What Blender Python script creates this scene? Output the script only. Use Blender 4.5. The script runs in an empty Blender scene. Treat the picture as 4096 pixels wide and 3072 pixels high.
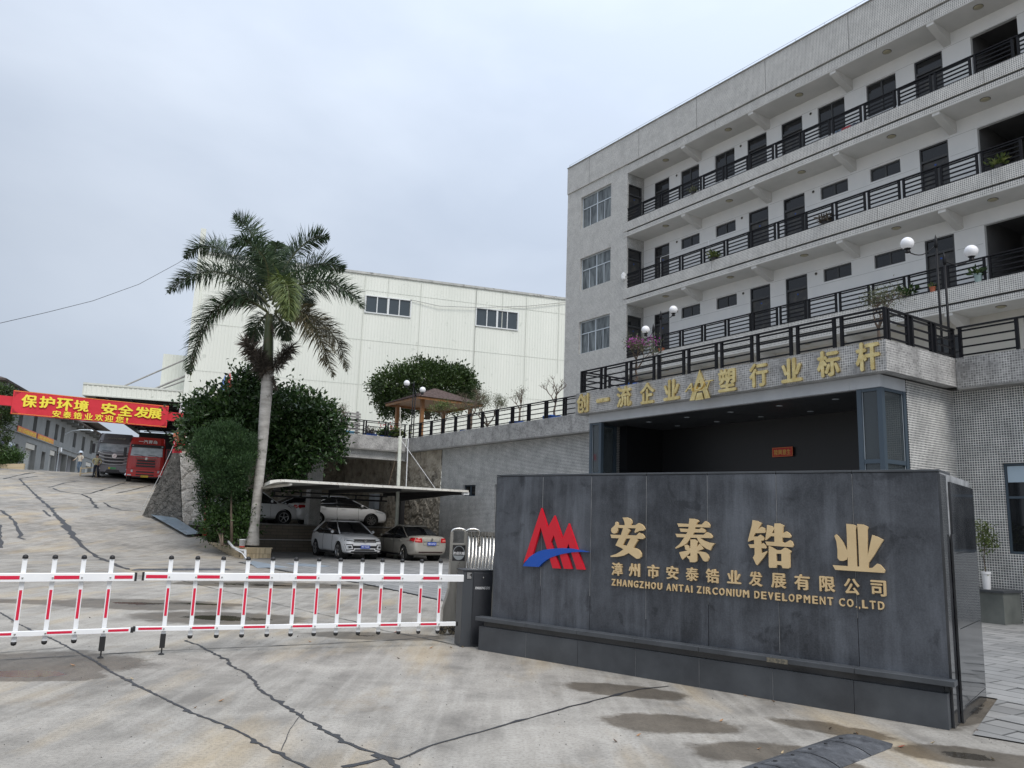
import bpy, bmesh, math, random
import numpy as np
from mathutils import Vector, Matrix, Euler
random.seed(7); rng = np.random.default_rng(11)
scene = bpy.context.scene
R = math.radians; PI = math.pi

# ------------------------------------------------------------------ camera
cam_d = bpy.data.cameras.new('camera'); cam = bpy.data.objects.new('camera', cam_d)
scene.collection.objects.link(cam); scene.camera = cam
cam_d.sensor_width = 36.0; cam_d.lens = 36.0*3130.0/4096.0
cam_d.clip_start = 0.05; cam_d.clip_end = 3000
cr = Vector((0.9993969, -0.0059882, 0.0342049)); cd = Vector((0.0347251, 0.1723409, -0.9844251)); cf = Vector((0.0, 0.9850192, 0.1724449))
cam.matrix_world = Matrix(((cr.x, -cd.x, -cf.x, 0), (cr.y, -cd.y, -cf.y, 0), (cr.z, -cd.z, -cf.z, 1.6), (0, 0, 0, 1)))

# ------------------------------------------------------------------ world: overcast daylight
SUN_EL, SUN_AZ = R(52), R(150)      # azimuth clockwise from +Y: behind and to the right of the camera
world = bpy.data.worlds.new('World'); scene.world = world; world.use_nodes = True
nt = world.node_tree; nt.nodes.clear()
def N(nt, typ, **kw):
    n = nt.nodes.new(typ)
    for k, v in kw.items():
        if k == 'inp':
            for a, b in v.items(): n.inputs[a].default_value = b
        else: setattr(n, k, v)
    return n
L = lambda nt, a, b: nt.links.new(a, b)
wo = N(nt, 'ShaderNodeOutputWorld'); bg = N(nt, 'ShaderNodeBackground'); bg.inputs[1].default_value = 0.1
sky = N(nt, 'ShaderNodeTexSky'); sky.sky_type = 'NISHITA'; sky.sun_disc = False
sky.sun_elevation = SUN_EL; sky.sun_rotation = SUN_AZ; sky.air_density = 1.0; sky.dust_density = 3.0
tc = N(nt, 'ShaderNodeTexCoord'); sep = N(nt, 'ShaderNodeSeparateXYZ'); L(nt, tc.outputs['Generated'], sep.inputs[0])
mp = N(nt, 'ShaderNodeMapping'); mp.inputs['Scale'].default_value = (1.0, 1.0, 2.0); mp.inputs['Location'].default_value = (3.1, 0.4, 0.2)
L(nt, tc.outputs['Generated'], mp.inputs[0])
n1 = N(nt, 'ShaderNodeTexNoise', inp={'Scale': 1.3, 'Detail': 6.0, 'Roughness': 0.5, 'Distortion': 0.2}); L(nt, mp.outputs[0], n1.inputs['Vector'])
rp = N(nt, 'ShaderNodeValToRGB'); L(nt, n1.outputs['Fac'], rp.inputs[0])
rp.color_ramp.elements[0].position = 0.36; rp.color_ramp.elements[0].color = (3.75, 4.25, 5.05, 1)
rp.color_ramp.elements[1].position = 0.66; rp.color_ramp.elements[1].color = (5.35, 5.85, 6.6, 1)
# the cloud deck is thinner and brighter towards the hidden sun (right of frame) and overhead
sd = N(nt, 'ShaderNodeVectorMath', operation='DOT_PRODUCT'); L(nt, tc.outputs['Generated'], sd.inputs[0])
sd.inputs[1].default_value = (0.62, 0.28, 0.50)
mr = N(nt, 'ShaderNodeMapRange', inp={'From Min': -0.30, 'From Max': 0.85, 'To Min': 0.76, 'To Max': 1.42}); L(nt, sd.outputs['Value'], mr.inputs[0])
mu = N(nt, 'ShaderNodeVectorMath', operation='SCALE'); L(nt, rp.outputs[0], mu.inputs[0]); 
zr_ = N(nt, 'ShaderNodeMapRange', inp={'From Min': 0.30, 'From Max': 1.0, 'To Min': 1.0, 'To Max': 1.9}); L(nt, sep.outputs['Z'], zr_.inputs[0])   # overcast sky: zenith brighter than the horizon
zm_ = N(nt, 'ShaderNodeMath', operation='MULTIPLY'); L(nt, mr.outputs[0], zm_.inputs[0]); L(nt, zr_.outputs[0], zm_.inputs[1]); L(nt, zm_.outputs[0], mu.inputs['Scale'])
mx = N(nt, 'ShaderNodeMix', data_type='RGBA'); mx.inputs['Factor'].default_value = 0.88
L(nt, sky.outputs[0], mx.inputs['A']); L(nt, mu.outputs[0], mx.inputs['B'])
L(nt, mx.outputs['Result'], bg.inputs[0]); L(nt, bg.outputs[0], wo.inputs[0])
sun_d = bpy.data.lights.new('sun', 'SUN'); sun_d.energy = 1.5; sun_d.angle = R(25); sun_d.color = (1.0, 0.955, 0.90)
sun = bpy.data.objects.new('sun', sun_d); scene.collection.objects.link(sun)
sdir = Vector((math.sin(SUN_AZ)*math.cos(SUN_EL), math.cos(SUN_AZ)*math.cos(SUN_EL), math.sin(SUN_EL)))
sun.rotation_euler = sdir.to_track_quat('Z', 'Y').to_euler()
vs = scene.view_settings; vs.view_transform = 'Standard'; vs.look = 'None'; vs.gamma = 1.0; vs.use_curve_mapping = False; vs.exposure = 0.45

# ------------------------------------------------------------------ frames and object helpers
def frame(deg, ox=0.0, oy=0.0, oz=0.0):
    return Matrix.Translation((ox, oy, oz)) @ Matrix.Rotation(R(deg), 4, 'Z')
FW = Matrix.Identity(4)
FB = frame(-55.85)                       # admin building: x towards the right end of the facade, y into the building
FS = frame(-38.974, -0.31, 10.22)        # sign wall
FF = frame(18.0, -21.9, 52.0)            # factory
FG = frame(108.9, -45.7, 74.0)           # grey workshop
col = scene.collection
def sm(x, a, b):
    t = min(1, max(0, (x-a)/(b-a))); return t*t*(3-2*t)
aA = (-0.5613, 0.8276); aW = (0.8276, 0.5613)
def hgt(x, y):
    u = x*aA[0]+y*aA[1]; w = x*aW[0]+y*aW[1]
    z = -0.08*sm(y, 13, 26)
    if w < 8.45 or u > 41.4:
        r = u-31
        z += 0.115*(r if r > 3 else (math.log1p(math.exp(r*1.6))/1.6 if r > -12 else 0)) if r < 34 else 0.115*34+0.52*(1-math.exp(-(r-34)*0.115/0.52))
    return z

class Thing:
    def __init__(s, name, label, cat, F=FW, loc=(0, 0, 0), group=None, kind=None, rz=0.0):
        s.loc = Vector(loc); s.F = F
        o = bpy.data.objects.new(name, None); col.objects.link(o); o.empty_display_size = 0.2
        o.matrix_world = F @ Matrix.Translation(s.loc) @ Matrix.Rotation(rz, 4, 'Z')
        s.o = o
        if kind: o['kind'] = kind
        if kind != 'structure' or label:
            if label: o['label'] = label
        if cat: o['category'] = cat
        if group: o['group'] = group
    def part(s, name, mb, mat, parent=None, label=None, kind=None, smooth=False):
        """links mb (frame coordinates) as a part; parent = another part for a sub-part"""
        off = s.loc.copy(); q = parent
        while q is not None and q != s.o: off += q.location; q = q.parent
        o = mb.obj(name, mat, off, smooth)
        o.parent = parent or s.o
        if label: o['label'] = label
        if kind: o['kind'] = kind
        return o
    def inst(s, name, mesh, at, parent=None, rot=None, scale=None):
        o = bpy.data.objects.new(name, mesh); col.objects.link(o)
        o.parent = parent or s.o; o.location = Vector(at)-s.loc
        if rot: o.rotation_euler = rot
        if scale: o.scale = scale
        return o
def solo(name, mb, mat, label, cat, F=FW, loc=(0, 0, 0), group=None, kind=None, smooth=False):
    o = mb.obj(name, mat, Vector(loc), smooth); o.matrix_world = F @ Matrix.Translation(Vector(loc))
    if label: o['label'] = label
    if cat: o['category'] = cat
    if group: o['group'] = group
    if kind: o['kind'] = kind
    return o
def copy_thing(src, F, loc, label, rz=0.0, scale=1.0, group=None):
    root = src.o if isinstance(src, Thing) else src
    r = root.copy(); col.objects.link(r); r.matrix_world = F @ Matrix.Translation(Vector(loc)) @ Matrix.Rotation(rz, 4, 'Z') @ Matrix.Scale(scale, 4)
    r['label'] = label
    if group: r['group'] = group
    def rec(a, b):
        for ch in list(a.children):
            c = ch.copy(); col.objects.link(c); c.parent = b; rec(ch, c)
    rec(root, r)
    return r

class MB:
    def __init__(s): s.v = []; s.f = []; s.m = []
    def add(s, vs, fs, mi=0):
        n = len(s.v); s.v += [tuple(v) for v in vs]; s.f += [tuple(i+n for i in f) for f in fs]; s.m += [mi]*len(fs); return s
    def box(s, x0, y0, z0, x1, y1, z1, mi=0, ch=0.0):
        if x0 > x1: x0, x1 = x1, x0
        if y0 > y1: y0, y1 = y1, y0
        if z0 > z1: z0, z1 = z1, z0
        if ch > 0:   # chamfered vertical edges and top
            c = ch
            ring = [(x0+c, y0), (x1-c, y0), (x1, y0+c), (x1, y1-c), (x1-c, y1), (x0+c, y1), (x0, y1-c), (x0, y0+c)]
            ri = [(x0+c, y0+c), (x1-c, y0+c), (x1-c, y0+c), (x1-c, y1-c), (x1-c, y1-c), (x0+c, y1-c), (x0+c, y1-c), (x0+c, y0+c)]
            vs = [(a, b, z0) for a, b in ring]+[(a, b, z1-c) for a, b in ring]+[(x0+c, y0+c, z1), (x1-c, y0+c, z1), (x1-c, y1-c, z1), (x0+c, y1-c, z1)]
            fs = [tuple(range(7, -1, -1))]+[(i, (i+1) % 8, 8+(i+1) % 8, 8+i) for i in range(8)]+[(16, 17, 18, 19)]
            tp = [16, 17, 17, 18, 18, 19, 19, 16]
            for i in range(8):
                a, b = tp[i], tp[(i+1) % 8]
                fs.append((8+i, 8+(i+1) % 8, b, a) if a != b else (8+i, 8+(i+1) % 8, a))
            return s.add(vs, fs, mi)
        return s.add([(x0, y0, z0), (x1, y0, z0), (x1, y1, z0), (x0, y1, z0), (x0, y0, z1), (x1, y0, z1), (x1, y1, z1), (x0, y1, z1)],
                     [(0, 3, 2, 1), (4, 5, 6, 7), (0, 1, 5, 4), (1, 2, 6, 5), (2, 3, 7, 6), (3, 0, 4, 7)], mi)
    def hexa(s, p, mi=0):   # 8 points: bottom ring 4, top ring 4
        return s.add(p, [(0, 3, 2, 1), (4, 5, 6, 7), (0, 1, 5, 4), (1, 2, 6, 5), (2, 3, 7, 6), (3, 0, 4, 7)], mi)
    def rings(s, rings, mi=0, cap=True, closed=True):
        n = len(rings[0]); vs = [v for r in rings for v in r]; fs = []
        for i in range(len(rings)-1):
            for j in range(n if closed else n-1):
                k = (j+1) % n; fs.append((i*n+j, i*n+k, (i+1)*n+k, (i+1)*n+j))
        if cap and closed:
            fs.append(tuple(range(n-1, -1, -1))); fs.append(tuple((len(rings)-1)*n+j for j in range(n)))
        return s.add(vs, fs, mi)
    def tube(s, pts, r, n=6, mi=0, cap=True):
        pts = [Vector(p) for p in pts]; rs = r if isinstance(r, (list, tuple)) else [r]*len(pts); out = []
        up = Vector((0, 0, 1)); prev = None
        for i, p in enumerate(pts):
            t = (pts[min(i+1, len(pts)-1)]-pts[max(i-1, 0)])
            if t.length < 1e-9: t = Vector((0, 0, 1))
            t.normalize()
            if prev is None:
                a = t.orthogonal() if abs(t.dot(up)) > 0.95 else t.cross(up)
            else: a = prev-t*prev.dot(t)
            a.normalize(); prev = a; b = t.cross(a)
            out.append([tuple(p+(a*math.cos(2*PI*k/n)+b*math.sin(2*PI*k/n))*rs[i]) for k in range(n)])
        return s.rings(out, mi, cap)
    def lathe(s, c, prof, n=16, axis='z', mi=0, cap=True):
        out = []
        for r, h in prof:
            ring = []
            for k in range(n):
                a = 2*PI*k/n; x, y = r*math.cos(a), r*math.sin(a)
                ring.append({'z': (c[0]+x, c[1]+y, c[2]+h), 'y': (c[0]+x, c[1]-h, c[2]+y), 'x': (c[0]+h, c[1]+x, c[2]+y)}[axis])
            out.append(ring)
        return s.rings(out, mi, cap)
    def sphere(s, c, r, n=16, m=10, mi=0, sq=1.0):
        return s.lathe(c, [(max(1e-4, r*math.sin(PI*i/m)), -r*sq*math.cos(PI*i/m)) for i in range(m+1)], n, 'z', mi)
    def quad(s, a, b, c, d, mi=0): return s.add([a, b, c, d], [(0, 1, 2, 3)], mi)
    def obj(s, name, mat, loc=Vector((0, 0, 0)), smooth=False):
        me = bpy.data.meshes.new(name); me.from_pydata([(v[0]-loc[0], v[1]-loc[1], v[2]-loc[2]) for v in s.v], [], s.f)
        mats = mat if isinstance(mat, (list, tuple)) else [mat]
        for m in mats: me.materials.append(m)
        if len(mats) > 1: me.polygons.foreach_set('material_index', s.m)
        if smooth: me.polygons.foreach_set('use_smooth', [True]*len(me.polygons))
        me.update()
        o = bpy.data.objects.new(name, me); col.objects.link(o); return o
def fix_normals(o):
    bm = bmesh.new(); bm.from_mesh(o.data); bmesh.ops.recalc_face_normals(bm, faces=bm.faces); bm.to_mesh(o.data); bm.free()
def extrude_poly(outer, holes, place, th):
    """flat outline with holes -> solid of thickness th; place(u, v, d) -> xyz, d = 0 front, th back"""
    cu = bpy.data.curves.new('tmp', 'CURVE'); cu.dimensions = '2D'; cu.fill_mode = 'BOTH'; cu.extrude = th/2
    for ring in [outer]+list(holes):
        sp = cu.splines.new('POLY'); sp.points.add(len(ring)-1); sp.use_cyclic_u = True
        for p, q in zip(sp.points, ring): p.co = (q[0], q[1], 0, 1)
    o = bpy.data.objects.new('tmp', cu); dg = bpy.context.evaluated_depsgraph_get(); col.objects.link(o)
    dg.update(); me = bpy.data.meshes.new_from_object(o.evaluated_get(dg))
    mb = MB(); mb.add([place(v.co.x, v.co.y, th/2-v.co.z) for v in me.vertices], [tuple(p.vertices) for p in me.polygons])
    bpy.data.objects.remove(o); bpy.data.curves.remove(cu); bpy.data.meshes.remove(me); return mb
def text_mb(txt, place, w=None, h=None, th=0.01, bold=0.0, shear=0.0, space=1.0, fit=True):
    """lettering solid fitted to the box w x h; place(u, v, d)"""
    cu = bpy.data.curves.new('tmp', 'FONT'); cu.body = txt; cu.size = 1; cu.extrude = th/2; cu.offset = 0.0; cu.resolution_u = 3
    cu.shear = shear; cu.space_character = space
    o = bpy.data.objects.new('tmp', cu); col.objects.link(o)
    dg = bpy.context.evaluated_depsgraph_get(); dg.update(); me = bpy.data.meshes.new_from_object(o.evaluated_get(dg))
    bpy.data.objects.remove(o); bpy.data.curves.remove(cu)
    co = np.empty(len(me.vertices)*3); me.vertices.foreach_get('co', co); co = co.reshape(-1, 3)
    if not len(co): return MB()
    x0, x1, y0, y1 = co[:, 0].min(), co[:, 0].max(), co[:, 1].min(), co[:, 1].max()
    sx = (w/(x1-x0)) if w else None; sy = (h/(y1-y0)) if h else None
    sx = sx or sy; sy = sy or sx
    if not fit: sx = sy = min(sx, sy)
    mb = MB(); fs = [tuple(p.vertices) for p in me.polygons]; bx_, by_ = bold/(x1-x0+2*bold)*(x1-x0)*sx, bold/(y1-y0+2*bold)*(y1-y0)*sy
    kx, ky = (x1-x0)/(x1-x0+2*bold)*sx, (y1-y0)/(y1-y0+2*bold)*sy
    shifts = [(0, 0)]+([(-1, .25), (1, -.25), (.25, .8), (-.25, -.8)] if bold > 0 else [])     # heavier strokes: the outline laid side by side, each a hair deeper
    for i, (a, c) in enumerate(shifts):
        mb.add([place((v[0]-x0)*kx+bx_*(1+a), (v[1]-y0)*ky+by_*(1+c), th/2-v[2]+(i*0.0006 if v[2] > 0 else 0)) for v in co], fs)
    bpy.data.meshes.remove(me); return mb
def holes_wall(mb, x0, x1, z0, z1, holes, y, depth, plane='y', mi=0):
    """front skin at y with rectangular holes and reveals going back by depth; holes = (xa, xb, za, zb)"""
    xs = sorted({x0, x1, *[min(x1, max(x0, h[i])) for h in holes for i in (0, 1)]})
    zs = sorted({z0, z1, *[min(z1, max(z0, h[i])) for h in holes for i in (2, 3)]})
    P = (lambda a, d, z: (a, y+d, z)) if plane == 'y' else (lambda a, d, z: (y+d, a, z))
    for i in range(len(xs)-1):
        for j in range(len(zs)-1):
            cx, cz = (xs[i]+xs[i+1])/2, (zs[j]+zs[j+1])/2
            if any(h[0] < cx < h[1] and h[2] < cz < h[3] for h in holes): continue
            mb.quad(P(xs[i], 0, zs[j]), P(xs[i+1], 0, zs[j]), P(xs[i+1], 0, zs[j+1]), P(xs[i], 0, zs[j+1]), mi)
    for a, b, c, d in holes:
        mb.quad(P(a, 0, c), P(a, depth, c), P(a, depth, d), P(a, 0, d), mi); mb.quad(P(b, 0, c), P(b, 0, d), P(b, depth, d), P(b, depth, c), mi)
        mb.quad(P(a, 0, d), P(a, depth, d), P(b, depth, d), P(b, 0, d), mi); mb.quad(P(a, 0, c), P(b, 0, c), P(b, depth, c), P(a, depth, c), mi)
    return mb

# ------------------------------------------------------------------ materials
def mat(name, color=(0.5, 0.5, 0.5), rough=0.6, metal=0.0, spec=0.5, **kw):
    m = bpy.data.materials.new(name); m.use_nodes = True; b = m.node_tree.nodes['Principled BSDF']
    b.inputs['Base Color'].default_value = (*color, 1); b.inputs['Roughness'].default_value = rough; b.inputs['Metallic'].default_value = metal
    b.inputs['Specular IOR Level'].default_value = spec
    for k, v in kw.items(): b.inputs[k].default_value = v
    return m
def noisy(name, c1, c2, scale=6.0, rough=(0.6, 0.8), metal=0.0, bump=0.0, bscale=None, detail=6.0, stretch=(1, 1, 1), lo=0.35, hi=0.68, spec=0.5, third=None, **kw):
    m = mat(name, c1, rough[0], metal, spec, **kw); nt = m.node_tree; b = nt.nodes['Principled BSDF']
    tc = N(nt, 'ShaderNodeTexCoord'); mp = N(nt, 'ShaderNodeMapping'); mp.inputs['Scale'].default_value = stretch; L(nt, tc.outputs['Object'], mp.inputs[0])
    n = N(nt, 'ShaderNodeTexNoise', inp={'Scale': scale, 'Detail': detail, 'Roughness': 0.6}); L(nt, mp.outputs[0], n.inputs['Vector'])
    r = N(nt, 'ShaderNodeValToRGB'); L(nt, n.outputs['Fac'], r.inputs[0]); e = r.color_ramp.elements
    e[0].position = lo; e[0].color = (*c1, 1); e[1].position = hi; e[1].color = (*c2, 1)
    out = r.outputs[0]
    if third:     # (colour, scale, threshold) irregular marks of their own
        n3 = N(nt, 'ShaderNodeTexNoise', inp={'Scale': third[1], 'Detail': 8.0, 'Roughness': 0.7}); L(nt, tc.outputs['Object'], n3.inputs['Vector'])
        r3 = N(nt, 'ShaderNodeMapRange', inp={'From Min': third[2], 'From Max': third[2]+0.12}); L(nt, n3.outputs['Fac'], r3.inputs[0])
        mx = N(nt, 'ShaderNodeMix', data_type='RGBA'); L(nt, r3.outputs[0], mx.inputs['Factor']); L(nt, out, mx.inputs['A']); mx.inputs['B'].default_value = (*third[0], 1); out = mx.outputs['Result']
    L(nt, out, b.inputs['Base Color'])
    mr = N(nt, 'ShaderNodeMapRange', inp={'From Min': 0.3, 'From Max': 0.7, 'To Min': rough[0], 'To Max': rough[1]}); L(nt, n.outputs['Fac'], mr.inputs[0]); L(nt, mr.outputs[0], b.inputs['Roughness'])
    if bump:
        n2 = N(nt, 'ShaderNodeTexNoise', inp={'Scale': bscale or scale*6, 'Detail': 5.0}); L(nt, mp.outputs[0], n2.inputs['Vector'])
        bp = N(nt, 'ShaderNodeBump', inp={'Strength': bump, 'Distance': 0.02}); L(nt, n2.outputs['Fac'], bp.inputs['Height']); L(nt, bp.outputs[0], b.inputs['Normal'])
    return m
def M(nt, op, a, b=None, c=None):
    n = N(nt, 'ShaderNodeMath', operation=op)
    for i, v in enumerate((a, b, c)):
        if v is None: continue
        if isinstance(v, (int, float)): n.inputs[i].default_value = v
        else: L(nt, v, n.inputs[i])
    return n.outputs[0]
def mosaic(name, tile, grout, pitch=0.05, gw=0.17, var=0.35, dirt=(0.06, 0.06, 0.055), dirt_amt=0.45, rough=0.35, patch=0.36):
    """small glazed mosaic squares with pale joints, in object metres, on any axis-aligned face"""
    m = mat(name, tile, rough); nt = m.node_tree; b = nt.nodes['Principled BSDF']
    tc = N(nt, 'ShaderNodeTexCoord'); sp = N(nt, 'ShaderNodeSeparateXYZ'); L(nt, tc.outputs['Object'], sp.inputs[0])
    sn = N(nt, 'ShaderNodeSeparateXYZ'); L(nt, tc.outputs['Normal'], sn.inputs[0])
    masks = []; cells = []
    for i in range(3):
        q = M(nt, 'DIVIDE', sp.outputs[i], pitch); fr = M(nt, 'FRACT', M(nt, 'ADD', q, 1000.37)); ln = M(nt, 'LESS_THAN', fr, gw)
        on = M(nt, 'LESS_THAN', M(nt, 'ABSOLUTE', sn.outputs[i]), 0.7); masks.append(M(nt, 'MULTIPLY', ln, on)); cells.append(M(nt, 'MULTIPLY', M(nt, 'FLOOR', M(nt, 'ADD', q, 1000.37)), on))
    g = M(nt, 'MAXIMUM', M(nt, 'MAXIMUM', masks[0], masks[1]), masks[2])
    cv = N(nt, 'ShaderNodeCombineXYZ')
    for i in range(3): L(nt, cells[i], cv.inputs[i])
    wn = N(nt, 'ShaderNodeTexWhiteNoise', noise_dimensions='3D'); L(nt, cv.outputs[0], wn.inputs['Vector'])
    br = M(nt, 'ADD', M(nt, 'MULTIPLY', wn.outputs['Value'], var*2), 1-var)
    tcol = N(nt, 'ShaderNodeVectorMath', operation='SCALE'); tcol.inputs[0].default_value = tile; L(nt, br, tcol.inputs['Scale'])
    # joints that are cleaner or dirtier from one mosaic sheet to the next
    n0 = N(nt, 'ShaderNodeTexNoise', inp={'Scale': 2.3, 'Detail': 5.0, 'Roughness': 0.65}); L(nt, tc.outputs['Object'], n0.inputs['Vector'])
    gd = N(nt, 'ShaderNodeMapRange', inp={'From Min': 0.35, 'From Max': 0.62, 'To Min': patch, 'To Max': 1.05}); L(nt, n0.outputs['Fac'], gd.inputs[0])
    gcol = N(nt, 'ShaderNodeVectorMath', operation='SCALE'); gcol.inputs[0].default_value = grout; L(nt, gd.outputs[0], gcol.inputs['Scale'])
    mx = N(nt, 'ShaderNodeMix', data_type='RGBA'); L(nt, g, mx.inputs['Factor']); L(nt, tcol.outputs[0], mx.inputs['A']); L(nt, gcol.outputs[0], mx.inputs['B'])
    # run-off streaks and blotches
    mp = N(nt, 'ShaderNodeMapping'); mp.inputs['Scale'].default_value = (1.6, 1.6, 0.28); L(nt, tc.outputs['Object'], mp.inputs[0])
    n1 = N(nt, 'ShaderNodeTexNoise', inp={'Scale': 1.3, 'Detail': 8.0, 'Roughness': 0.72}); L(nt, mp.outputs[0], n1.inputs['Vector'])
    d = N(nt, 'ShaderNodeMapRange', inp={'From Min': 0.52, 'From Max': 0.78, 'To Min': 0.0, 'To Max': dirt_amt}); L(nt, n1.outputs['Fac'], d.inputs[0])
    m2 = N(nt, 'ShaderNodeMix', data_type='RGBA'); L(nt, d.outputs[0], m2.inputs['Factor']); L(nt, mx.outputs['Result'], m2.inputs['A']); m2.inputs['B'].default_value = (*dirt, 1)
    L(nt, m2.outputs['Result'], b.inputs['Base Color'])
    L(nt, M(nt, 'ADD', M(nt, 'MULTIPLY', g, 0.45), rough), b.inputs['Roughness'])
    bp = N(nt, 'ShaderNodeBump', inp={'Strength': 0.5, 'Distance': 0.003}); L(nt, M(nt, 'SUBTRACT', 1.0, g), bp.inputs['Height']); L(nt, bp.outputs[0], b.inputs['Normal'])
    return m
def brickmat(name, c1, c2, mortar, bw, bh, gap=0.012, rough=0.8, axis='xz'):
    m = mat(name, c1, rough); nt = m.node_tree; b = nt.nodes['Principled BSDF']
    tc = N(nt, 'ShaderNodeTexCoord'); sp = N(nt, 'ShaderNodeSeparateXYZ'); L(nt, tc.outputs['Object'], sp.inputs[0]); cb = N(nt, 'ShaderNodeCombineXYZ')
    idx = {'x': 0, 'y': 1, 'z': 2}
    L(nt, sp.outputs[idx[axis[0]]], cb.inputs[0]); L(nt, sp.outputs[idx[axis[1]]], cb.inputs[1])
    t = N(nt, 'ShaderNodeTexBrick', inp={'Scale': 1.0, 'Mortar Size': gap, 'Brick Width': bw, 'Row Height': bh, 'Color1': (*c1, 1), 'Color2': (*c2, 1), 'Mortar': (*mortar, 1), 'Mortar Smooth': 0.1, 'Bias': 0.0})
    L(nt, cb.outputs[0], t.inputs['Vector'])
    n = N(nt, 'ShaderNodeTexNoise', inp={'Scale': 0.8, 'Detail': 8.0, 'Roughness': 0.7}); L(nt, tc.outputs['Object'], n.inputs['Vector'])
    mr = N(nt, 'ShaderNodeMapRange', inp={'From Min': 0.3, 'From Max': 0.7, 'To Min': 0.72, 'To Max': 1.15}); L(nt, n.outputs['Fac'], mr.inputs[0])
    v = N(nt, 'ShaderNodeVectorMath', operation='SCALE'); L(nt, t.outputs['Color'], v.inputs[0]); L(nt, mr.outputs[0], v.inputs['Scale'])
    L(nt, v.outputs[0], b.inputs['Base Color'])
    bp = N(nt, 'ShaderNodeBump', inp={'Strength': 0.6, 'Distance': 0.006}); L(nt, M(nt, 'SUBTRACT', 1.0, t.outputs['Fac']), bp.inputs['Height']); L(nt, bp.outputs[0], b.inputs['Normal'])
    return m

MOS = mosaic('grey_mosaic', (0.13, 0.135, 0.14), (0.84, 0.83, 0.79), 0.05, 0.25, dirt_amt=0.25, patch=0.7)
MOSF = mosaic('facade_mosaic', (0.29, 0.285, 0.275), (0.80, 0.785, 0.74), 0.06, 0.27, var=0.2, dirt_amt=0.2, patch=0.82)
MOSP = mosaic('parapet_mosaic', (0.25, 0.245, 0.24), (0.74, 0.73, 0.70), 0.05, 0.17, dirt_amt=0.6)
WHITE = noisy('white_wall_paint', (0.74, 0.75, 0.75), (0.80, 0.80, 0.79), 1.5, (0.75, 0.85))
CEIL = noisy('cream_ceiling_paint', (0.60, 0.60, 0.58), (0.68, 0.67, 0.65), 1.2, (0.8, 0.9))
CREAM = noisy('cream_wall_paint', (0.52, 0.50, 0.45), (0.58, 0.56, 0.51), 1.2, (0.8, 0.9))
DARKDOOR = noisy('dark_door', (0.035, 0.035, 0.038), (0.10, 0.095, 0.08), 3.5, (0.35, 0.5), lo=0.45, hi=0.75)
FRAMED = mat('dark_window_frame', (0.05, 0.052, 0.055), 0.4)
GLASSD = mat('dark_glass', (0.012, 0.013, 0.015), 0.06, spec=0.6)
GLASSM = noisy('curtained_glass', (0.05, 0.06, 0.065), (0.24, 0.27, 0.28), 1.6, (0.06, 0.12), stretch=(3, 3, 0.6))
ALU = mat('aluminium_frame', (0.55, 0.60, 0.64), 0.35, 0.2)
IRON = mat('black_iron_paint', (0.006, 0.006, 0.008), 0.5, spec=0.25)
LAMPW = mat('opal_globe', (0.86, 0.86, 0.88), 0.15, spec=0.5)
LIGHTC = mat('beige_lamp_cover', (0.36, 0.33, 0.23), 0.4)
FASCIA = noisy('pale_metal_fascia', (0.46, 0.48, 0.50), (0.54, 0.56, 0.58), 2.0, (0.35, 0.5), third=((0.30, 0.27, 0.22), 5.0, 0.70))
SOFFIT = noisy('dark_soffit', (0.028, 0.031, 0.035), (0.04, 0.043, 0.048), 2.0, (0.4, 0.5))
STEELB = mat('blue_grey_frame', (0.065, 0.09, 0.115), 0.38, 0.2)
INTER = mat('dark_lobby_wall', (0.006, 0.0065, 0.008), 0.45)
GOLD = noisy('polished_gold', (0.60, 0.45, 0.18), (0.90, 0.74, 0.38), 5.0, (0.12, 0.25), metal=0.9, bump=1.0, bscale=9.0)
GOLDM = noisy('satin_gold', (0.62, 0.46, 0.25), (0.70, 0.53, 0.30), 3.0, (0.42, 0.5), metal=0.15)
REDM = mat('red_enamel', (0.60, 0.006, 0.022), 0.3); BLUEM = mat('blue_enamel', (0.006, 0.075, 0.40), 0.3)
CONC = noisy('rough_concrete', (0.20, 0.20, 0.19), (0.36, 0.35, 0.33), 2.5, (0.85, 0.95), bump=0.3)
TARM = mat('tar_joint', (0.028, 0.029, 0.032), 0.55)
RUST = noisy('rusty_white_sheet', (0.72, 0.70, 0.64), (0.78, 0.76, 0.70), 3.0, (0.4, 0.6), third=((0.20, 0.085, 0.03), 7.0, 0.56))
STEELDK = mat('dark_steel', (0.04, 0.04, 0.042), 0.5, 0.3)
CHROME = mat('stainless_steel', (0.62, 0.60, 0.56), 0.22, 1.0)
WPAINT = noisy('white_gloss_paint', (0.78, 0.79, 0.80), (0.83, 0.84, 0.84), 4.0, (0.25, 0.35))
REDT = mat('red_reflective_tape', (0.62, 0.01, 0.05), 0.35); BLK = mat('black_rubber', (0.015, 0.015, 0.016), 0.6)
BLUEPOT = mat('blue_plastic_pot', (0.015, 0.10, 0.42), 0.35); LBLUE = mat('light_blue_plastic', (0.10, 0.33, 0.50), 0.4)
TILEY = noisy('glazed_cream_brick', (0.50, 0.40, 0.25), (0.60, 0.50, 0.34), 7.0, (0.3, 0.45))
BARK = noisy('bark', (0.09, 0.065, 0.045), (0.17, 0.13, 0.10), 9.0, (0.9, 0.95), bump=0.5, stretch=(1, 1, 0.3))
SOIL = noisy('soil', (0.06, 0.045, 0.03), (0.13, 0.10, 0.07), 8.0, (0.9, 1.0), bump=0.5)


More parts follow.
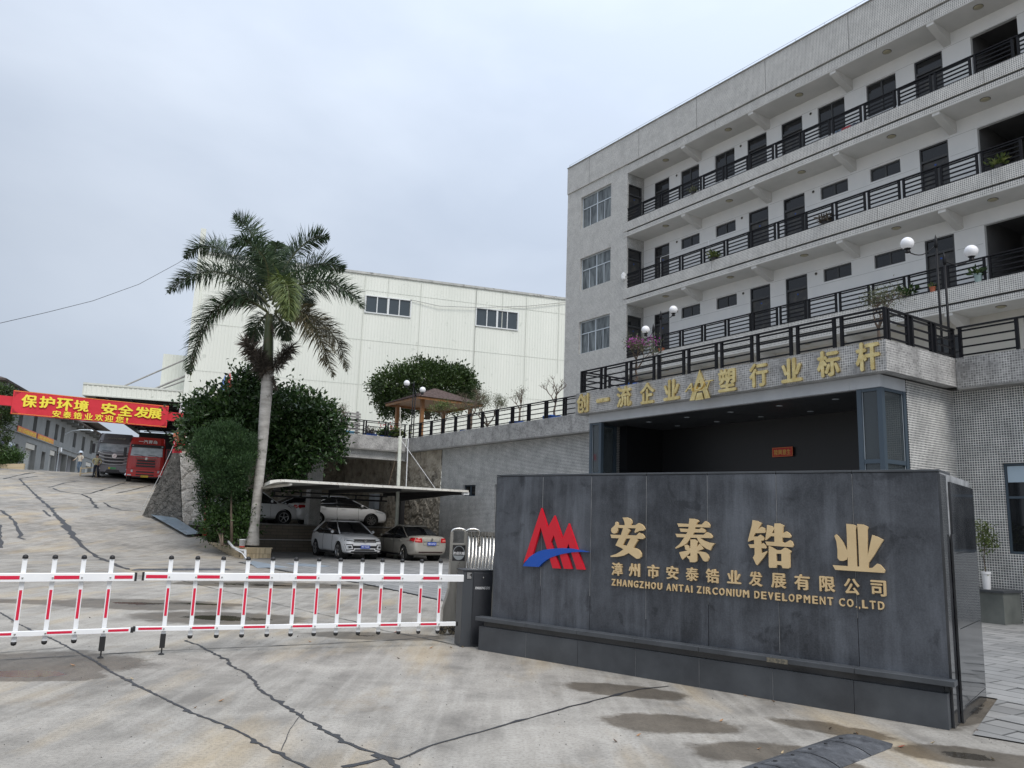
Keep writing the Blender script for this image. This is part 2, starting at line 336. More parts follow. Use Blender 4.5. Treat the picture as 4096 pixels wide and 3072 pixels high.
# ================================================================== GROUND
def ground_material():
    m = mat('worn_concrete', (0.3, 0.29, 0.27), 0.85); nt = m.node_tree; b = nt.nodes['Principled BSDF']
    tc = N(nt, 'ShaderNodeTexCoord'); P = tc.outputs['Object']
    def noise(scale, det, ro, stretch=None, dist=0.0):
        n = N(nt, 'ShaderNodeTexNoise', inp={'Scale': scale, 'Detail': det, 'Roughness': ro, 'Distortion': dist})
        if stretch:
            mp = N(nt, 'ShaderNodeMapping'); mp.inputs['Scale'].default_value = stretch; mp.inputs['Rotation'].default_value = (0, 0, R(34)); L(nt, P, mp.inputs[0]); L(nt, mp.outputs[0], n.inputs['Vector'])
        else: L(nt, P, n.inputs['Vector'])
        return n.outputs['Fac']
    big = noise(0.22, 6, 0.6); mid = noise(1.3, 8, 0.68, dist=0.4); fine = noise(38, 4, 0.7); sweep = noise(1.1, 5, 0.6, (5.5, 0.5, 1)); warm = noise(0.45, 5, 0.55, (2.2, 0.6, 1)); spots = noise(6, 8, 0.75)
    r = N(nt, 'ShaderNodeValToRGB'); L(nt, M(nt, 'ADD', M(nt, 'MULTIPLY', big, 0.45), M(nt, 'MULTIPLY', mid, 0.55)), r.inputs[0]); e = r.color_ramp.elements
    e[0].position = 0.40; e[0].color = (0.185, 0.172, 0.152, 1); e[1].position = 0.58; e[1].color = (0.375, 0.35, 0.31, 1)
    def mixc(f, a, c, mode='MIX'):
        x = N(nt, 'ShaderNodeMix', data_type='RGBA', blend_type=mode); L(nt, f, x.inputs['Factor'])
        L(nt, a, x.inputs['A'])
        if isinstance(c, tuple): x.inputs['B'].default_value = (*c, 1)
        else: L(nt, c, x.inputs['B'])
        return x.outputs['Result']
    def rng_(v, a, c, lo=0.0, hi=1.0): n = N(nt, 'ShaderNodeMapRange', inp={'From Min': a, 'From Max': c, 'To Min': lo, 'To Max': hi}); L(nt, v, n.inputs[0]); return n.outputs[0]
    c = mixc(rng_(warm, 0.52, 0.66, 0, 0.55), r.outputs[0], (0.47, 0.37, 0.23))
    c = mixc(rng_(sweep, 0.45, 0.62, 0.0, 0.30), c, (0.50, 0.475, 0.43))
    c = mixc(rng_(spots, 0.60, 0.70, 0.0, 0.5), c, (0.13, 0.125, 0.12))
    c = mixc(rng_(fine, 0.48, 0.68, 0.0, 0.5), c, (0.12, 0.11, 0.10))
    grain = noise(9, 6, 0.75, (1.0, 7.0, 1)); c = mixc(rng_(grain, 0.50, 0.66, 0.0, 0.30), c, (0.17, 0.155, 0.135))
    brown = noise(0.9, 7, 0.7, (1.5, 0.8, 1)); c = mixc(rng_(brown, 0.56, 0.66, 0.0, 0.30), c, (0.22, 0.165, 0.10))
    att = N(nt, 'ShaderNodeAttribute'); att.attribute_name = 'wet'; w = att.outputs['Fac']
    wn = M(nt, 'ADD', w, M(nt, 'MULTIPLY', M(nt, 'SUBTRACT', noise(2.2, 9, 0.72), 0.5), 0.95))
    damp = rng_(wn, 0.30, 0.46); water = rng_(wn, 1.02, 1.10)
    vm = N(nt, 'ShaderNodeVectorMath', operation='MULTIPLY'); L(nt, c, vm.inputs[0]); vm.inputs[1].default_value = (0.42, 0.385, 0.34)
    c = mixc(damp, c, vm.outputs[0])
    v2 = N(nt, 'ShaderNodeVectorMath', operation='SCALE'); L(nt, c, v2.inputs[0]); v2.inputs['Scale'].default_value = 0.45
    c = mixc(water, c, v2.outputs[0])
    L(nt, c, b.inputs['Base Color'])
    ro = M(nt, 'SUBTRACT', 0.9, M(nt, 'MULTIPLY', damp, 0.4)); ro = M(nt, 'SUBTRACT', ro, M(nt, 'MULTIPLY', water, 0.36)); L(nt, ro, b.inputs['Roughness'])
    # broom-finished grooves and pitting, drowned under the puddles
    wv = N(nt, 'ShaderNodeTexWave', inp={'Scale': 22.0, 'Distortion': 3.0, 'Detail': 2.0, 'Detail Scale': 1.0}); mp = N(nt, 'ShaderNodeMapping'); mp.inputs['Rotation'].default_value = (0, 0, R(-20)); L(nt, P, mp.inputs[0]); L(nt, mp.outputs[0], wv.inputs['Vector'])
    hh = M(nt, 'ADD', M(nt, 'MULTIPLY', fine, 0.8), M(nt, 'MULTIPLY', wv.outputs['Fac'], 0.25))
    bp = N(nt, 'ShaderNodeBump', inp={'Distance': 0.006}); L(nt, hh, bp.inputs['Height']); L(nt, M(nt, 'SUBTRACT', 0.75, M(nt, 'MULTIPLY', water, 0.75)), bp.inputs['Strength']); L(nt, bp.outputs[0], b.inputs['Normal'])
    return m
GROUND = ground_material()
def uw2xy(u, w): return (u*aA[0]+w*aW[0], u*aA[1]+w*aW[1])
def arange(a, b, st): return list(np.arange(a, b-1e-6, st))
ul = arange(-400, -14, 60)+arange(-14, -3, 1)+arange(-3, 26, 0.1)+arange(26, 80, 0.5)+arange(80, 160, 8)+arange(160, 700, 90)
wl = arange(-500, -60, 60)+arange(-60, -12, 2)+arange(-12, 8.3, 0.1)+[8.3, 8.42, 8.46]+arange(9, 60, 2)+arange(60, 500, 60)
# damp and wet places: centre, half axes (metres), strength
WET = [(-4.589,7.899,0.62,0.3,1.5,0), (-4.672,8.508,0.95,0.62,0.95,0), (-6.183,13.728,1.6,0.75,1.0,0), (-6.244,13.859,0.95,0.28,1.45,0),
       (-5.378,14.072,0.8,0.25,1.45,0), (-4.276,12.347,1.15,0.6,1.3,0), (-3.984,12.315,0.7,0.3,1.45,0), (-5.81,18.385,1.6,0.7,1.25,0), (-5.18,18.395,0.8,0.3,1.45,0),
       (-7.426,19.849,1.6,0.4,1.0,0), (-4.318,18.77,2.0,0.7,1.0,0), (-3.824,18.986,0.5,0.25,1.45,0), (-1.74,11.062,0.85,0.33,1.1,0), (1.189,8.069,0.62,0.26,1.0,-20), (1.391,6.833,0.56,0.3,1.0,-8), (1.5,6.893,0.4,0.2,1.0,-8),
       (3.466,6.162,0.33,0.14,1.4,-15), (3.466,6.162,0.46,0.24,1.2,-15), (2.75,6.838,0.5,0.2,0.9,-35), (1.897,6.081,0.55,0.28,0.9,0), (-7.872,13.537,1.2,0.3,1.0,0), (4.496,7.825,0.95,0.16,1.25,50), (2.346,5.855,0.3,0.15,0.9,-36)]
U, Wg = np.meshgrid(ul, wl, indexing='ij'); X = U*aA[0]+Wg*aW[0]; Y = U*aA[1]+Wg*aW[1]
wet = np.zeros_like(X)
for cx, cy, ax, ay, st, an in WET:
    c_, s_ = math.cos(R(an)), math.sin(R(an)); dx = (X-cx)*c_+(Y-cy)*s_; dy = -(X-cx)*s_+(Y-cy)*c_
    wet = np.maximum(wet, st*np.exp(-((dx/ax)**2+(dy/ay)**2)*0.9))
hv = np.vectorize(hgt)
nu, nw = X.shape; Z = hv(X, Y)
vs_ = np.stack([X, Y, Z], -1).reshape(-1, 3)
ii, jj = np.meshgrid(np.arange(nu-1), np.arange(nw-1), indexing='ij'); a_ = (ii*nw+jj).ravel()
fs_ = np.stack([a_, a_+1, a_+nw+1, a_+nw], -1)
me = bpy.data.meshes.new('ground'); me.vertices.add(len(vs_)); me.vertices.foreach_set('co', vs_.ravel())
me.loops.add(fs_.size); me.loops.foreach_set('vertex_index', fs_.ravel().astype(np.int32)); me.polygons.add(len(fs_)); me.polygons.foreach_set('loop_start', np.arange(0, fs_.size, 4, dtype=np.int32))
me.update(calc_edges=True); me.materials.append(GROUND); me.polygons.foreach_set('use_smooth', [True]*len(fs_))
at_ = me.attributes.new('wet', 'FLOAT', 'POINT'); at_.data.foreach_set('value', wet.ravel().astype(np.float32))
if me.polygons[0].normal.z < 0: me.flip_normals()
ground = bpy.data.objects.new('ground', me); col.objects.link(ground); ground['kind'] = 'structure'

LIFT = [0.004]
def ribbon(pts, wid, jag=0.0, lift=None, step=0.12, name='sealed_crack', m=TARM, parent=ground):
    """a strip that follows the ground; width varies, edges jagged"""
    if lift is None: lift = LIFT[0]; LIFT[0] += 0.00025
    P = [Vector((*p, 0)) for p in pts]; Q = []
    for a, b in zip(P[:-1], P[1:]):
        n = max(1, int((b-a).length/step))
        for i in range(n): Q.append(a.lerp(b, i/n))
    Q.append(P[-1]); mb = MB(); vs = []
    for i, q in enumerate(Q):
        t = Q[min(i+1, len(Q)-1)]-Q[max(i-1, 0)]; t.normalize(); s = Vector((-t.y, t.x, 0))
        off = s*random.uniform(-1, 1)*jag*0.6; w1 = wid*(1+random.uniform(-0.5, 0.8)*(jag > 0)); w2 = wid*(1+random.uniform(-0.5, 0.8)*(jag > 0))
        if jag > 0 and random.random() < 0.06: w1 *= 2.4
        if jag > 0 and random.random() < 0.06: w2 *= 2.4
        for v in (q+off+s*w1, q+off-s*w2): vs.append((v.x, v.y, hgt(v.x, v.y)+lift))
    mb.add(vs, [(2*i, 2*i+1, 2*i+3, 2*i+2) for i in range(len(Q)-1)])
    o = mb.obj(name, m); o.parent = parent; return o
def crack(pts, wid, jag=0.03, **k):
    if wid > 0.04: k.setdefault('step', 0.42); jag *= 0.55; wid *= 0.8
    elif wid > 0.01: k.setdefault('step', 0.055)
    return ribbon(pts, wid, jag, **k)
crack([(-7.49,12.1),(-7.14,11.7),(-6.62,11.1),(-6.06,10.5),(-5.5,9.95),(-5.08,9.5),(-4.62,9.0),(-4.26,8.6),(-4.01,8.3),(-3.75,8.0),(-3.52,7.75),(-3.19,7.4),(-2.95,7.15),(-2.75,6.95),(-2.57,6.75),(-2.38,6.55),(-2.07,6.3),(-1.68,5.85),(-1.32,5.45),(-1.12,5.25)], 0.011, 0.012)
crack([(-3.95,10.15),(-3.64,9.8),(-3.41,9.5),(-3.21,9.2),(-3.02,9.0),(-2.86,8.65),(-2.71,8.45),(-2.56,8.25),(-2.23,7.6),(-1.91,7.1),(-1.6,6.65),(-1.32,6.25),(-1.04,5.9),(-0.77,5.65)], 0.013, 0.024)
crack([(-0.85,5.7),(-0.75,5.6),(-0.68,5.45),(-0.63,5.25)], 0.02, 0.02)
crack([(-0.76,5.65),(-0.67,5.6),(-0.49,5.95),(-0.0,6.55),(0.61,7.3),(1.36,8.15),(1.7,8.35)], 0.009, 0.012)
crack([(-0.77,5.65),(-0.87,5.5),(-1.01,5.4)], 0.014, 0.02)
crack([(-1.62,6.8),(-1.58,6.25),(-1.49,5.7)], 0.0025, 0.012)
for pts in ([(-5.2,8.5),(-4.67,8.85),(-4.47,9.0),(-3.57,9.55),(-2.97,9.85),(-2.17,10.3),(-1.36,10.8),(-0.65,11.5)], [(-12.03,24.45),(-10.33,22.0),(-8.07,19.5),(-6.74,17.8),(-5.47,16.2),(-4.71,15.35),(-4.15,14.55),(-3.16,13.4),(-2.29,12.45),(-1.71,11.6),(-1.11,11.05),(-0.49,10.4)],
            [(-14.0,22.3),(-11.18,24.0),(-8.03,25.85)], [(-12.41,19.8),(-9.95,21.4)], [(-17.58,27.85),(-15.88,29.75),(-13.16,38.35)], [(-19.52,32.0),(-17.62,32.2)], [(-20.58,32.4),(-16.51,35.45),(-15.23,36.45)],
            [(-23.64,37.05),(-21.57,39.15),(-18.34,40.85)], [(-26.11,40.8),(-22.96,42.7),(-19.67,44.15)], [(-22.09,34.7),(-19.67,36.75)], [(-5.45,8.9),(-5.0,9.35)], [(-8.1,19.7),(-9.61,20.5),(-11.61,21.45)]):
    crack(pts, 0.0075, 0.006, name='expansion_joint')
crack([(-31.21,50.45),(-26.13,43.65),(-22.34,38.8),(-20.13,35.7),(-18.18,33.1),(-16.92,31.3),(-16.13,30.2),(-15.78,29.65),(-14.85,28.5),(-12.97,25.95),(-10.33,22.0)], 0.06, 0.09)
crack([(-20.82,36.7),(-18.81,33.95),(-17.85,32.6),(-16.24,30.25)], 0.13, 0.15)
crack([(-23.08,36.2),(-21.6,34.65),(-20.31,32.95),(-19.15,31.35),(-18.42,30.4),(-18.18,29.85),(-17.8,29.5)], 0.06, 0.12)
crack([(-24.57,45.6),(-23.25,44.15),(-21.82,41.75),(-20.67,40.15)], 0.06, 0.12)
crack([(-21.71,42.7),(-20.51,41.1),(-19.61,40.4),(-18.75,40.7)], 0.05, 0.1)
crack([(-21.93,37.55),(-20.53,35.8)], 0.06, 0.1)
for pts in ([(-31.6,49.45),(-32.46,51.95),(-33.61,55.95)], [(-31.33,50.65),(-31.84,53.45)], [(-27.4,47.2),(-28.47,50.75),(-28.8,52.95)], [(-27.1,47.15),(-25.95,45.9),(-25.21,45.55),(-24.54,45.55),(-24.44,46.35),(-26.66,54.95)], [(-23.62,47.7),(-24.03,50.7),(-24.85,54.9)]):
    crack(pts, 0.05, 0.05)
crack([(-20.45,32.2),(-17.31,27.5)], 0.05, 0.08)

# ---- paved yard in front of the podium: a sheet above the concrete
YARD = brickmat('yard_setts', (0.215, 0.215, 0.21), (0.30, 0.295, 0.285), (0.09, 0.09, 0.088), 0.6, 0.3, 0.012, 0.7, 'xy')
yb = [uv for uv in [(-8.95,26.95),(-3.59,19.93),(-1.27,16.14),(0.4,12.6),(3.0,10.3),(4.98,8.25),(3.87,6.78),(9.0,2.62),(30,10)]]
def xy2B(x, y): q = FB.inverted() @ Vector((x, y, 0)); return (q.x, q.y)
ya = [xy2B(*p) for p in yb]+[(-8, 17.3), (-30.3, 17.3), (-34.6, 17.3), (-34.6, 9.2), (-29.75, 9.2)]
bm = bmesh.new(); vv = [bm.verts.new((x, y, 0)) for x, y in ya]; yf = bm.faces.new(vv); yf.normal_update(); bmesh.ops.triangulate(bm, faces=bm.faces, ngon_method='EAR_CLIP')
nl = FB.to_3x3().inverted() @ Vector((0, 1, 0))
for yy_ in np.arange(12.5, 27, 0.75):
    bmesh.ops.bisect_plane(bm, geom=bm.verts[:]+bm.edges[:]+bm.faces[:], dist=1e-5, plane_co=FB.inverted() @ Vector((0, float(yy_), 0)), plane_no=nl)
me = bpy.data.meshes.new('paved_yard')
for v in bm.verts: q = FB @ v.co; v.co.z = hgt(q.x, q.y)+0.012 if not (q.x*aW[0]+q.y*aW[1] < 8.45 and q.y > 26) else -0.068
bmesh.ops.recalc_face_normals(bm, faces=bm.faces); bm.to_mesh(me); bm.free(); me.materials.append(YARD)
if sum(p.normal.z for p in me.polygons) < 0: me.flip_normals()
yard = bpy.data.objects.new('paved_yard', me); col.objects.link(yard); yard.matrix_world = FB; yard['kind'] = 'structure'
# the slabs nearest the camera, beside the sign wall, one by one
TILEG = [noisy('yard_slab_%d' % i, (0.20+0.03*i, 0.20+0.03*i, 0.195+0.03*i), (0.27+0.03*i, 0.268+0.03*i, 0.26+0.03*i), 4.0, (0.5, 0.7), bump=0.15) for i in range(3)]
tme = MB().box(-0.298, -0.148, 0, 0.298, 0.148, 0.006).obj('slab', TILEG[0]); tm = tme.data; bpy.data.objects.remove(tme)
tms = [tm, tm.copy(), tm.copy()]
for i in (1, 2): tms[i].materials[0] = TILEG[i]
nsl = 0
for i in range(-11, 3):
    for j in range(0, 34):
        x = i*0.6+(0.3 if j % 2 else 0)-1.2; y = 7.0+j*0.3
        q = FB @ Vector((x, y, 0)); 
        s = FS.inverted() @ q
        inp = s.x > 5.66 and s.y > 0.16 and s.x < 10.5 and y < 16.6 and s.y < 9.6
        if not inp or nsl > 230: continue
        o = bpy.data.objects.new('slab', tms[random.randrange(3)]); col.objects.link(o); o.parent = yard; o.location = (x, y, hgt(q.x, q.y)+0.0155+random.uniform(0, 0.002)); o.rotation_euler = (random.uniform(-.002, .002), random.uniform(-.002, .002), 0); nsl += 1
# curb line between concrete and paving
crack([(-8.95,26.95),(-5.73,22.43),(-3.59,19.93),(-2.32,17.89),(-1.27,16.14)], 0.03, 0.01, name='paving_edge', lift=0.016)
# steel drain covers lying flat by the planter
PLATE = noisy('galvanised_plate', (0.26, 0.31, 0.36), (0.36, 0.41, 0.46), 3.0, (0.45, 0.6), metal=0.3)
def plate(pts, label, name='metal_plate', th=0.012, z=None, lift=0.018):
    mb = MB(); c = sum((Vector((*p[:2], 0)) for p in pts), Vector())/len(pts)
    zz = [(p[2] if len(p) > 2 else hgt(p[0], p[1])+lift) for p in pts]; n = len(pts)
    mb.add([(p[0], p[1], z_) for p, z_ in zip(pts, zz)]+[(p[0], p[1], z_-th) for p, z_ in zip(pts, zz)], [tuple(range(n)), tuple(range(2*n-1, n-1, -1))]+[(i, n+i, n+(i+1) % n, (i+1) % n) for i in range(n)])
    o = solo(name, mb, PLATE, label, 'metal plate', FW, (c.x, c.y, hgt(c.x, c.y))); fix_normals(o); return o
plate([(-8.42,26.45),(-8.8,27.9),(-7.71,26.4),(-6.78,25.1),(-7.56,24.45)], 'blue grey steel drain cover lying flat in front of the brick planter', 'drain_cover')
plate([(-7.46,27.25),(-6.84,27.3),(-5.77,26.55),(-5.85,25.9),(-6.76,25.95)], 'thin grey steel sheet lying flat on the yard paving left of the cars', 'steel_sheet')

# ---- rubber speed humps
HUMP = noisy('worn_rubber', (0.035, 0.037, 0.042), (0.10, 0.105, 0.115), 9.0, (0.6, 0.8), bump=0.6, third=((0.22, 0.22, 0.22), 14.0, 0.60))
def hump(p0, p1, half, h, label, segs=1):
    a, b = Vector((*p0, 0)), Vector((*p1, 0)); d = (b-a); Ln = d.length; d.normalize(); s = Vector((-d.y, d.x, 0))
    T = Thing('speed_hump', label, 'speed hump', FW, (a.x, a.y, hgt(a.x, a.y)))
    for k in range(segs):
        t0, t1 = k*Ln/segs+0.006, (k+1)*Ln/segs-0.006; rings = []
        n = 10
        for i in range(n+1):
            t = t0+(t1-t0)*i/n; fall = min(1, (t+0.02)/0.16, (Ln-t+0.02)/0.16); ring = []
            for j in range(9):
                q = -1+j/4; hh = h*(math.cos(q*PI/2)**0.8 if abs(q) < 1 else 0)*fall*(1-0.06*(j % 2))
                p = a+d*t+s*q*half*(0.75+0.25*fall); ring.append((p.x, p.y, hgt(p.x, p.y)+0.002+max(0, hh)))
            rings.append(ring)
        mb = MB(); mb.rings(rings, closed=False)
        o = T.part('hump_section', mb, HUMP, smooth=False); fix_normals(o)
        for f in (0.25, 0.75):
            p = a+d*(t0+(t1-t0)*f)+s*half*0.35; b_ = MB(); b_.lathe((p.x, p.y, h*0.90+hgt(p.x, p.y)), [(0.0001, 0), (0.014, 0), (0.014, 0.004), (0.0001, 0.004)], 8); T.part('bolt', b_, BLK, o)
hump((1.121,4.922), (2.941,6.564), 0.21, 0.048, 'worn black rubber speed hump crossing the near concrete', 5)
hump((-10.097,21.726), (-7.976,23.306), 0.16, 0.045, 'low dark speed hump far across the concrete behind the white barrier', 3)

# ---- fallen leaves
LEAFB = [mat('dry_leaf_%d' % i, c, 0.7) for i, c in enumerate([(0.36, 0.20, 0.10), (0.30, 0.09, 0.05), (0.42, 0.33, 0.20), (0.10, 0.07, 0.05)])]
def leaf(x, y, s, k, rz, i):
    mb = MB(); mb.add([(0, 0, .003), (s*.3, s*.25, .006), (s*.6, s*.28, .012), (s, 0, .02), (s*.6, -s*.22, .010), (s*.3, -s*.2, .005), (s*.5, 0, .0)], [(0, 1, 6), (1, 2, 6), (2, 3, 6), (3, 4, 6), (4, 5, 6), (5, 0, 6)])
    o = mb.obj('fallen_leaf', LEAFB[k]); o.matrix_world = Matrix.Translation((x, y, hgt(x, y)+0.003)) @ Matrix.Rotation(rz, 4, 'Z'); o['category'] = 'leaf'; o['group'] = 'dry leaves fallen on the concrete'
    o['label'] = ['small tan brown dry leaf lying on the concrete', 'small dark red dry leaf lying on the concrete', 'small pale yellowish dry leaf lying on the concrete', 'small blackish dry leaf lying on the concrete'][k]
for i, (x, y) in enumerate([(-4.33,8.35),(-3.48,7.8),(-2.52,6.8),(-2.41,7.05),(-6.7,11.15),(-6.01,11.85),(-1.54,11.45),(-0.51,10.4),(-0.65,10.3),(-0.92,10.2),(-1.17,9.4),(-2.71,10.75),(-2.42,10.35),(-2.12,14.45),(1.9,6.15),(2.9,6.7),(2.67,6.15),(2.72,6.85),(3.04,6.35),(3.37,6.5),(2.05,6.05),(2.6,7.8),(3.95,6.9),(0.88,6.2),(1.84,6.95),(3.63,6.1),(1.05,6.4),(2.39,8.0)]):
    leaf(x, y, random.uniform(0.03, 0.06), [0, 2, 0, 0, 3, 3, 1, 2, 2, 0, 3, 3][i % 12], random.uniform(0, 6), i)
PEB = mat('grit', (0.07, 0.065, 0.06), 0.9); mb = MB()
for _ in range(420):
    x, y = random.uniform(-5.5, 4.5), random.uniform(4.8, 11.5); s = random.uniform(0.002, 0.0065)
    mb.add([(x-s, y, .001), (x, y-s, .001), (x+s, y, .001), (x, y+s, .001), (x, y, s*1.2)], [(0, 1, 4), (1, 2, 4), (2, 3, 4), (3, 0, 4)])
solo('grit', mb, PEB, 'fine dark grit scattered over the near concrete', None, kind='stuff')

# ================================================================== SIGN WALL
GRAN = noisy('honed_black_granite', (0.033, 0.037, 0.045), (0.090, 0.098, 0.112), 1.4, (0.32, 0.5), detail=9.0, stretch=(1.6, 1.6, 0.5), lo=0.30, hi=0.74, third=((0.022, 0.024, 0.028), 2.2, 0.63), bump=0.08, bscale=120)
def granite(name, dark, light, seed):
    m = mat(name, dark, 0.4); nt = m.node_tree; b = nt.nodes['Principled BSDF']; tc = N(nt, 'ShaderNodeTexCoord')
    def nz(sc_, st, det=9, ro=.65, off=0, dist=0.0):
        mp = N(nt, 'ShaderNodeMapping'); mp.inputs['Scale'].default_value = st; mp.inputs['Location'].default_value = (seed+off, seed*.7, seed*.3+off); L(nt, tc.outputs['Object'], mp.inputs[0])
        n = N(nt, 'ShaderNodeTexNoise', inp={'Scale': sc_, 'Detail': float(det), 'Roughness': ro, 'Distortion': dist}); L(nt, mp.outputs[0], n.inputs['Vector']); return n.outputs['Fac']
    bl = nz(1.5, (1, 1, 1), dist=.5); runs = nz(1.6, (2.6, 1, .16), 7, .6, 5); grain = nz(60, (1, 1, 1), 3, .7, 9); dk = nz(3.2, (1, 1, 1), 6, .6, 3, .6); brush = nz(11, (1.2, 1, .35), 6, .7, 7)
    def rg(v, a, c, lo, hi): n = N(nt, 'ShaderNodeMapRange', inp={'From Min': a, 'From Max': c, 'To Min': lo, 'To Max': hi}); L(nt, v, n.inputs[0]); return n.outputs[0]
    f = M(nt, 'ADD', M(nt, 'ADD', rg(bl, .36, .66, 0, .50), rg(runs, .50, .68, 0, .50)), M(nt, 'ADD', rg(grain, .35, .65, -.10, .12), rg(brush, .4, .62, -.06, .14)))
    oi = N(nt, 'ShaderNodeObjectInfo'); f = M(nt, 'ADD', f, rg(oi.outputs['Random'], 0, 1, -.07, .07))
    f = M(nt, 'SUBTRACT', f, rg(dk, .60, .66, 0, .28)); mx = N(nt, 'ShaderNodeMix', data_type='RGBA'); L(nt, f, mx.inputs['Factor']); mx.inputs['A'].default_value = (*dark, 1); mx.inputs['B'].default_value = (*light, 1)
    L(nt, mx.outputs['Result'], b.inputs['Base Color']); L(nt, rg(bl, .3, .7, .30, .52), b.inputs['Roughness'])
    bp = N(nt, 'ShaderNodeBump', inp={'Strength': .12, 'Distance': .01}); L(nt, grain, bp.inputs['Height']); L(nt, bp.outputs[0], b.inputs['Normal']); return m
GRAN = granite('weathered_black_granite', (0.022, 0.025, 0.031), (0.115, 0.126, 0.145), 2.0)
GRAN2 = noisy('granite_plinth', (0.040, 0.044, 0.050), (0.085, 0.092, 0.100), 2.4, (0.4, 0.55), detail=9.0, lo=0.3, hi=0.75, bump=0.1, bscale=110)
GRANP = noisy('polished_granite', (0.022, 0.024, 0.027), (0.05, 0.053, 0.058), 2.4, (0.05, 0.1), detail=9.0)
LIMES = noisy('lime_bloom_joint', (0.16, 0.165, 0.17), (0.33, 0.34, 0.35), 7.0, (0.7, 0.8))
SW = Thing('sign_wall', 'long dark granite sign wall with gold lettering and a red and blue emblem', 'sign wall', FS, (0, 0, 0))
mb = MB(); mb.box(0.14, 0.13, 0, 5.25, 1.66, 2.165); SW.part('core', mb, LIMES)
def panel_mesh(x0, x1, y0, y1, z0, z1, m, name='granite_panel', gap=0.0025, ch=0.002, rx=0.0):
    mb = MB(); mb.box(x0+gap, y0, z0+gap, x1-gap, y1, z1-gap, ch=ch); o = SW.part(name, mb, m); return o
xs = [0.12, 0.87, 1.58, 2.31, 3.04, 3.78, 4.51, 5.255]
for a, b in zip(xs[:-1], xs[1:]):
    panel_mesh(a, b, 0.1+random.uniform(0, 0.0015), 0.13, 0.36, 2.165, GRAN)
for a, b in zip(xs[:-1], xs[1:]): panel_mesh(a-(0.0 if a > .2 else .0), b, 0.095, 0.62, 2.165, 2.19, GRAN2, 'coping_slab')
# plinth, recess and ledge
mb = MB(); mb.box(0.06, 0.028, 0.29, 5.2, 0.10, 0.355); SW.part('recess', mb, GRANP)
px_ = [0.0, 0.75, 1.49, 2.24, 2.98, 3.74, 4.48, 5.235]
for a, b in zip(px_[:-1], px_[1:]): panel_mesh(a, b, random.uniform(0, 0.003), 0.1, 0.0, 0.29, GRAN2, 'plinth_panel', 0.0015)
for a, b in zip([-0.04, 0.75, 1.49, 2.25, 2.99, 3.75, 4.5], [0.75, 1.49, 2.25, 2.99, 3.75, 4.5, 5.30]): panel_mesh(a, b, -0.035+random.uniform(0, .003), 0.112, 0.355, 0.402+random.uniform(0, 0.002), GRAN2, 'ledge_slab', 0.001, 0.004)
# end face: grooved joints, a return strip and the polished side slabs
panel_mesh(5.235, 5.262, 0.10, 0.36, 0.0, 2.15, GRANP, 'end_panel')
panel_mesh(5.262, 5.285, 0.37, 0.47, 0.0, 1.62, GRANP, 'end_strip')
for z0, z1 in ((0, 0.12), (0.12, 0.78), (0.78, 1.45), (1.45, 2.10)): panel_mesh(5.25, 5.275, 0.48, 1.68, z0, z1, GRANP, 'end_panel')
panel_mesh(0.115, 0.14, 0.1, 1.66, 0.36, 2.165, GRAN2, 'end_panel')
panel_mesh(0.0, 0.06, 0.1, 0.75, 0.0, 0.36, GRAN2, 'plinth_panel')
# lime bloom running down from the joints
for x in xs[1:-1]:
    zb = random.uniform(0.42, 0.9); mb = MB(); mb.box(x-0.0016, 0.0975, zb, x+0.0016, 0.101, 2.15); SW.part('joint_bloom', mb, LIMES)
for x in (0.75, 2.24, 2.98, 3.74): mb = MB(); mb.box(x-0.001, -0.001, 0.0, x+0.001, 0.004, 0.288); SW.part('joint_bloom', mb, LIMES)
